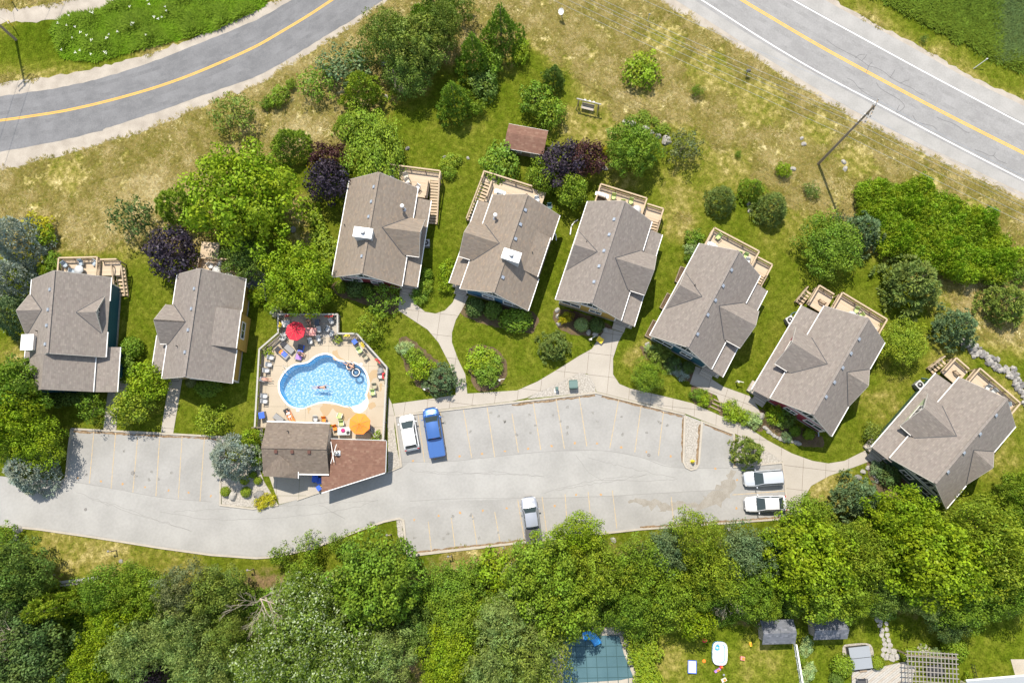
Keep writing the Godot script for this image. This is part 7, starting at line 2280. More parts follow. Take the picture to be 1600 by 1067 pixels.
	var wall := thing("rock_wall", "low wall of piled grey rocks down the right edge of the lawn", "wall", P(1550, 575))
	var i := 0
	for q in line([1509, 533, 1525, 550, 1545, 560, 1562, 575, 1580, 585, 1596, 606, 1606, 625], 7):
		for k in 3:
			var side := Vector2(rng.randf_range(-0.6, 0.6), rng.randf_range(-0.6, 0.6))
			var w := Vector3(q.x + side.x, 0, q.y + side.y)
			var o := part("boulder", rock_mesh(), M.rock if rng.randf() < 0.45 else M.rock_dark, wall, w - wall.position + Vector3(0, 0.15, 0))
			var r := rng.randf_range(0.22, 0.42)
			o.rotation.y = rng.randf() * TAU
			o.scale = Vector3(r, r * 0.7, r * rng.randf_range(0.7, 1.0))
	var edge := thing("stone_edging", "row of stones edging the bed in front of the crimson chalet", "edging", P(1228, 690))
	for q in line([1195, 668, 1206, 678, 1220, 686, 1238, 690, 1250, 693], 3):
		var o := part("boulder", rock_mesh(), M.rock, edge, Vector3(q.x, 0.1, q.y) - edge.position)
		var r := rng.randf_range(0.22, 0.36)
		o.scale = Vector3(r, r * 0.7, r)

func rock_mesh() -> Mesh:
	if rocks.is_empty():
		for i in 5: rocks.append(rock_shape(200 + i))
	return rocks[rng.randi() % 5]

func make_back_yards() -> void:
	# pool under a dark green cover, with a blue slide
	var pc := area([880, 992, 968, 994, 975, 1022, 990, 1058, 978, 1060, 970, 1062, 880, 1068])
	var cover := thing("pool_cover", "dark teal safety cover stretched over the neighbour's pool", "pool cover", P(930, 1030))
	var off := Vector2(cover.position.x, cover.position.z)
	var loc := PackedVector2Array()
	for p in pc: loc.append(p - off)
	part("sheet", prism(begin(), loc, 0.05, 0.10), M.teal_cover, cover)
	for k in 9:
		var x := -4.5 + k * 1.13
		var st := begin()
		part("strap", bar(st, Vector3(x, 0.105, -3.0), Vector3(x + 0.25, 0.105, 3.0), 0.07, 0.012), M.seam, cover)
	for k in 6:
		part("strap", bar(begin(), Vector3(-4.6, 0.108, -2.4 + k * 1.1), Vector3(3.9 + k * 0.12, 0.108, -2.55 + k * 1.1), 0.07, 0.012), M.seam, cover)
	structure("pool_patio", flat(begin(), area([860, 980, 975, 980, 985, 1010, 1000, 1075, 860, 1090]), 0.03), M.kerb)
	var sl := thing("pool_slide", "curved blue slide at the head of the covered pool", "slide", P(922, 995, 0.8) * Vector3(1, 0, 1))
	var tr := line([909, 991, 918, 989, 926, 993, 931, 1000, 934, 1006], 4)
	var st3 := begin()
	for j in tr.size() - 1:
		var h0 := 1.5 - 1.1 * j / tr.size()
		var h1 := 1.5 - 1.1 * (j + 1) / tr.size()
		var a := Vector3(tr[j].x, h0, tr[j].y) - sl.position
		var b := Vector3(tr[j + 1].x, h1, tr[j + 1].y) - sl.position
		var s := (b - a).cross(Vector3.UP).normalized() * 0.38
		quad(st3, a - s, b - s, b + s, a + s)
		for e in [-1.0, 1.0]:
			quad(st3, a + s * e, b + s * e, b + s * e * 1.2 + Vector3(0, 0.2, 0), a + s * e * 1.2 + Vector3(0, 0.2, 0))
	part("chute", st3, M.slide, sl)
	part("ladder", bar(begin(), Vector3(-1.1, 0, 0.1), Vector3(-0.8, 1.5, -0.1), 0.5, 0.06), M.white, sl)
	var dv := thing("pool_step_box", "small white box on the right edge of the covered pool", "box", P(981, 1025), 0.1)
	part("case", box(begin(), Vector3(0, 0.2, 0), Vector3(0.4, 0.4, 0.4)), M.white, dv)
	part("lid", box(begin(), Vector3(0, 0.42, 0), Vector3(0.44, 0.05, 0.44)), M.offwhite, dv)
	# paddling pool and toys on the lawn
	var pp := thing("paddling_pool", "white and blue inflatable paddling pool on the lawn", "paddling pool", P(1124, 1020), -0.06)
	var base := PackedVector2Array()
	for k in 24:
		var a := TAU * k / 24
		base.append(Vector2(signf(cos(a)) * pow(absf(cos(a)), 0.5) * 0.70, signf(sin(a)) * pow(absf(sin(a)), 0.5) * 1.10))
	for lvl in 2:
		var st4 := begin()
		for k in 24:
			tube(st4, Vector3(base[k].x, 0.14 + lvl * 0.24, base[k].y), Vector3(base[(k + 1) % 24].x, 0.14 + lvl * 0.24, base[(k + 1) % 24].y), 0.15, 0.15, 8, false)
		part("ring", st4, M.white if lvl else M.slide, pp)
	part("water", flat(begin(), base, 0.25), mat(0.62, 0.74, 0.86, 0.1), pp)
	var rin := begin()
	for k in 24:
		tube(rin, Vector3(base[k].x * 0.8, 0.30, base[k].y * 0.87), Vector3(base[(k + 1) % 24].x * 0.8, 0.30, base[(k + 1) % 24].y * 0.87), 0.04, 0.04, 6, false)
	part("inner_stripe", rin, M.slide, pp)
	var fl := thing("swim_ring", "blue toy ring floating in the paddling pool", "swim ring", P(1120, 1011) + Vector3(0, 0.3, 0))
	var tm := TorusMesh.new()
	tm.inner_radius = 0.12
	tm.outer_radius = 0.3
	part("tube", tm, M.slide, fl)
	part("grip", box(begin(), Vector3(0.2, 0.08, 0), Vector3(0.08, 0.05, 0.08)), M.white, fl)
	var tp := thing("trampoline", "small grey play mat on a blue frame on the lawn left of the paddling pool", "play mat", P(1081, 1041), -0.05)
	part("mat", box(begin(), Vector3(0, 0.3, 0), Vector3(0.85, 0.04, 1.25)), M.pale_grey, tp)
	for s in [-1, 1]:
		part("frame", box(begin(), Vector3(s * 0.46, 0.3, 0), Vector3(0.06, 0.06, 1.35)), M.blue, tp)
		part("frame", box(begin(), Vector3(0, 0.3, s * 0.66), Vector3(0.9, 0.06, 0.06)), M.blue, tp)
		for z in [-0.6, 0.6]: part("leg", box(begin(), Vector3(s * 0.45, 0.14, z), Vector3(0.05, 0.28, 0.05)), M.charcoal, tp)
	for q in [[1100, 999, 0.28, "red play ball at the edge of the tree shade", M.red], [1128, 961, 0.26, "red ball under the low branches above the red play ball", mat(0.4, 0.05, 0.03, 0.6)], [1131, 1054, 0.12, "small pale blue ball below the paddling pool", M.tub_cover]]:
		var sp := SphereMesh.new()
		sp.radius = q[2]
		sp.height = q[2] * 2
		tag(part("ball", sp, q[4], self, P(q[0], q[1]) + Vector3(0, q[2], 0)), q[3], "ball")
	tag(part("flying_disc", lathe(begin(), [Vector2(0.2, 0.01), Vector2(0.19, 0.06), Vector2(0, 0.07)], 14), M.orange, self, P(1100.5, 1033)), "orange flying disc on the lawn left of the paddling pool", "toy")
	for q in [[1160, 1028, 0.45, 0.3, 0.4, "pink and cream toy box on the lawn right of the paddling pool", M.pink], [1172.5, 1006, 0.22, 0.25, 0.45, "yellow toy truck on the lawn near the tree shade", M.yellow], [1131, 1062, 0.55, 0.2, 0.35, "cream toy at the bottom of the lawn", M.offwhite], [1127, 1041.5, 0.3, 0.25, 0.25, "red toy block just below the paddling pool", M.red], [1121, 1047, 0.7, 0.18, 0.25, "purple and red toy train below the paddling pool", M.purple_cloth]]:
		var o := thing("toy", q[5], "toy", P(q[0], q[1]), rng.randf_range(-0.3, 0.5))
		part("block", box(begin(), Vector3(0, q[3] / 2, 0), Vector3(q[2], q[3], q[4])), q[6], o)
		part("top_piece", box(begin(), Vector3(q[2] * 0.1, q[3] + 0.05, 0), Vector3(q[2] * 0.5, 0.1, q[4] * 0.6)), M.orange, o)
		for s in [-1, 1]:
			part("wheel", tube(begin(), Vector3(s * q[2] * 0.5, 0.07, 0), Vector3(s * (q[2] * 0.5 + 0.04), 0.07, 0), 0.07, 0.07, 8), M.red, o)
	var bags := thing("folded_towels", "blue and white towels heaped at the left shed's corner", "towels", P(1192, 992))
	for k in 4:
		part("towel", box(begin(), Vector3(k * 0.16 - 0.2, 0.2 + 0.1 * (k % 2), k * 0.12 - 0.2), Vector3(0.4, 0.3, 0.5), Transform3D(Basis(Vector3.UP, k * 0.6), Vector3.ZERO)), M.white if k % 2 else M.slide, bags)
	# two garden sheds with slate coloured shingles
	for q in [[1217, 988, 3.6, 2.5, 0.03, "shed with a dark slate roof under the trees, left of two"], [1298, 983, 3.7, 2.2, 0.03, "shed with a grey slate roof beside the hosta hedge, right of two"]]:
		var o := thing("garden_shed", q[5], "shed", P(q[0], q[1], 2.2) * Vector3(1, 0, 1), q[4])
		part("wall", box(begin(), Vector3(0, 0.95, 0), Vector3(q[2] - 0.5, 1.9, q[3] - 0.5)), M.boards_grey, o)
		for s in [-1.0, 1.0]:
			plane_part("roof_slope", [Vector3(-q[2] / 2, 2.75, 0), Vector3(q[2] / 2, 2.75, 0), Vector3(q[2] / 2, 1.95, s * q[3] / 2), Vector3(-q[2] / 2, 1.95, s * q[3] / 2)], M.roof_blue, o, Vector3(1, 0, 0))
			part("fascia", box(begin(), Vector3(0, 1.87, s * q[3] / 2), Vector3(q[2], 0.12, 0.05)), M.charcoal, o)
		part("door", box(begin(), Vector3(0, 0.9, q[3] / 2 - 0.23), Vector3(1.1, 1.7, 0.05)), M.offwhite, o)
	# white fence
	var wf := thing("garden_fence", "low white fence between the two back lawns", "fence", P(1244, 1032))
	var f0 := P(1240, 1005) - wf.position
	var f1 := P(1250, 1066) - wf.position
	for y in [0.25, 0.75]: part("rail", bar(begin(), f0 + Vector3(0, y, 0), f1 + Vector3(0, y, 0), 0.06, 0.1), M.white, wf)
	part("cap_rail", bar(begin(), f0 + Vector3(0, 1.0, 0), f1 + Vector3(0, 1.0, 0), 0.16, 0.05), M.white, wf)
	for k in 4:
		part("post", box(begin(), f0.lerp(f1, k / 3.0) + Vector3(0, 0.5, 0), Vector3(0.12, 1.0, 0.12)), M.white, wf)
	for k in 24:
		part("picket", box(begin(), f0.lerp(f1, (k + 0.5) / 24.0) + Vector3(0, 0.5, 0), Vector3(0.03, 0.9, 0.1)), M.white, wf)
	# hot tub under its cover on a gravel pad
	sheet("gravel_pad", round_off(area([1318, 1010, 1330, 1006, 1355, 1005, 1364, 1012, 1366, 1030, 1360, 1046, 1325, 1048, 1318, 1030])), 0.012, M.pebbles)
	var ht := thing("hot_tub", "hot tub under a pale grey folding cover on a gravel pad", "hot tub", P(1345.5, 1028, 0.9) * Vector3(1, 0, 1), 0.1)
	part("tub", box(begin(), Vector3(0, 0.42, 0), Vector3(2.25, 0.84, 2.25)), M.charcoal, ht)
	for s in [-1, 1]:
		part("cover_half", box(begin(), Vector3(0, 0.89, s * 0.57), Vector3(2.3, 0.1, 1.13), Transform3D(Basis(Vector3.RIGHT, s * 0.03), Vector3.ZERO)), M.tub_cover, ht)
	part("step", box(begin(), Vector3(0.3, 0.15, 1.4), Vector3(0.8, 0.3, 0.5)), M.timber_old, ht)
	# boarded deck with single boards
	var dk := struct_root("garden_deck")
	var dp := area([1331, 1050, 1358, 1046, 1415, 1033, 1430, 1042, 1423, 1075, 1331, 1080])
	mark_hard(dp)
	part("joists", flat(begin(), dp, 0.02), M.soil, dk)
	var cdeck := Q(1380, 1058)
	for k in range(-36, 36):
		var st5 := PackedVector2Array()
		for c in [Vector2(-9, k * 0.22 + 0.012), Vector2(9, k * 0.22 + 0.012), Vector2(9, k * 0.22 + 0.208), Vector2(-9, k * 0.22 + 0.208)]:
			st5.append(c.rotated(-0.62) + cdeck)
		for pcs in Geometry2D.intersect_polygons(st5, dp):
			part("board", prism(begin(), pcs, 0.05, 0.16 + rng.randf_range(-0.004, 0.004)), M.fence_grey if k % 3 else M.boards_grey, dk)
	var bn := make_chair("garden_bench", M.charcoal, M.charcoal, "dark metal bench on the boarded deck beside the hot tub")
	bn.position = P(1346, 1064, 0.4) * Vector3(1, 0, 1) + Vector3(0, 0.16, 0)
	bn.scale = Vector3(1.8, 1, 1)
	bn.set_meta("category", "bench")
	# pergola
	var pg := thing("pergola", "grey timber pergola with open slats over the dark seats", "pergola", P(1457, 1050, 2.4) * Vector3(1, 0, 1), -0.06)
	for x in [-2.5, 2.5]:
		for z in [-1.6, 1.8]: part("post", box(begin(), Vector3(x, 1.15, z), Vector3(0.14, 2.3, 0.14)), M.timber_old, pg)
	for z in [-1.6, 1.8]: part("beam", box(begin(), Vector3(0, 2.3, z), Vector3(5.6, 0.2, 0.08)), M.timber_old, pg)
	for k in 14: part("rafter", box(begin(), Vector3(-2.6 + k * 0.4, 2.45, 0), Vector3(0.07, 0.14, 4.2)), M.timber_grey, pg)
	for k in 9: part("slat", box(begin(), Vector3(0, 2.56, -2.0 + k * 0.5), Vector3(5.6, 0.05, 0.09)), M.timber_grey, pg)
	make_table("patio_table", "dark table under the pergola", P(1462, 1047, 0.7) * Vector3(1, 0, 1) + Vector3(0, 0.05, 0), 0.1, 1.8, 1.1, M.charcoal)
	# stepping stones
	var sp2 := struct_root("stepping_stone_path")
	for q in [[1384, 953, 4], [1389, 957, 5], [1375, 957, 4], [1371, 968, 4], [1388, 964, 4], [1377, 971, 3.5], [1375, 977, 4], [1385, 974, 3.5], [1379, 985, 4], [1386, 983, 3.5], [1378, 992, 4], [1387, 992, 4], [1381, 999, 3.5], [1389, 1000, 4], [1383, 1006, 4], [1391, 1008, 4.5], [1382, 1015, 4.5], [1390, 1016, 4.5], [1397, 1018, 5], [1386, 1026, 5.5], [1394, 1028, 6], [1402, 1026, 5], [1380, 1023, 4]]:
		var c := Q(q[0], q[1])
		var r := PackedVector2Array()
		var ph := rng.randf() * TAU
		for k in 7: r.append(c + Vector2.from_angle(ph + TAU * k / 7) * q[2] * 0.075 * rng.randf_range(0.75, 1.15))
		part("stone", prism(begin(), r, 0, 0.07), M.rock, sp2)
	# corner of the house at the lower right edge
	var hs := thing("grey_house", "corner of a house with a pale grey roof at the bottom right edge", "house", P(1575, 1085, 3.0) * Vector3(1, 0, 1), 0.08)
	part("wall", box(begin(), Vector3(0.5, 1.4, 2.6), Vector3(7.4, 2.8, 7.0)), M.offwhite, hs)
	plane_part("roof_slope", [Vector3(-4.0, 4.8, 2.6), Vector3(5.0, 4.8, 2.6), Vector3(5.0, 2.8, -1.6), Vector3(-4.0, 2.8, -1.6)], M.tub_cover, hs, Vector3(1, 0, 0))
	plane_part("roof_slope", [Vector3(-4.0, 4.8, 2.6), Vector3(5.0, 4.8, 2.6), Vector3(5.0, 2.8, 6.8), Vector3(-4.0, 2.8, 6.8)], M.tub_cover, hs, Vector3(1, 0, 0))
	part("gutter", box(begin(), Vector3(0.5, 2.74, -1.68), Vector3(9.0, 0.14, 0.14)), M.white, hs)
	part("skylight", box(begin(), Vector3(1.8, 3.5, -0.2), Vector3(1.0, 0.12, 0.8), Transform3D(Basis(Vector3.RIGHT, 0.0), Vector3.ZERO)), M.white, hs)
	structure("shaded_patio", flat(begin(), area([1580, 1030, 1620, 1030, 1620, 1056, 1588, 1058]), 0.015), M.kerb)
	var hr := thing("hedge_rail", "thin black garden railing left of the pale grey house", "railing", P(1520, 1050))
	for s in [0.3, 0.75]: part("rail", bar(begin(), P(1517, 1037) - hr.position + Vector3(0, s, 0), P(1524, 1066) - hr.position + Vector3(0, s, 0), 0.04, 0.04), M.black, hr)
	for k in 6: part("post", box(begin(), (P(1517, 1037) - hr.position).lerp(P(1524, 1066) - hr.position, k / 5.0) + Vector3(0, 0.4, 0), Vector3(0.05, 0.8, 0.05)), M.black, hr)

# chairs, tables and grills on the sundecks: [house, kind, x, z, turn, label]
func make_deck_furniture(houses: Array) -> void:
	var kinds := {}
	for q in [[0, "blue", -1.75, -7.2, 0.7, "blue-grey chair in the left corner of the teal chalet's sundeck"], [0, "blue", 1.7, -7.3, -0.6, "blue-grey chair in the right corner of the teal chalet's sundeck"], [0, "blue", 0.1, -7.35, 0.1, "blue-grey chair at the rail side of the teal chalet's table"], [0, "blue", -0.7, -6.4, 1.4, "blue-grey chair left of the teal chalet's table"], [0, "blue", 0.6, -5.75, 2.9, "blue-grey chair on the house side of the teal chalet's table"], [0, "table", 0.05, -6.5, 0, "round table on the teal chalet's sundeck"],
			[1, "grey", -0.9, -7.7, 0.9, "grey chair left of the table on the yellow chalet's sundeck"], [1, "grey", 1.0, -7.7, -0.9, "grey chair right of the table on the yellow chalet's sundeck"], [1, "grey", 0.15, -8.1, 0.0, "grey chair at the rail of the yellow chalet's sundeck"], [1, "table", 0.0, -7.2, 0, "round table on the yellow chalet's sundeck"], [1, "grill", 1.55, -6.6, 0, "white grill at the right end of the yellow chalet's sundeck"],
			[2, "tan", 2.2, -7.9, 0.5, "tan chair at the rail of the dark red chalet's sundeck, left one"], [2, "tan", 2.5, -7.3, 0.9, "tan chair beside the first on the dark red chalet's sundeck"], [2, "white", 3.8, -6.6, -0.5, "white chair near the stairs of the dark red chalet's sundeck"], [2, "white", 2.6, -6.6, 0.3, "white chair at the roof edge of the dark red chalet's sundeck"], [2, "dark", -0.2, -7.3, 0.5, "dark teal chair left of the table on the dark red chalet's sundeck"], [2, "blue", 0.6, -7.9, 0.0, "blue-grey chair above the table on the dark red chalet's sundeck"], [2, "table", 0.4, -7.1, 0, "round table at the roof edge of the dark red chalet's sundeck"],
			[3, "grill", -3.6, -7.0, 0, "white grill beside the stairs of the blue chalet's sundeck"], [3, "white", 0.9, -7.6, 0.5, "white chair at the right end of the blue chalet's sundeck"], [3, "dark", 2.6, -7.2, 0.4, "blue chair on the shaded paving right of the blue chalet's sundeck"],
			[4, "grillbig", -2.6, -8.0, 0, "large grill with a white lid on the ochre chalet's sundeck"], [4, "lime", -1.2, -8.3, 0.1, "lime green chair left of three on the ochre chalet's sundeck"], [4, "lime", 0.1, -7.9, 0.2, "lime green chair middle of three on the ochre chalet's sundeck"], [4, "lime", 0.95, -8.4, 0.0, "lime green chair right of three on the ochre chalet's sundeck"], [4, "table", 1.9, -7.6, 0, "glass table at the right end of the ochre chalet's sundeck"],
			[5, "lime", -2.3, -8.7, -0.3, "lime green chair in the upper corner of the deep blue chalet's sundeck"], [5, "lime", 0.9, -7.9, 0.2, "lime green chair at the roof edge of the deep blue chalet's sundeck"], [5, "lime", 1.6, -8.1, 0.1, "second lime green chair at the roof edge of the deep blue chalet's sundeck"], [5, "white", 2.1, -7.7, 0.4, "pale blue chair at the right end of the deep blue chalet's sundeck"], [5, "grill", -2.5, -7.3, 0, "round white grill at the left end of the deep blue chalet's sundeck"],
			[6, "lime", -0.2, -8.5, 0.2, "lime green chair at the rail of the crimson chalet's sundeck"], [6, "lime", 0.5, -8.2, -0.4, "second lime green chair on the crimson chalet's sundeck"], [6, "table", -0.4, -7.6, 0, "round table at the roof edge of the crimson chalet's sundeck"], [6, "white", 2.6, -7.3, 0.3, "white chair at the right end of the crimson chalet's sundeck"],
			[7, "grey", -0.4, -8.2, 0.2, "grey chair at the rail of the dark green chalet's sundeck, left one"], [7, "grey", 0.3, -8.3, -0.1, "grey chair at the rail of the dark green chalet's sundeck, right one"], [7, "table", -0.7, -7.3, 0, "round table at the roof edge of the dark green chalet's sundeck"], [7, "blue", 2.3, -8.2, -0.7, "blue chair in the right corner of the dark green chalet's sundeck"]]:
		var h: Node3D = houses[q[0]]
		var at: Vector3 = h.transform * Vector3(q[2], 1.5, q[3])
		var turn: float = h.rotation.y + q[4]
		match q[1]:
			"table":
				round_table(q[5], at, 0.55, M.pale_grey)
			"grill", "grillbig":
				var g := thing("barbecue", q[5], "barbecue", at, turn)
				var w := 1.0 if q[1] == "grillbig" else 0.7
				part("cart", box(begin(), Vector3(0, 0.4, 0), Vector3(w, 0.8, 0.5)), M.charcoal, g)
				part("hood", tube(begin(), Vector3(-w / 2, 0.85, 0), Vector3(w / 2, 0.85, 0), 0.27, 0.27, 12), M.white, g)
				for s in [-1, 1]: part("side_shelf", box(begin(), Vector3(s * (w / 2 + 0.16), 0.8, 0), Vector3(0.3, 0.04, 0.42)), M.steel, g)
			_:
				if not kinds.has(q[1]):
					var cloth: Material = {"blue": mat(0.30, 0.36, 0.42, 0.7), "grey": M.pale_grey, "tan": mat(0.55, 0.50, 0.42, 0.7), "white": M.white, "dark": mat(0.03, 0.09, 0.10, 0.6), "lime": M.lime}[q[1]]
					var c := make_chair("patio_chair", M.charcoal, cloth, q[5])
					c.set_meta("group", "chairs on the sundecks of the chalets")
					c.position = at
					c.rotation.y = turn
					kinds[q[1]] = c
				else:
					copy(kinds[q[1]], q[5], at, turn)

# ------------------------------------------------------------------ where every tree and shrub stands
# one leafy mass along an outline, made of many leaf clumps
func leafy_mass(n: String, label: String, cat: String, outline: PackedVector2Array, h: float, m: String, spacing: float, size: float, stuff := false) -> void:
	var spots := []
	var lo := outline[0]
	var hi := outline[0]
	for p in outline:
		lo = lo.min(p)
		hi = hi.max(p)
	var nz := noise(0.25, 2, int(absf(lo.x * 13)))
	var x := lo.x
	while x < hi.x:
		var z := lo.y
		while z < hi.y:
			var p := Vector2(x, z) + Vector2(rng.randf_range(-0.5, 0.5), rng.randf_range(-0.5, 0.5)) * spacing
			if Geometry2D.is_point_in_polygon(p, outline):
				var s := size * rng.randf_range(0.8, 1.25)
				var hh := h * rng.randf_range(0.8, 1.15) * (1.0 + 0.6 * nz.get_noise_2d(p.x, p.y))
				var v := rng.randf_range(0.84, 1.0)
				spots.append([Transform3D(Basis(Vector3.UP, rng.randf() * TAU) * Basis.from_scale(Vector3(s, hh, s)), Vector3(p.x, 0, p.y)), Color(v * rng.randf_range(0.9, 1.15), v, v * rng.randf_range(0.8, 1.0))])
			z += spacing
		x += spacing
	if stuff:
		var mm := MultiMesh.new()
		mm.transform_format = MultiMesh.TRANSFORM_3D
		mm.use_colors = true
		mm.mesh = proto["shrub0"].get_child(0).mesh
		mm.instance_count = spots.size()
		for i in spots.size():
			mm.set_instance_transform(i, spots[i][0])
			mm.set_instance_color(i, spots[i][1])
		var o := MultiMeshInstance3D.new()
		o.multimesh = mm
		o.material_override = M[m]
		o.name = numbered(n)
		add_child(o)
		tag(o, label, cat, "", "stuff")
		return
	var st := SurfaceTool.new()
	st.begin(Mesh.PRIMITIVE_TRIANGLES)
	for q in spots:
		st.append_from(M_clump, 0, q[0])
	tag(part(n, st.commit(), M[m]), label, cat)

func dead_tree(label: String, px: float, py: float, h: float, lean: Vector3, size: float) -> void:
	var o := thing("dead_tree", label, "tree", P(px, py, h * 0.7) * Vector3(1, 0, 1))
	part("trunk", tube(begin(), Vector3.ZERO, Vector3(0, h * 0.6, 0), 0.16, 0.1, 7), M.dead, o)
	for k in 6:
		var st := begin()
		var d := (lean + rdir() * 0.8 + Vector3(0, 0.4, 0)).normalized()
		branching(st, Vector3(0, h * rng.randf_range(0.4, 0.6), 0), d, size, 0.07, 4)
		part("branch", st, M.dead, o)

func make_trees() -> void:
	M_clump = crown(14, 20, 0.36, 0.24, 0.0, 0.16, 0.6, 0.0, 0.15)
	var g1 := "trees and shrubs on the bank below the curving road"
	for q in [["loose", "l_olive", 366, 180, 34, 4.0, "loose grey-green bush nearest the curving road at the left", 1.0], ["spruce", "l_fresh", 450, 221, 29, 6.0, "upright green conifer between the curving road and the purple tree", 0.8], ["small", "l_purple", 512, 285, 33, 5.5, "dark purple tree touching the back of the dark red chalet", 1.0], ["small", "l_wine", 512, 246, 26, 4.2, "wine red small tree behind the purple tree of the dark red chalet", 1.3], ["shrub", "l_yellow", 487, 262, 8, 1.5, "tiny yellow-green shrub in front of the wine red tree", 1.0],
			["broad", "l_fresh", 582, 228, 55, 5.0, "broad low round-topped tree above the dark red chalet's sundeck", 1.7], ["spruce", "l_fresh", 548, 192, 25, 4.5, "small green conifer just above the broad low tree", 1.0], ["pine", "l_gold", 567, 140, 28, 6.5, "yellow-tinged upright conifer on the bank, with its shadow on hay", 0.8], ["shrub", "l_fresh", 434, 150, 18, 1.8, "small green bush lowest in the row along the curving road", 1.3], ["shrub", "l_mid", 416, 161, 10, 1.2, "low bush at the left end of the row along the curving road", 1.2], ["shrub", "l_fresh", 454, 131, 9, 1.2, "tiny bright bush second in the row along the curving road", 1.0], ["loose", "l_mid", 494, 128, 31, 3.0, "large bush in the middle of the row along the curving road", 1.0],
			["loose", "l_bluegreen", 535, 104, 38, 4.0, "bluish bush near the upper end of the row along the curving road", 1.3], ["loose", "l_dark", 560, 90, 24, 3.5, "dark bush between the bluish bush and the olive trees", 1.0], ["broad", "l_olive", 605, 62, 36, 7.5, "olive brown tree at the left of the tall group near the top", 1.0], ["maple", "l_olive", 650, 72, 44, 8.0, "largest olive tree in the tall group near the top", 1.1], ["broad", "l_dark", 640, 112, 38, 5.5, "dark tree under the olive tree, with bare grey twigs showing", 1.0], ["broad", "l_olive", 690, 42, 30, 7.5, "yellowish olive tree at the right of the tall group", 1.0], ["small", "l_mid", 660, 28, 18, 5.0, "small green tree at the back of the tall group", 1.0], ["pine", "l_dark", 683, 8, 26, 6.0, "dark conifer at the top edge behind the tall group", 1.0], ["loose", "l_olive", 722, 12, 22, 4.0, "grey-olive bush at the top edge right of the tall group", 1.0],
			["spruce", "l_mid", 709, 153, 29, 7.5, "dark upright spruce above the shed lawn, with a long shadow", 1.0], ["shrub", "l_fresh", 744, 168, 14, 2.0, "bright bush right of the dark upright spruce", 0.7], ["spruce", "l_mid", 740, 83, 29, 8.5, "tall dark spruce left of the pair near the top", 1.0], ["spruce", "l_mid", 783, 45, 32, 9.5, "tallest spruce, right of the pair near the top edge", 1.0], ["shrub", "l_mid", 765, 92, 26, 3.2, "leafy shrub under the tallest spruce", 1.0], ["shrub", "l_lime", 813, 78, 19, 2.2, "pale flowering shrub right of the tallest spruce", 0.6], ["shrub", "l_dark", 752, 128, 26, 2.5, "dark low shrub in the shade below the pair of spruces", 0.9], ["shrub", "l_mid", 768, 128, 13, 1.6, "rounded shrub at the right end of that shady bed", 0.6],
			["spruce", "l_dark", 866, 118, 18, 5.0, "small dark conifer above the shrubs beside the shed", 1.0], ["shrub", "l_mid", 836, 152, 27, 3.5, "dark leafy shrub above the shed, left of two", 1.0], ["shrub", "l_fresh", 860, 172, 25, 3.2, "brighter shrub above the shed, right of two", 1.0], ["shrub", "l_lime", 1003, 106, 30, 2.5, "bright lime green bush alone in the dry meadow", 1.1], ["loose", "l_mid", 1089, 141, 10, 1.6, "small upright green bush in the dry meadow right of the lime one", 0.7], ["maple", "l_mid", 988, 232, 40, 6.0, "dense round maple in front of the boulder row", 1.0], ["loose", "l_grey", 1067, 230, 26, 4.0, "dull grey-olive small tree right of the boulder row", 0.8], ["shrub", "l_yellow", 945, 235, 8, 1.3, "small golden bush left of the round maple", 0.8],
			["small", "l_purple", 878, 256, 36, 5.0, "blackish purple tree right of the shed, left of two", 1.2], ["small", "l_wine", 918, 248, 30, 4.6, "wine red tree beside the blackish purple one", 1.0], ["shrub", "l_mid", 779, 256, 33, 2.8, "broad bush left of the shed, above the blue chalet's sundeck", 1.4], ["small", "l_fresh", 847, 274, 25, 4.0, "bright round tree at the corner of the blue chalet's sundeck", 1.0], ["small", "l_fresh", 893, 298, 27, 4.2, "bright star-leaved tree between the blue and ochre chalets' sundecks", 1.0], ["shrub", "l_gold", 703, 252, 15, 1.2, "yellow flowering clump on the lawn between two sundecks", 0.7], ["shrub", "l_fresh", 702, 268, 12, 1.2, "green clump below the yellow flowers between two sundecks", 1.0]]:
		plant(q[0], q[1], q[2], q[3], q[4], q[5], q[6], g1, q[7])
	leafy_mass("flower_hedge", "pink-flowered low hedge along the row of boulders", "hedge", area([992, 178, 1003, 175, 1030, 190, 1047, 203, 1046, 212, 1032, 210, 1010, 196]), 0.8, "l_fresh", 0.55, 0.5)
	var g2 := "trees and shrubs round the two left chalets"
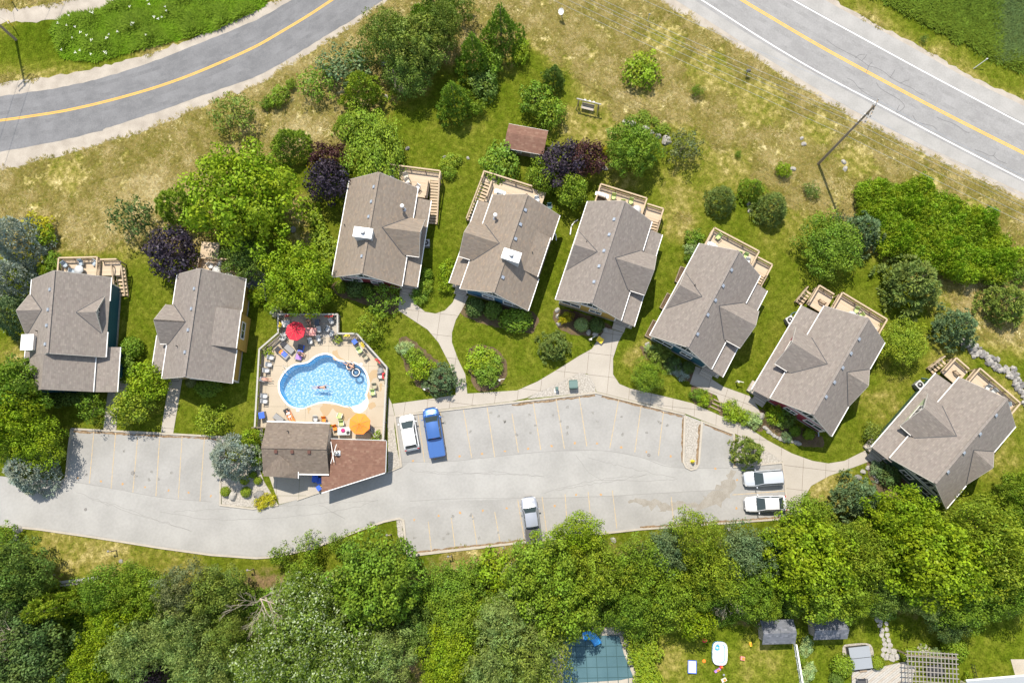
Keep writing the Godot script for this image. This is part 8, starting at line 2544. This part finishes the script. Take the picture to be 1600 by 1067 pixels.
	for q in [["bluespruce", "l_blue", 20, 372, 36, 8.0, "big blue spruce at the left edge, topmost of three", 1.0], ["bluespruce", "l_blue", 12, 432, 30, 7.0, "blue spruce at the left edge, middle of three", 1.0], ["bluespruce", "l_bluegreen", 12, 490, 30, 7.0, "dark green spruce at the left edge, lowest of three", 1.0], ["shrub", "l_yellow", 56, 354, 24, 2.4, "yellow-topped rounded shrub right of the big blue spruce", 1.1], ["shrub", "l_lime", 66, 366, 19, 2.2, "green shrub under the yellow-topped one by the big blue spruce", 1.0], ["loose", "l_deep", 208, 343, 32, 5.0, "dark greyish tree alone on the dry slope above the teal chalet", 1.0], ["pine", "l_fresh", 273, 322, 29, 6.0, "feathery green pine left of the great light green tree", 1.0], ["loose", "l_bright", 313, 338, 28, 4.0, "bright bush between the feathery pine and the great light green tree", 1.0], ["maple", "l_bright", 382, 306, 77, 10.5, "great light green tree, the largest above the pool", 1.0], ["small", "l_purple", 267, 396, 40, 5.5, "dark purple tree left of the yellow chalet's sundeck", 1.0], ["broad", "l_dark", 384, 402, 38, 5.0, "dark green tree right of the yellow chalet's sundeck", 0.9], ["maple", "l_bright", 465, 436, 52, 7.5, "light green tree just above the pool fence", 1.0],
			["shrub", "l_mid", 82, 408, 15, 1.6, "leafy bush at the left corner of the teal chalet's sundeck", 1.4], ["shrub", "l_lime", 66, 422, 9, 1.2, "small bright bush left of the teal chalet's sundeck", 0.8], ["shrub", "l_flower", 431, 487, 10, 1.3, "white hydrangea at the top left corner of the pool fence", 1.0], ["shrub", "l_bright", 428, 481, 12, 1.2, "green bush behind the white hydrangea", 1.0], ["shrub", "l_lime", 400, 462, 15, 1.8, "bright shrub left of the pool fence's upper corner", 1.0], ["small", "l_bright", 232, 596, 31, 4.5, "yellow-green tree between the two left chalets, upper of two", 1.0], ["small", "l_gold", 206, 636, 30, 4.5, "golden green tree between the two left chalets, lower of two", 1.2], ["loose", "l_mid", 146, 638, 22, 3.6, "thin green tree at the left side of the teal chalet's path", 0.8], ["globe", "l_grey", 297, 597, 9, 1.0, "small grey-leaved dome at the yellow chalet's front door", 1.0], ["loose", "l_gold", 326, 656, 26, 3.2, "sparse olive-yellow shrub above the left parking stalls", 1.0],
			["globe", "l_mid", 204, 543, 19, 2.0, "round top of the clipped hedge right of the teal chalet", 1.0], ["bluespruce", "l_blue", 360, 716, 34, 6.5, "round silvery blue spruce between the left stalls and the pool house", 1.0], ["globe", "l_gold", 351, 768, 8.5, 0.9, "yellow-green clipped ball at the left of the gravel bed", 1.0], ["globe", "l_gold", 383, 769, 9, 0.9, "yellow-green clipped ball in the middle of the gravel bed", 1.0], ["globe", "l_gold", 381, 750, 8, 0.9, "yellow-green clipped ball right below the round blue spruce", 1.0], ["globe", "l_gold", 402, 751, 7, 0.8, "small clipped ball at the right of the gravel bed", 1.0], ["globe", "l_fresh", 394, 741, 7, 0.8, "small clipped ball against the pool house's left side", 1.0], ["shrub", "l_yellow", 414, 783, 15, 0.7, "yellow flowers at the lower corner of the gravel bed", 1.6], ["shrub", "l_lime", 388, 687, 17, 2.2, "bright leafy shrub left of the pool house", 0.8], ["shrub", "l_pale", 396, 702, 11, 1.4, "pale leafy shrub below the bright one left of the pool house", 0.8], ["shrub", "l_mid", 399, 722, 10, 1.4, "dark small shrub at the pool house's left wall", 0.7],
			["maple", "l_mid", 22, 606, 46, 9.0, "tall green tree at the left edge beside the teal chalet", 1.0], ["maple", "l_bright", 30, 650, 42, 8.5, "lighter green tree below the tall one at the left edge", 1.0], ["broad", "l_bright", 56, 688, 39, 6.5, "bright green tree at the corner of the left stalls", 1.0], ["bluespruce", "l_blue", 40, 734, 36, 5.5, "blue spruce leaning over the drive at the lower left", 1.2], ["broad", "l_mid", 8, 690, 28, 7.0, "dark leafy tree at the very left edge above the blue spruce", 1.0]]:
		plant(q[0], q[1], q[2], q[3], q[4], q[5], q[6], g2, q[7])
	leafy_mass("clipped_hedge", "curving clipped hedge right of the teal chalet", "hedge", area([196, 540, 210, 542, 209, 575, 202, 600, 193, 600, 198, 570]), 1.4, "l_mid", 0.45, 0.55)
	leafy_mass("clipped_hedge", "clipped hedge in the shade along the front of the teal chalet", "hedge", area([62, 615, 150, 618, 150, 634, 62, 632]), 1.5, "l_dark", 0.5, 0.6)
	leafy_mass("clipped_hedge", "clipped hedge along the front of the yellow chalet", "hedge", area([302, 598, 348, 600, 348, 614, 318, 616, 304, 608]), 1.2, "l_mid", 0.45, 0.55)
	leafy_mass("shrub_border", "white-flowering shrub border running down the left of the dark red chalet", "hedge", area([481, 310, 494, 314, 500, 345, 520, 375, 526, 395, 512, 418, 490, 418, 482, 395, 492, 370, 486, 340]), 1.7, "l_bright", 0.8, 0.85)
	var g3 := "shrubs in front of the middle chalets and round the forked path"
	for q in [["globe", "l_fresh", 532, 448, 11, 1.2, "bright ball at the left end of the dark red chalet's front hedge", 1.0], ["globe", "l_deep", 555, 450, 17, 1.7, "dark clipped bush second in the dark red chalet's front bed", 1.0], ["globe", "l_dark", 573, 453, 13, 1.6, "dark clipped bush third in the dark red chalet's front bed", 1.0], ["loose", "l_mid", 601, 468, 28, 2.8, "large leafy shrub left of the dark red chalet's steps", 1.0], ["loose", "l_gold", 579, 508, 23, 3.2, "sparse yellow-brown conifer on the lawn right of the red umbrella", 1.0], ["globe", "l_mid", 666, 427, 11, 1.3, "dark ball right of the dark red chalet's steps", 0.8], ["shrub", "l_fresh", 664, 446, 13, 1.2, "white-flowering shrub right of the dark red chalet's path", 1.0], ["shrub", "l_mid", 655, 464, 14, 1.1, "low shrub at the fork of the path, left side", 1.2], ["shrub", "l_bright", 700, 424, 17, 1.8, "bright bush left of the blue chalet's porch, upper", 0.8], ["shrub", "l_bright", 696, 447, 12, 1.4, "bright bush left of the blue chalet's steps, lower", 0.8],
			["globe", "l_deep", 742, 480, 17, 1.7, "dark clipped bush at the left of the blue chalet's front bed", 1.0], ["globe", "l_dark", 770, 484, 16, 1.7, "dark clipped bush in the middle of the blue chalet's front bed", 1.0], ["globe", "l_mid", 806, 500, 25, 2.0, "broad clipped bush at the right end of the blue chalet's front bed", 1.3], ["shrub", "l_pale", 633, 543, 13, 1.0, "pale hosta clump at the top of the bed left of the forked path", 0.9], ["shrub", "l_fresh", 646, 556, 15, 1.4, "green shrub second in the bed left of the forked path", 1.0], ["shrub", "l_bright", 659, 578, 21, 2.2, "large bright shrub in the bed left of the forked path", 0.9], ["pine", "l_bluegreen", 690, 592, 23, 3.6, "grey-green pine at the bottom of the bed left of the forked path", 1.0], ["shrub", "l_bright", 750, 563, 24, 1.4, "white-flowering clump in the round bed right of the forked path", 1.0], ["shrub", "l_fresh", 768, 568, 18, 1.2, "leafy clump at the right of the round flower bed", 1.0], ["shrub", "l_mid", 760, 586, 20, 1.8, "darker clump at the bottom of the round flower bed", 1.0],
			["pine", "l_spruce", 865, 541, 22, 3.6, "spiky young pine on the lawn above the gravel bed", 1.0], ["shrub", "l_yellow", 884, 497, 11, 1.2, "yellow conifer shrub in the ochre chalet's front bed", 0.7], ["loose", "l_wine", 897, 493, 8, 1.2, "brownish shrub between the yellow shrub and the pale dome", 0.8], ["globe", "l_pale", 909, 507, 12, 1.2, "pale grey-green dome in the ochre chalet's front bed", 1.0], ["globe", "l_deep", 933, 508, 13, 1.2, "dark green dome in the ochre chalet's front bed", 1.0], ["broad", "l_fresh", 1012, 586, 24, 4.0, "round green tree left of the deep blue chalet's path", 1.0], ["shrub", "l_pale", 1015, 546, 9, 1.0, "pale small shrub at the deep blue chalet's front corner", 1.0], ["shrub", "l_olive", 1030, 552, 17, 1.6, "grey-green shrub under the deep blue chalet's front wall", 1.0], ["shrub", "l_deep", 1050, 568, 15, 1.0, "dark low shrub in front of the deep blue chalet", 1.0], ["shrub", "l_blue", 1064, 581, 14, 0.5, "blue ground juniper in front of the deep blue chalet", 1.3], ["globe", "l_deep", 1076, 574, 11, 1.2, "dark clipped dome beside the deep blue chalet's steps", 1.0], ["shrub", "l_mid", 1091, 615, 11, 1.2, "dark rounded shrub in the island bed by the garden steps", 0.8], ["shrub", "l_bright", 1100, 623, 13, 1.2, "bright shrub in the island bed by the garden steps", 1.0],
			["shrub", "l_lime", 1143, 643, 17, 1.3, "bright yellow-green hedge plant right of the garden steps", 1.3], ["shrub", "l_bright", 1160, 650, 15, 1.2, "green hedge plant between the bright one and the pale one", 1.3], ["shrub", "l_pale", 1176, 656, 15, 1.1, "pale grey-green shrub at the right end of the low hedge", 1.2], ["pine", "l_olive", 1171, 706, 22, 4.2, "spiky olive pine in the gravel beside the two parked cars", 1.0], ["shrub", "l_bright", 1213, 648, 16, 1.5, "bright shrub in the crimson chalet's front bed, left", 1.2], ["shrub", "l_dark", 1228, 655, 17, 1.5, "dark shrub in the middle of the crimson chalet's front bed", 1.0], ["globe", "l_mid", 1243, 673, 10, 1.1, "small dark dome in the crimson chalet's front bed", 1.0], ["globe", "l_fresh", 1265, 678, 10, 1.1, "bright dome at the right end of the crimson chalet's front bed", 1.0], ["shrub", "l_bluegreen", 1230, 682, 9, 0.8, "bluish low plant at the crimson chalet's stone edging", 1.4], ["loose", "l_olive", 1364, 676, 17, 2.4, "grey-olive shrub left of the dark green chalet's porch", 1.0], ["shrub", "l_bluegreen", 1372, 733, 13, 0.9, "bluish ground plant by the dark green chalet's steps", 0.9], ["shrub", "l_deep", 1392, 742, 19, 1.6, "dark shrub under the dark green chalet's front wall", 1.0],
			["shrub", "l_mid", 1086, 372, 16, 1.6, "green bush at the back corner of the deep blue chalet, upper", 1.1], ["shrub", "l_pale", 1080, 388, 11, 1.3, "pale bush at the back corner of the deep blue chalet, lower", 0.9], ["shrub", "l_mid", 1075, 403, 7, 0.9, "small green clump above the deep blue chalet's planters", 1.0]]:
		plant(q[0], q[1], q[2], q[3], q[4], q[5], q[6], g3, q[7])
	var g4 := "trees and bushes on the lawn under the highway bank"
	for q in [["bluespruce", "l_spruce", 1128, 310, 22, 4.5, "round spruce on the lawn, leftmost of three under the bank", 1.0], ["spruce", "l_fresh", 1177, 294, 20, 4.0, "green spruce on the lawn, middle of three under the bank", 1.0], ["bluespruce", "l_spruce", 1207, 323, 25, 4.8, "grey-green spruce on the lawn, rightmost of three under the bank", 1.0], ["shrub", "l_bright", 1225, 265, 13, 1.5, "bright bush below the utility pole, left", 1.0], ["loose", "l_dark", 1268, 297, 14, 1.4, "dark slanting bush at the pole's shadow", 1.2], ["loose", "l_dark", 1444, 60, 6, 1.0, "tiny dark bush on the green verge beyond the highway", 1.0], ["loose", "l_olive", 1543, 345, 8, 1.0, "tiny grey-olive bush in the dry bank right of the thicket", 0.9], ["loose", "l_mid", 1154, 240, 6, 0.8, "tiny bush in the dry grass above the three spruces", 1.0],
			["broad", "l_mid", 1298, 384, 44, 5.5, "wide leafy tree left of the blue-green spruce at the thicket", 1.2], ["pine", "l_bluegreen", 1346, 362, 30, 5.5, "blue-green pine in front of the thicket's left end", 1.0], ["pine", "l_spruce", 1426, 440, 42, 6.5, "large shaggy pine below the thicket", 1.0], ["pine", "l_bluegreen", 1496, 510, 29, 5.0, "dark blue-green pine above the rock wall", 1.0], ["pine", "l_olive", 1573, 472, 32, 4.8, "olive green pine near the right edge above the rock wall", 1.0], ["broad", "l_gold", 1409, 535, 33, 4.5, "yellow-green tree right of the crimson chalet", 1.0], ["shrub", "l_bright", 1592, 402, 21, 2.4, "bright bush at the right edge beside the thicket", 0.7], ["shrub", "l_mid", 1596, 428, 16, 1.8, "green bush at the right edge under the bright one", 0.8]]:
		plant(q[0], q[1], q[2], q[3], q[4], q[5], q[6], g4, q[7])
	leafy_mass("sumac_thicket", "dense green thicket on the bank between the lawn and the highway", "thicket", round_off(area([1343, 330, 1342, 305, 1362, 290, 1400, 292, 1440, 292, 1468, 308, 1510, 330, 1550, 362, 1568, 388, 1572, 412, 1562, 436, 1530, 432, 1490, 430, 1468, 418, 1430, 408, 1392, 398, 1372, 372], 1.0)), 2.7, "l_thicket", 0.8, 1.05, true)
	make_wood()

var M_clump: ArrayMesh

func make_wood() -> void:
	var g := "trees of the wood along the bottom"
	for q in [["loose", "l_mid", 8, 838, 20, 3.0, "bushy shrub over the grey boulder at the lower left corner", 1.0], ["maple", "l_dark", 20, 892, 44, 8.5, "dark green tree at the left edge of the wood, topmost", 1.0], ["broad", "l_dark", 52, 905, 32, 7.0, "dark green tree above the dead branches at the left of the wood", 1.0], ["pine", "l_gold", 74, 950, 26, 8.0, "narrow yellow-green conifer over the dead branches at the left", 0.7], ["pine", "l_gold", 102, 945, 26, 8.5, "narrow yellow-green conifer right of its twin at the left of the wood", 0.7], ["broad", "l_deep", 20, 955, 34, 6.5, "deep green tree at the left edge below the dark one", 1.0], ["broad", "l_lime", 8, 990, 18, 4.5, "bright yellow-green shrub at the left edge of the wood", 0.8], ["maple", "l_deep", 48, 1030, 58, 9.0, "wide dark green tree in the bottom left corner", 1.0], ["broad", "l_bright", 132, 1044, 36, 6.5, "bright green tree at the bottom edge, right of the corner tree", 1.0], ["broad", "l_mid", 165, 925, 36, 7.5, "mid green tree right of the twin narrow conifers", 1.0], ["broad", "l_fresh", 205, 912, 30, 6.5, "fresh green tree at the top edge of the wood, left part", 1.0], ["broad", "l_fresh", 242, 930, 34, 7.5, "light green tree with pale seed bunches, left of the grey-olive cedars", 1.0], ["broad", "l_bright", 175, 975, 36, 6.0, "bright leafy tree below the seed-bunch tree", 1.0], ["loose", "l_lime", 150, 1000, 28, 5.0, "yellow-green bush in a gap left of the cedars", 1.0],
			["cedar", "l_grey", 292, 920, 40, 8.5, "grey-olive cedar at the top edge of the wood, left of the dead crown", 1.0], ["cedar", "l_cedar", 222, 1012, 46, 9.0, "olive cedar at the lower left, left of the purple tree's top", 1.0], ["cedar", "l_cedar", 290, 985, 44, 9.5, "olive cedar in the middle of the left wood", 1.0], ["broad", "l_olive", 342, 925, 38, 9.0, "olive green tree left of the dead bare crown", 1.0], ["cedar", "l_cedar", 320, 1040, 48, 9.5, "olive cedar at the bottom edge left of the silver poplar", 1.0], ["small", "l_purple", 232, 1058, 26, 6.0, "dark purple crown at the bottom edge among the cedars", 1.0], ["cedar", "l_olive", 368, 985, 36, 8.5, "olive tree between the cedars and the silver poplar", 1.0],
			["maple", "l_mid", 588, 908, 66, 10.5, "big round maple at the middle of the wood's upper edge", 1.0], ["broad", "l_fresh", 472, 908, 33, 6.0, "fresh green tree near the kerb left of the big round maple", 1.3], ["loose", "l_fresh", 436, 868, 18, 4.0, "thin leafy sapling at the kerb, left one", 0.8], ["loose", "l_fresh", 482, 850, 20, 4.0, "thin leafy sapling at the kerb, middle one", 0.8], ["loose", "l_fresh", 527, 848, 18, 4.0, "thin leafy sapling at the kerb, right one", 0.8], ["poplar", "l_silver", 478, 962, 62, 10.5, "silver-leaved poplar left of the big round maple", 1.0], ["poplar", "l_silver", 430, 1025, 58, 10.0, "silver-leaved poplar at the bottom edge, left of two", 1.0], ["poplar", "l_silver", 545, 1020, 62, 9.5, "greener poplar at the bottom edge, right of the other poplars", 1.0], ["cedar", "l_cedar", 608, 1018, 44, 8.0, "olive tree at the bottom left of the dark gap", 1.0], ["broad", "l_dark", 650, 985, 34, 4.5, "dark low tree in the gap right of the big round maple", 1.0],
			["broad", "l_mid", 700, 925, 40, 5.0, "mid green bushy tree right of the big round maple", 1.0], ["broad", "l_fresh", 716, 968, 40, 5.5, "green tree with pale seed bunches right of the dark gap", 1.0], ["broad", "l_bright", 700, 1022, 42, 5.5, "bright green tree at the bottom right of the dark gap", 1.0], ["broad", "l_lime", 690, 1056, 30, 4.5, "yellow-green shrub at the bottom edge right of the dark gap", 1.0], ["shrub", "l_bright", 778, 892, 32, 3.0, "bright round shrub under the bare strip, left of the grey pickup", 1.0], ["loose", "l_mid", 735, 898, 28, 3.0, "green shrub at the wood's edge left of the bright round one", 1.0], ["cedar", "l_cedar", 790, 972, 50, 9.0, "olive cedar left of the covered pool, upper", 1.0], ["cedar", "l_olive", 832, 1025, 62, 10.0, "large olive-brown cedar overhanging the covered pool", 1.0], ["cedar", "l_cedar", 770, 1045, 46, 9.0, "olive cedar at the bottom edge left of the covered pool", 1.0],
			["maple", "l_fresh", 846, 892, 56, 10.0, "large green tree over the grey pickup's tail", 1.0], ["broad", "l_bright", 905, 838, 36, 7.0, "bright green tree at the kerb right of the grey pickup", 1.2], ["willow", "l_gold", 935, 895, 46, 9.5, "yellow-green drooping tree right of the large tree by the pickup", 1.0], ["maple", "l_fresh", 880, 938, 54.52, 9.5, "green tree above the blue slide", 1.0], ["willow", "l_fresh", 1005, 886, 46, 8.5, "pale green feathery tree in the middle of the right wood", 1.0], ["broad", "l_bluegreen", 1040, 862, 34, 7.5, "blue-green tree behind the leaning yellow-green one", 1.0], ["willow", "l_gold", 1086, 840, 40, 10.5, "tall yellow-green tree leaning over the stalls' kerb", 0.8], ["willow", "l_gold", 1104, 890, 46, 9.5, "yellow-green drooping tree below the tall leaning one", 1.0], ["broad", "l_fresh", 1040, 933, 41.36, 7.5, "green tree with glossy leaves above the bright hedge", 1.0], ["broad", "l_mid", 985, 948, 37.6, 7.5, "green tree right of the blue slide", 1.0], ["small", "l_bright", 1086, 966, 30.08, 6.0, "bright star-leaved tree hanging over the lawn with the red balls", 1.0], ["broad", "l_mid", 1100, 922, 33.8, 7.0, "mid green tree above the bright star-leaved tree", 1.0],
			["broad", "l_bluegreen", 1160, 862, 38, 7.5, "blue-green tree right of the tall yellow-green ones", 1.0], ["broad", "l_bluegreen", 1196, 868, 34, 7.0, "blue-green tree beside its like, nearer the two parked cars", 1.0], ["broad", "l_mid", 1170, 921, 40.6, 8.0, "mid green tree above the left slate shed", 1.0], ["broad", "l_fresh", 1196, 938, 27.2, 6.5, "fresh green tree overhanging the left slate shed's roof", 1.0], ["maple", "l_bright", 1256, 868, 62, 11.0, "great bright tree right below the end of the car park", 1.0], ["broad", "l_fresh", 1262, 805, 32, 7.0, "light tree at the foot of the path's last slab", 1.0], ["maple", "l_fresh", 1285, 914, 49.7, 9.5, "green tree above the right slate shed", 1.0], ["willow", "l_gold", 1340, 862, 44, 10.0, "yellow-green tree between the two great bright trees", 1.0], ["pine", "l_bluegreen", 1342, 778, 32, 6.0, "shaggy blue-green pine on the brown lawn by the dark green chalet", 1.2], ["maple", "l_bright", 1404, 814, 46, 10.5, "bright tree hiding the dark green chalet's front corner", 1.0], ["maple", "l_bright", 1450, 872, 66, 12.0, "great bright tree below the dark green chalet", 1.0], ["willow", "l_gold", 1534, 824, 50, 11.0, "yellow-green tree over the dark green chalet's right corner", 1.0], ["willow", "l_gold", 1566, 870, 58, 11.0, "yellow-green drooping tree at the right end of the wood", 1.0], ["broad", "l_fresh", 1592, 770, 30, 6.0, "green tree at the right edge beside the dark green chalet", 1.0], ["broad", "l_mid", 1590, 825, 30, 7.0, "mid green tree at the right edge of the wood", 1.0], ["broad", "l_mid", 1582, 928, 37.6, 8.0, "green tree at the right edge over the shaded lawn", 1.0],
			["broad", "l_dark", 1370, 925, 34, 6.0, "dark tree in the gap above the stepping stones", 1.0], ["willow", "l_cedar", 1435, 924, 35.72, 7.0, "pale olive small tree right of the stepping stones", 1.1], ["broad", "l_mid", 1500, 943, 41.36, 7.5, "dark green tree above the pergola", 1.0], ["broad", "l_deep", 1480, 973, 26.32, 5.0, "dark blue-green shrub tree above the round bush by the pergola", 1.0], ["broad", "l_mid", 1545, 923, 33.84, 7.5, "mid green tree above the right lawn's shadow", 1.0], ["broad", "l_fresh", 1335, 934, 28.8, 7.0, "fresh green tree hanging over the lawn left of the stepping stones", 1.0]]:
		plant(q[0], q[1], q[2], q[3], q[4], q[5], q[6], g, q[7])
	for q in [["globe", "l_fresh", 1318, 1040, 19, 1.8, "large round clipped bush left of the hot tub", 1.0], ["globe", "l_gold", 1372, 1035, 12, 1.3, "small clipped ball right of the hot tub", 1.0], ["globe", "l_gold", 1426, 1025, 15, 1.4, "clipped ball left of the pergola", 1.0], ["globe", "l_fresh", 1494, 1015, 21, 2.4, "round clipped tree right of the pergola", 1.0], ["flowers", "l_flower", 1444, 1018, 9, 0.9, "white hydrangea above the pergola", 1.0], ["shrub", "l_lime", 1445, 1020, 12, 0.7, "bright leaves under the white hydrangea", 1.0], ["shrub", "l_pale", 1462, 1023, 12, 0.9, "pale grey-green clump above the pergola's middle", 1.2], ["shrub", "l_pale", 1260, 1010, 13, 0.8, "pale hosta clump behind the white fence, upper", 0.7], ["shrub", "l_pale", 1263, 1050, 14, 0.8, "pale hosta clump behind the white fence, lower", 0.7], ["shrub", "l_fresh", 1255, 1032, 8, 0.7, "green clump between the two pale hostas", 0.6], ["globe", "l_dark", 1308, 1062, 12, 1.2, "dark ball under the large round bush at the bottom edge", 1.0], ["shrub", "l_lime", 1514, 1062, 10, 1.2, "bright hedge piece at the bottom edge right of the pergola", 0.6]]:
		plant(q[0], q[1], q[2], q[3], q[4], q[5], q[6], "shrubs in the back gardens at the bottom", q[7])
	leafy_mass("hedge", "bright yellow-green hedge right of the covered pool", "hedge", area([976, 976, 1022, 976, 1024, 1010, 1022, 1040, 1028, 1080, 1000, 1080, 992, 1040, 984, 1015]), 1.7, "l_lime", 0.6, 0.7)
	leafy_mass("undergrowth", "low undergrowth filling the ground under the wood", "undergrowth", area([-60, 905, 60, 930, 150, 925, 300, 935, 450, 905, 560, 900, 660, 920, 740, 885, 810, 880, 960, 865, 1130, 850, 1250, 835, 1400, 815, 1640, 810, 1640, 915, 1480, 955, 1330, 950, 1180, 965, 1080, 955, 960, 975, 880, 990, 800, 1040, 720, 1070, 660, 960, 620, 990, 620, 1090, -60, 1090]), 1.4, "l_mid", 1.5, 1.2, true)
	dead_tree("bare dead crown of pale twigs in front of the silver poplar", 402, 938, 9.0, Vector3(0.1, 0.55, -0.1), 2.3)
	dead_tree("fan of bare grey branches under the narrow conifers at the left of the wood", 52, 990, 7.5, Vector3(-0.7, 0.5, 0.4), 2.0)
	dead_tree("small bare branch at the right of the bright shrub by the bare strip", 800, 902, 3.5, Vector3(0.3, 0.5, 0.0), 0.8)
	dead_tree("bare grey twigs among the trees above the red ball", 1142, 940, 5.5, Vector3(0.2, 0.5, 0.5), 0.9)
	dead_tree("bare grey twigs inside the dark tree of the tall group near the top", 622, 118, 4.8, Vector3(0.0, 0.6, 0.4), 0.9)

func make_beds() -> void:
	for q in [[[524, 440, 600, 455, 628, 470, 615, 490, 585, 480, 530, 462]], [[722, 470, 790, 478, 838, 492, 830, 520, 780, 512, 726, 495]], [[872, 482, 950, 505, 952, 518, 918, 526, 872, 512]], [[1008, 540, 1090, 585, 1080, 598, 1010, 560]], [[1190, 640, 1285, 685, 1270, 700, 1200, 672]], [[1360, 716, 1440, 770, 1420, 790, 1366, 760]], [[622, 530, 650, 535, 705, 590, 700, 612, 665, 612, 636, 580]], [[732, 545, 770, 543, 792, 570, 784, 600, 750, 612, 735, 590]], [[1082, 600, 1110, 610, 1112, 634, 1086, 632]], [[1128, 632, 1190, 650, 1196, 668, 1180, 672, 1128, 650]]]:
		structure("planting_bed", flat(begin(), ragged(round_off(area(q[0])), 0.3, 0.4, 97), 0.006), M.soil)

func _ready() -> void:
	rng.seed = 20240607
	# --- camera, sky, sun, exposure
	var cam := Camera3D.new()
	cam.name = "camera"
	cam.fov = 47.938
	cam.near = 0.5
	cam.far = 6000.0
	cam.position = Vector3(0, DRONE, 0)
	cam.rotation = Vector3(-PI / 2 + TILT, 0, 0)
	add_child(cam)
	cam.current = true
	var env := Environment.new()
	var sky := Sky.new()
	var ps := ProceduralSkyMaterial.new()
	ps.sky_top_color = Color(0.63, 0.69, 0.78)
	ps.sky_horizon_color = Color(0.84, 0.87, 0.90)
	ps.sky_curve = 0.18
	ps.ground_bottom_color = Color(0.30, 0.31, 0.26)
	ps.ground_horizon_color = Color(0.62, 0.68, 0.70)
	ps.sky_energy_multiplier = 1.0
	sky.sky_material = ps
	env.background_mode = Environment.BG_SKY
	env.sky = sky
	env.tonemap_mode = Environment.TONE_MAPPER_LINEAR
	env.tonemap_exposure = 1.6
	env.sdfgi_enabled = true
	env.ssao_enabled = true
	env.ssil_enabled = true
	var we := WorldEnvironment.new()
	we.name = "environment"
	we.environment = env
	add_child(we)
	var sun := DirectionalLight3D.new()
	sun.name = "sun"
	sun.light_color = Color(1.0, 0.96, 0.895)
	sun.light_energy = 1.35
	sun.light_angular_distance = 0.55
	sun.shadow_enabled = true
	add_child(sun)
	var elev := deg_to_rad(62.0)
	sun.look_at_from_position(Vector3(-0.28 * cos(elev), sin(elev), -0.96 * cos(elev)) * 50.0, Vector3.ZERO)
	# --- the place
	make_materials()
	pool_line = round_off(area([436.75, 600, 438.75, 593, 446, 581.5, 458.75, 571.5, 472.5, 569, 482.5, 566.5, 493.75, 558, 507.5, 554, 518.75, 557, 527.5, 564, 540, 566, 552.5, 568, 565, 575, 572.5, 588, 574.5, 600, 572.5, 611, 570.5, 617, 573, 627, 570, 637, 561, 643.5, 551, 641.5, 543.5, 635.5, 535, 633.5, 522.5, 629, 510, 627, 497.5, 628.5, 486, 633, 475, 637, 462.5, 636.5, 451, 631.5, 442.5, 621.5, 437.5, 611.5]), true, 3)
	pool_line = upward(pool_line)
	zones()
	make_paving()
	make_plants()
	make_beds()
	var houses := make_houses()
	make_pool()
	make_pool_house()
	make_ground()
	make_grass()
	make_trees()
	make_pool_yard()
	make_cars()
	make_poles()
	make_objects()
	make_back_yards()
	make_deck_furniture(houses)
	for k in proto: proto[k].free()
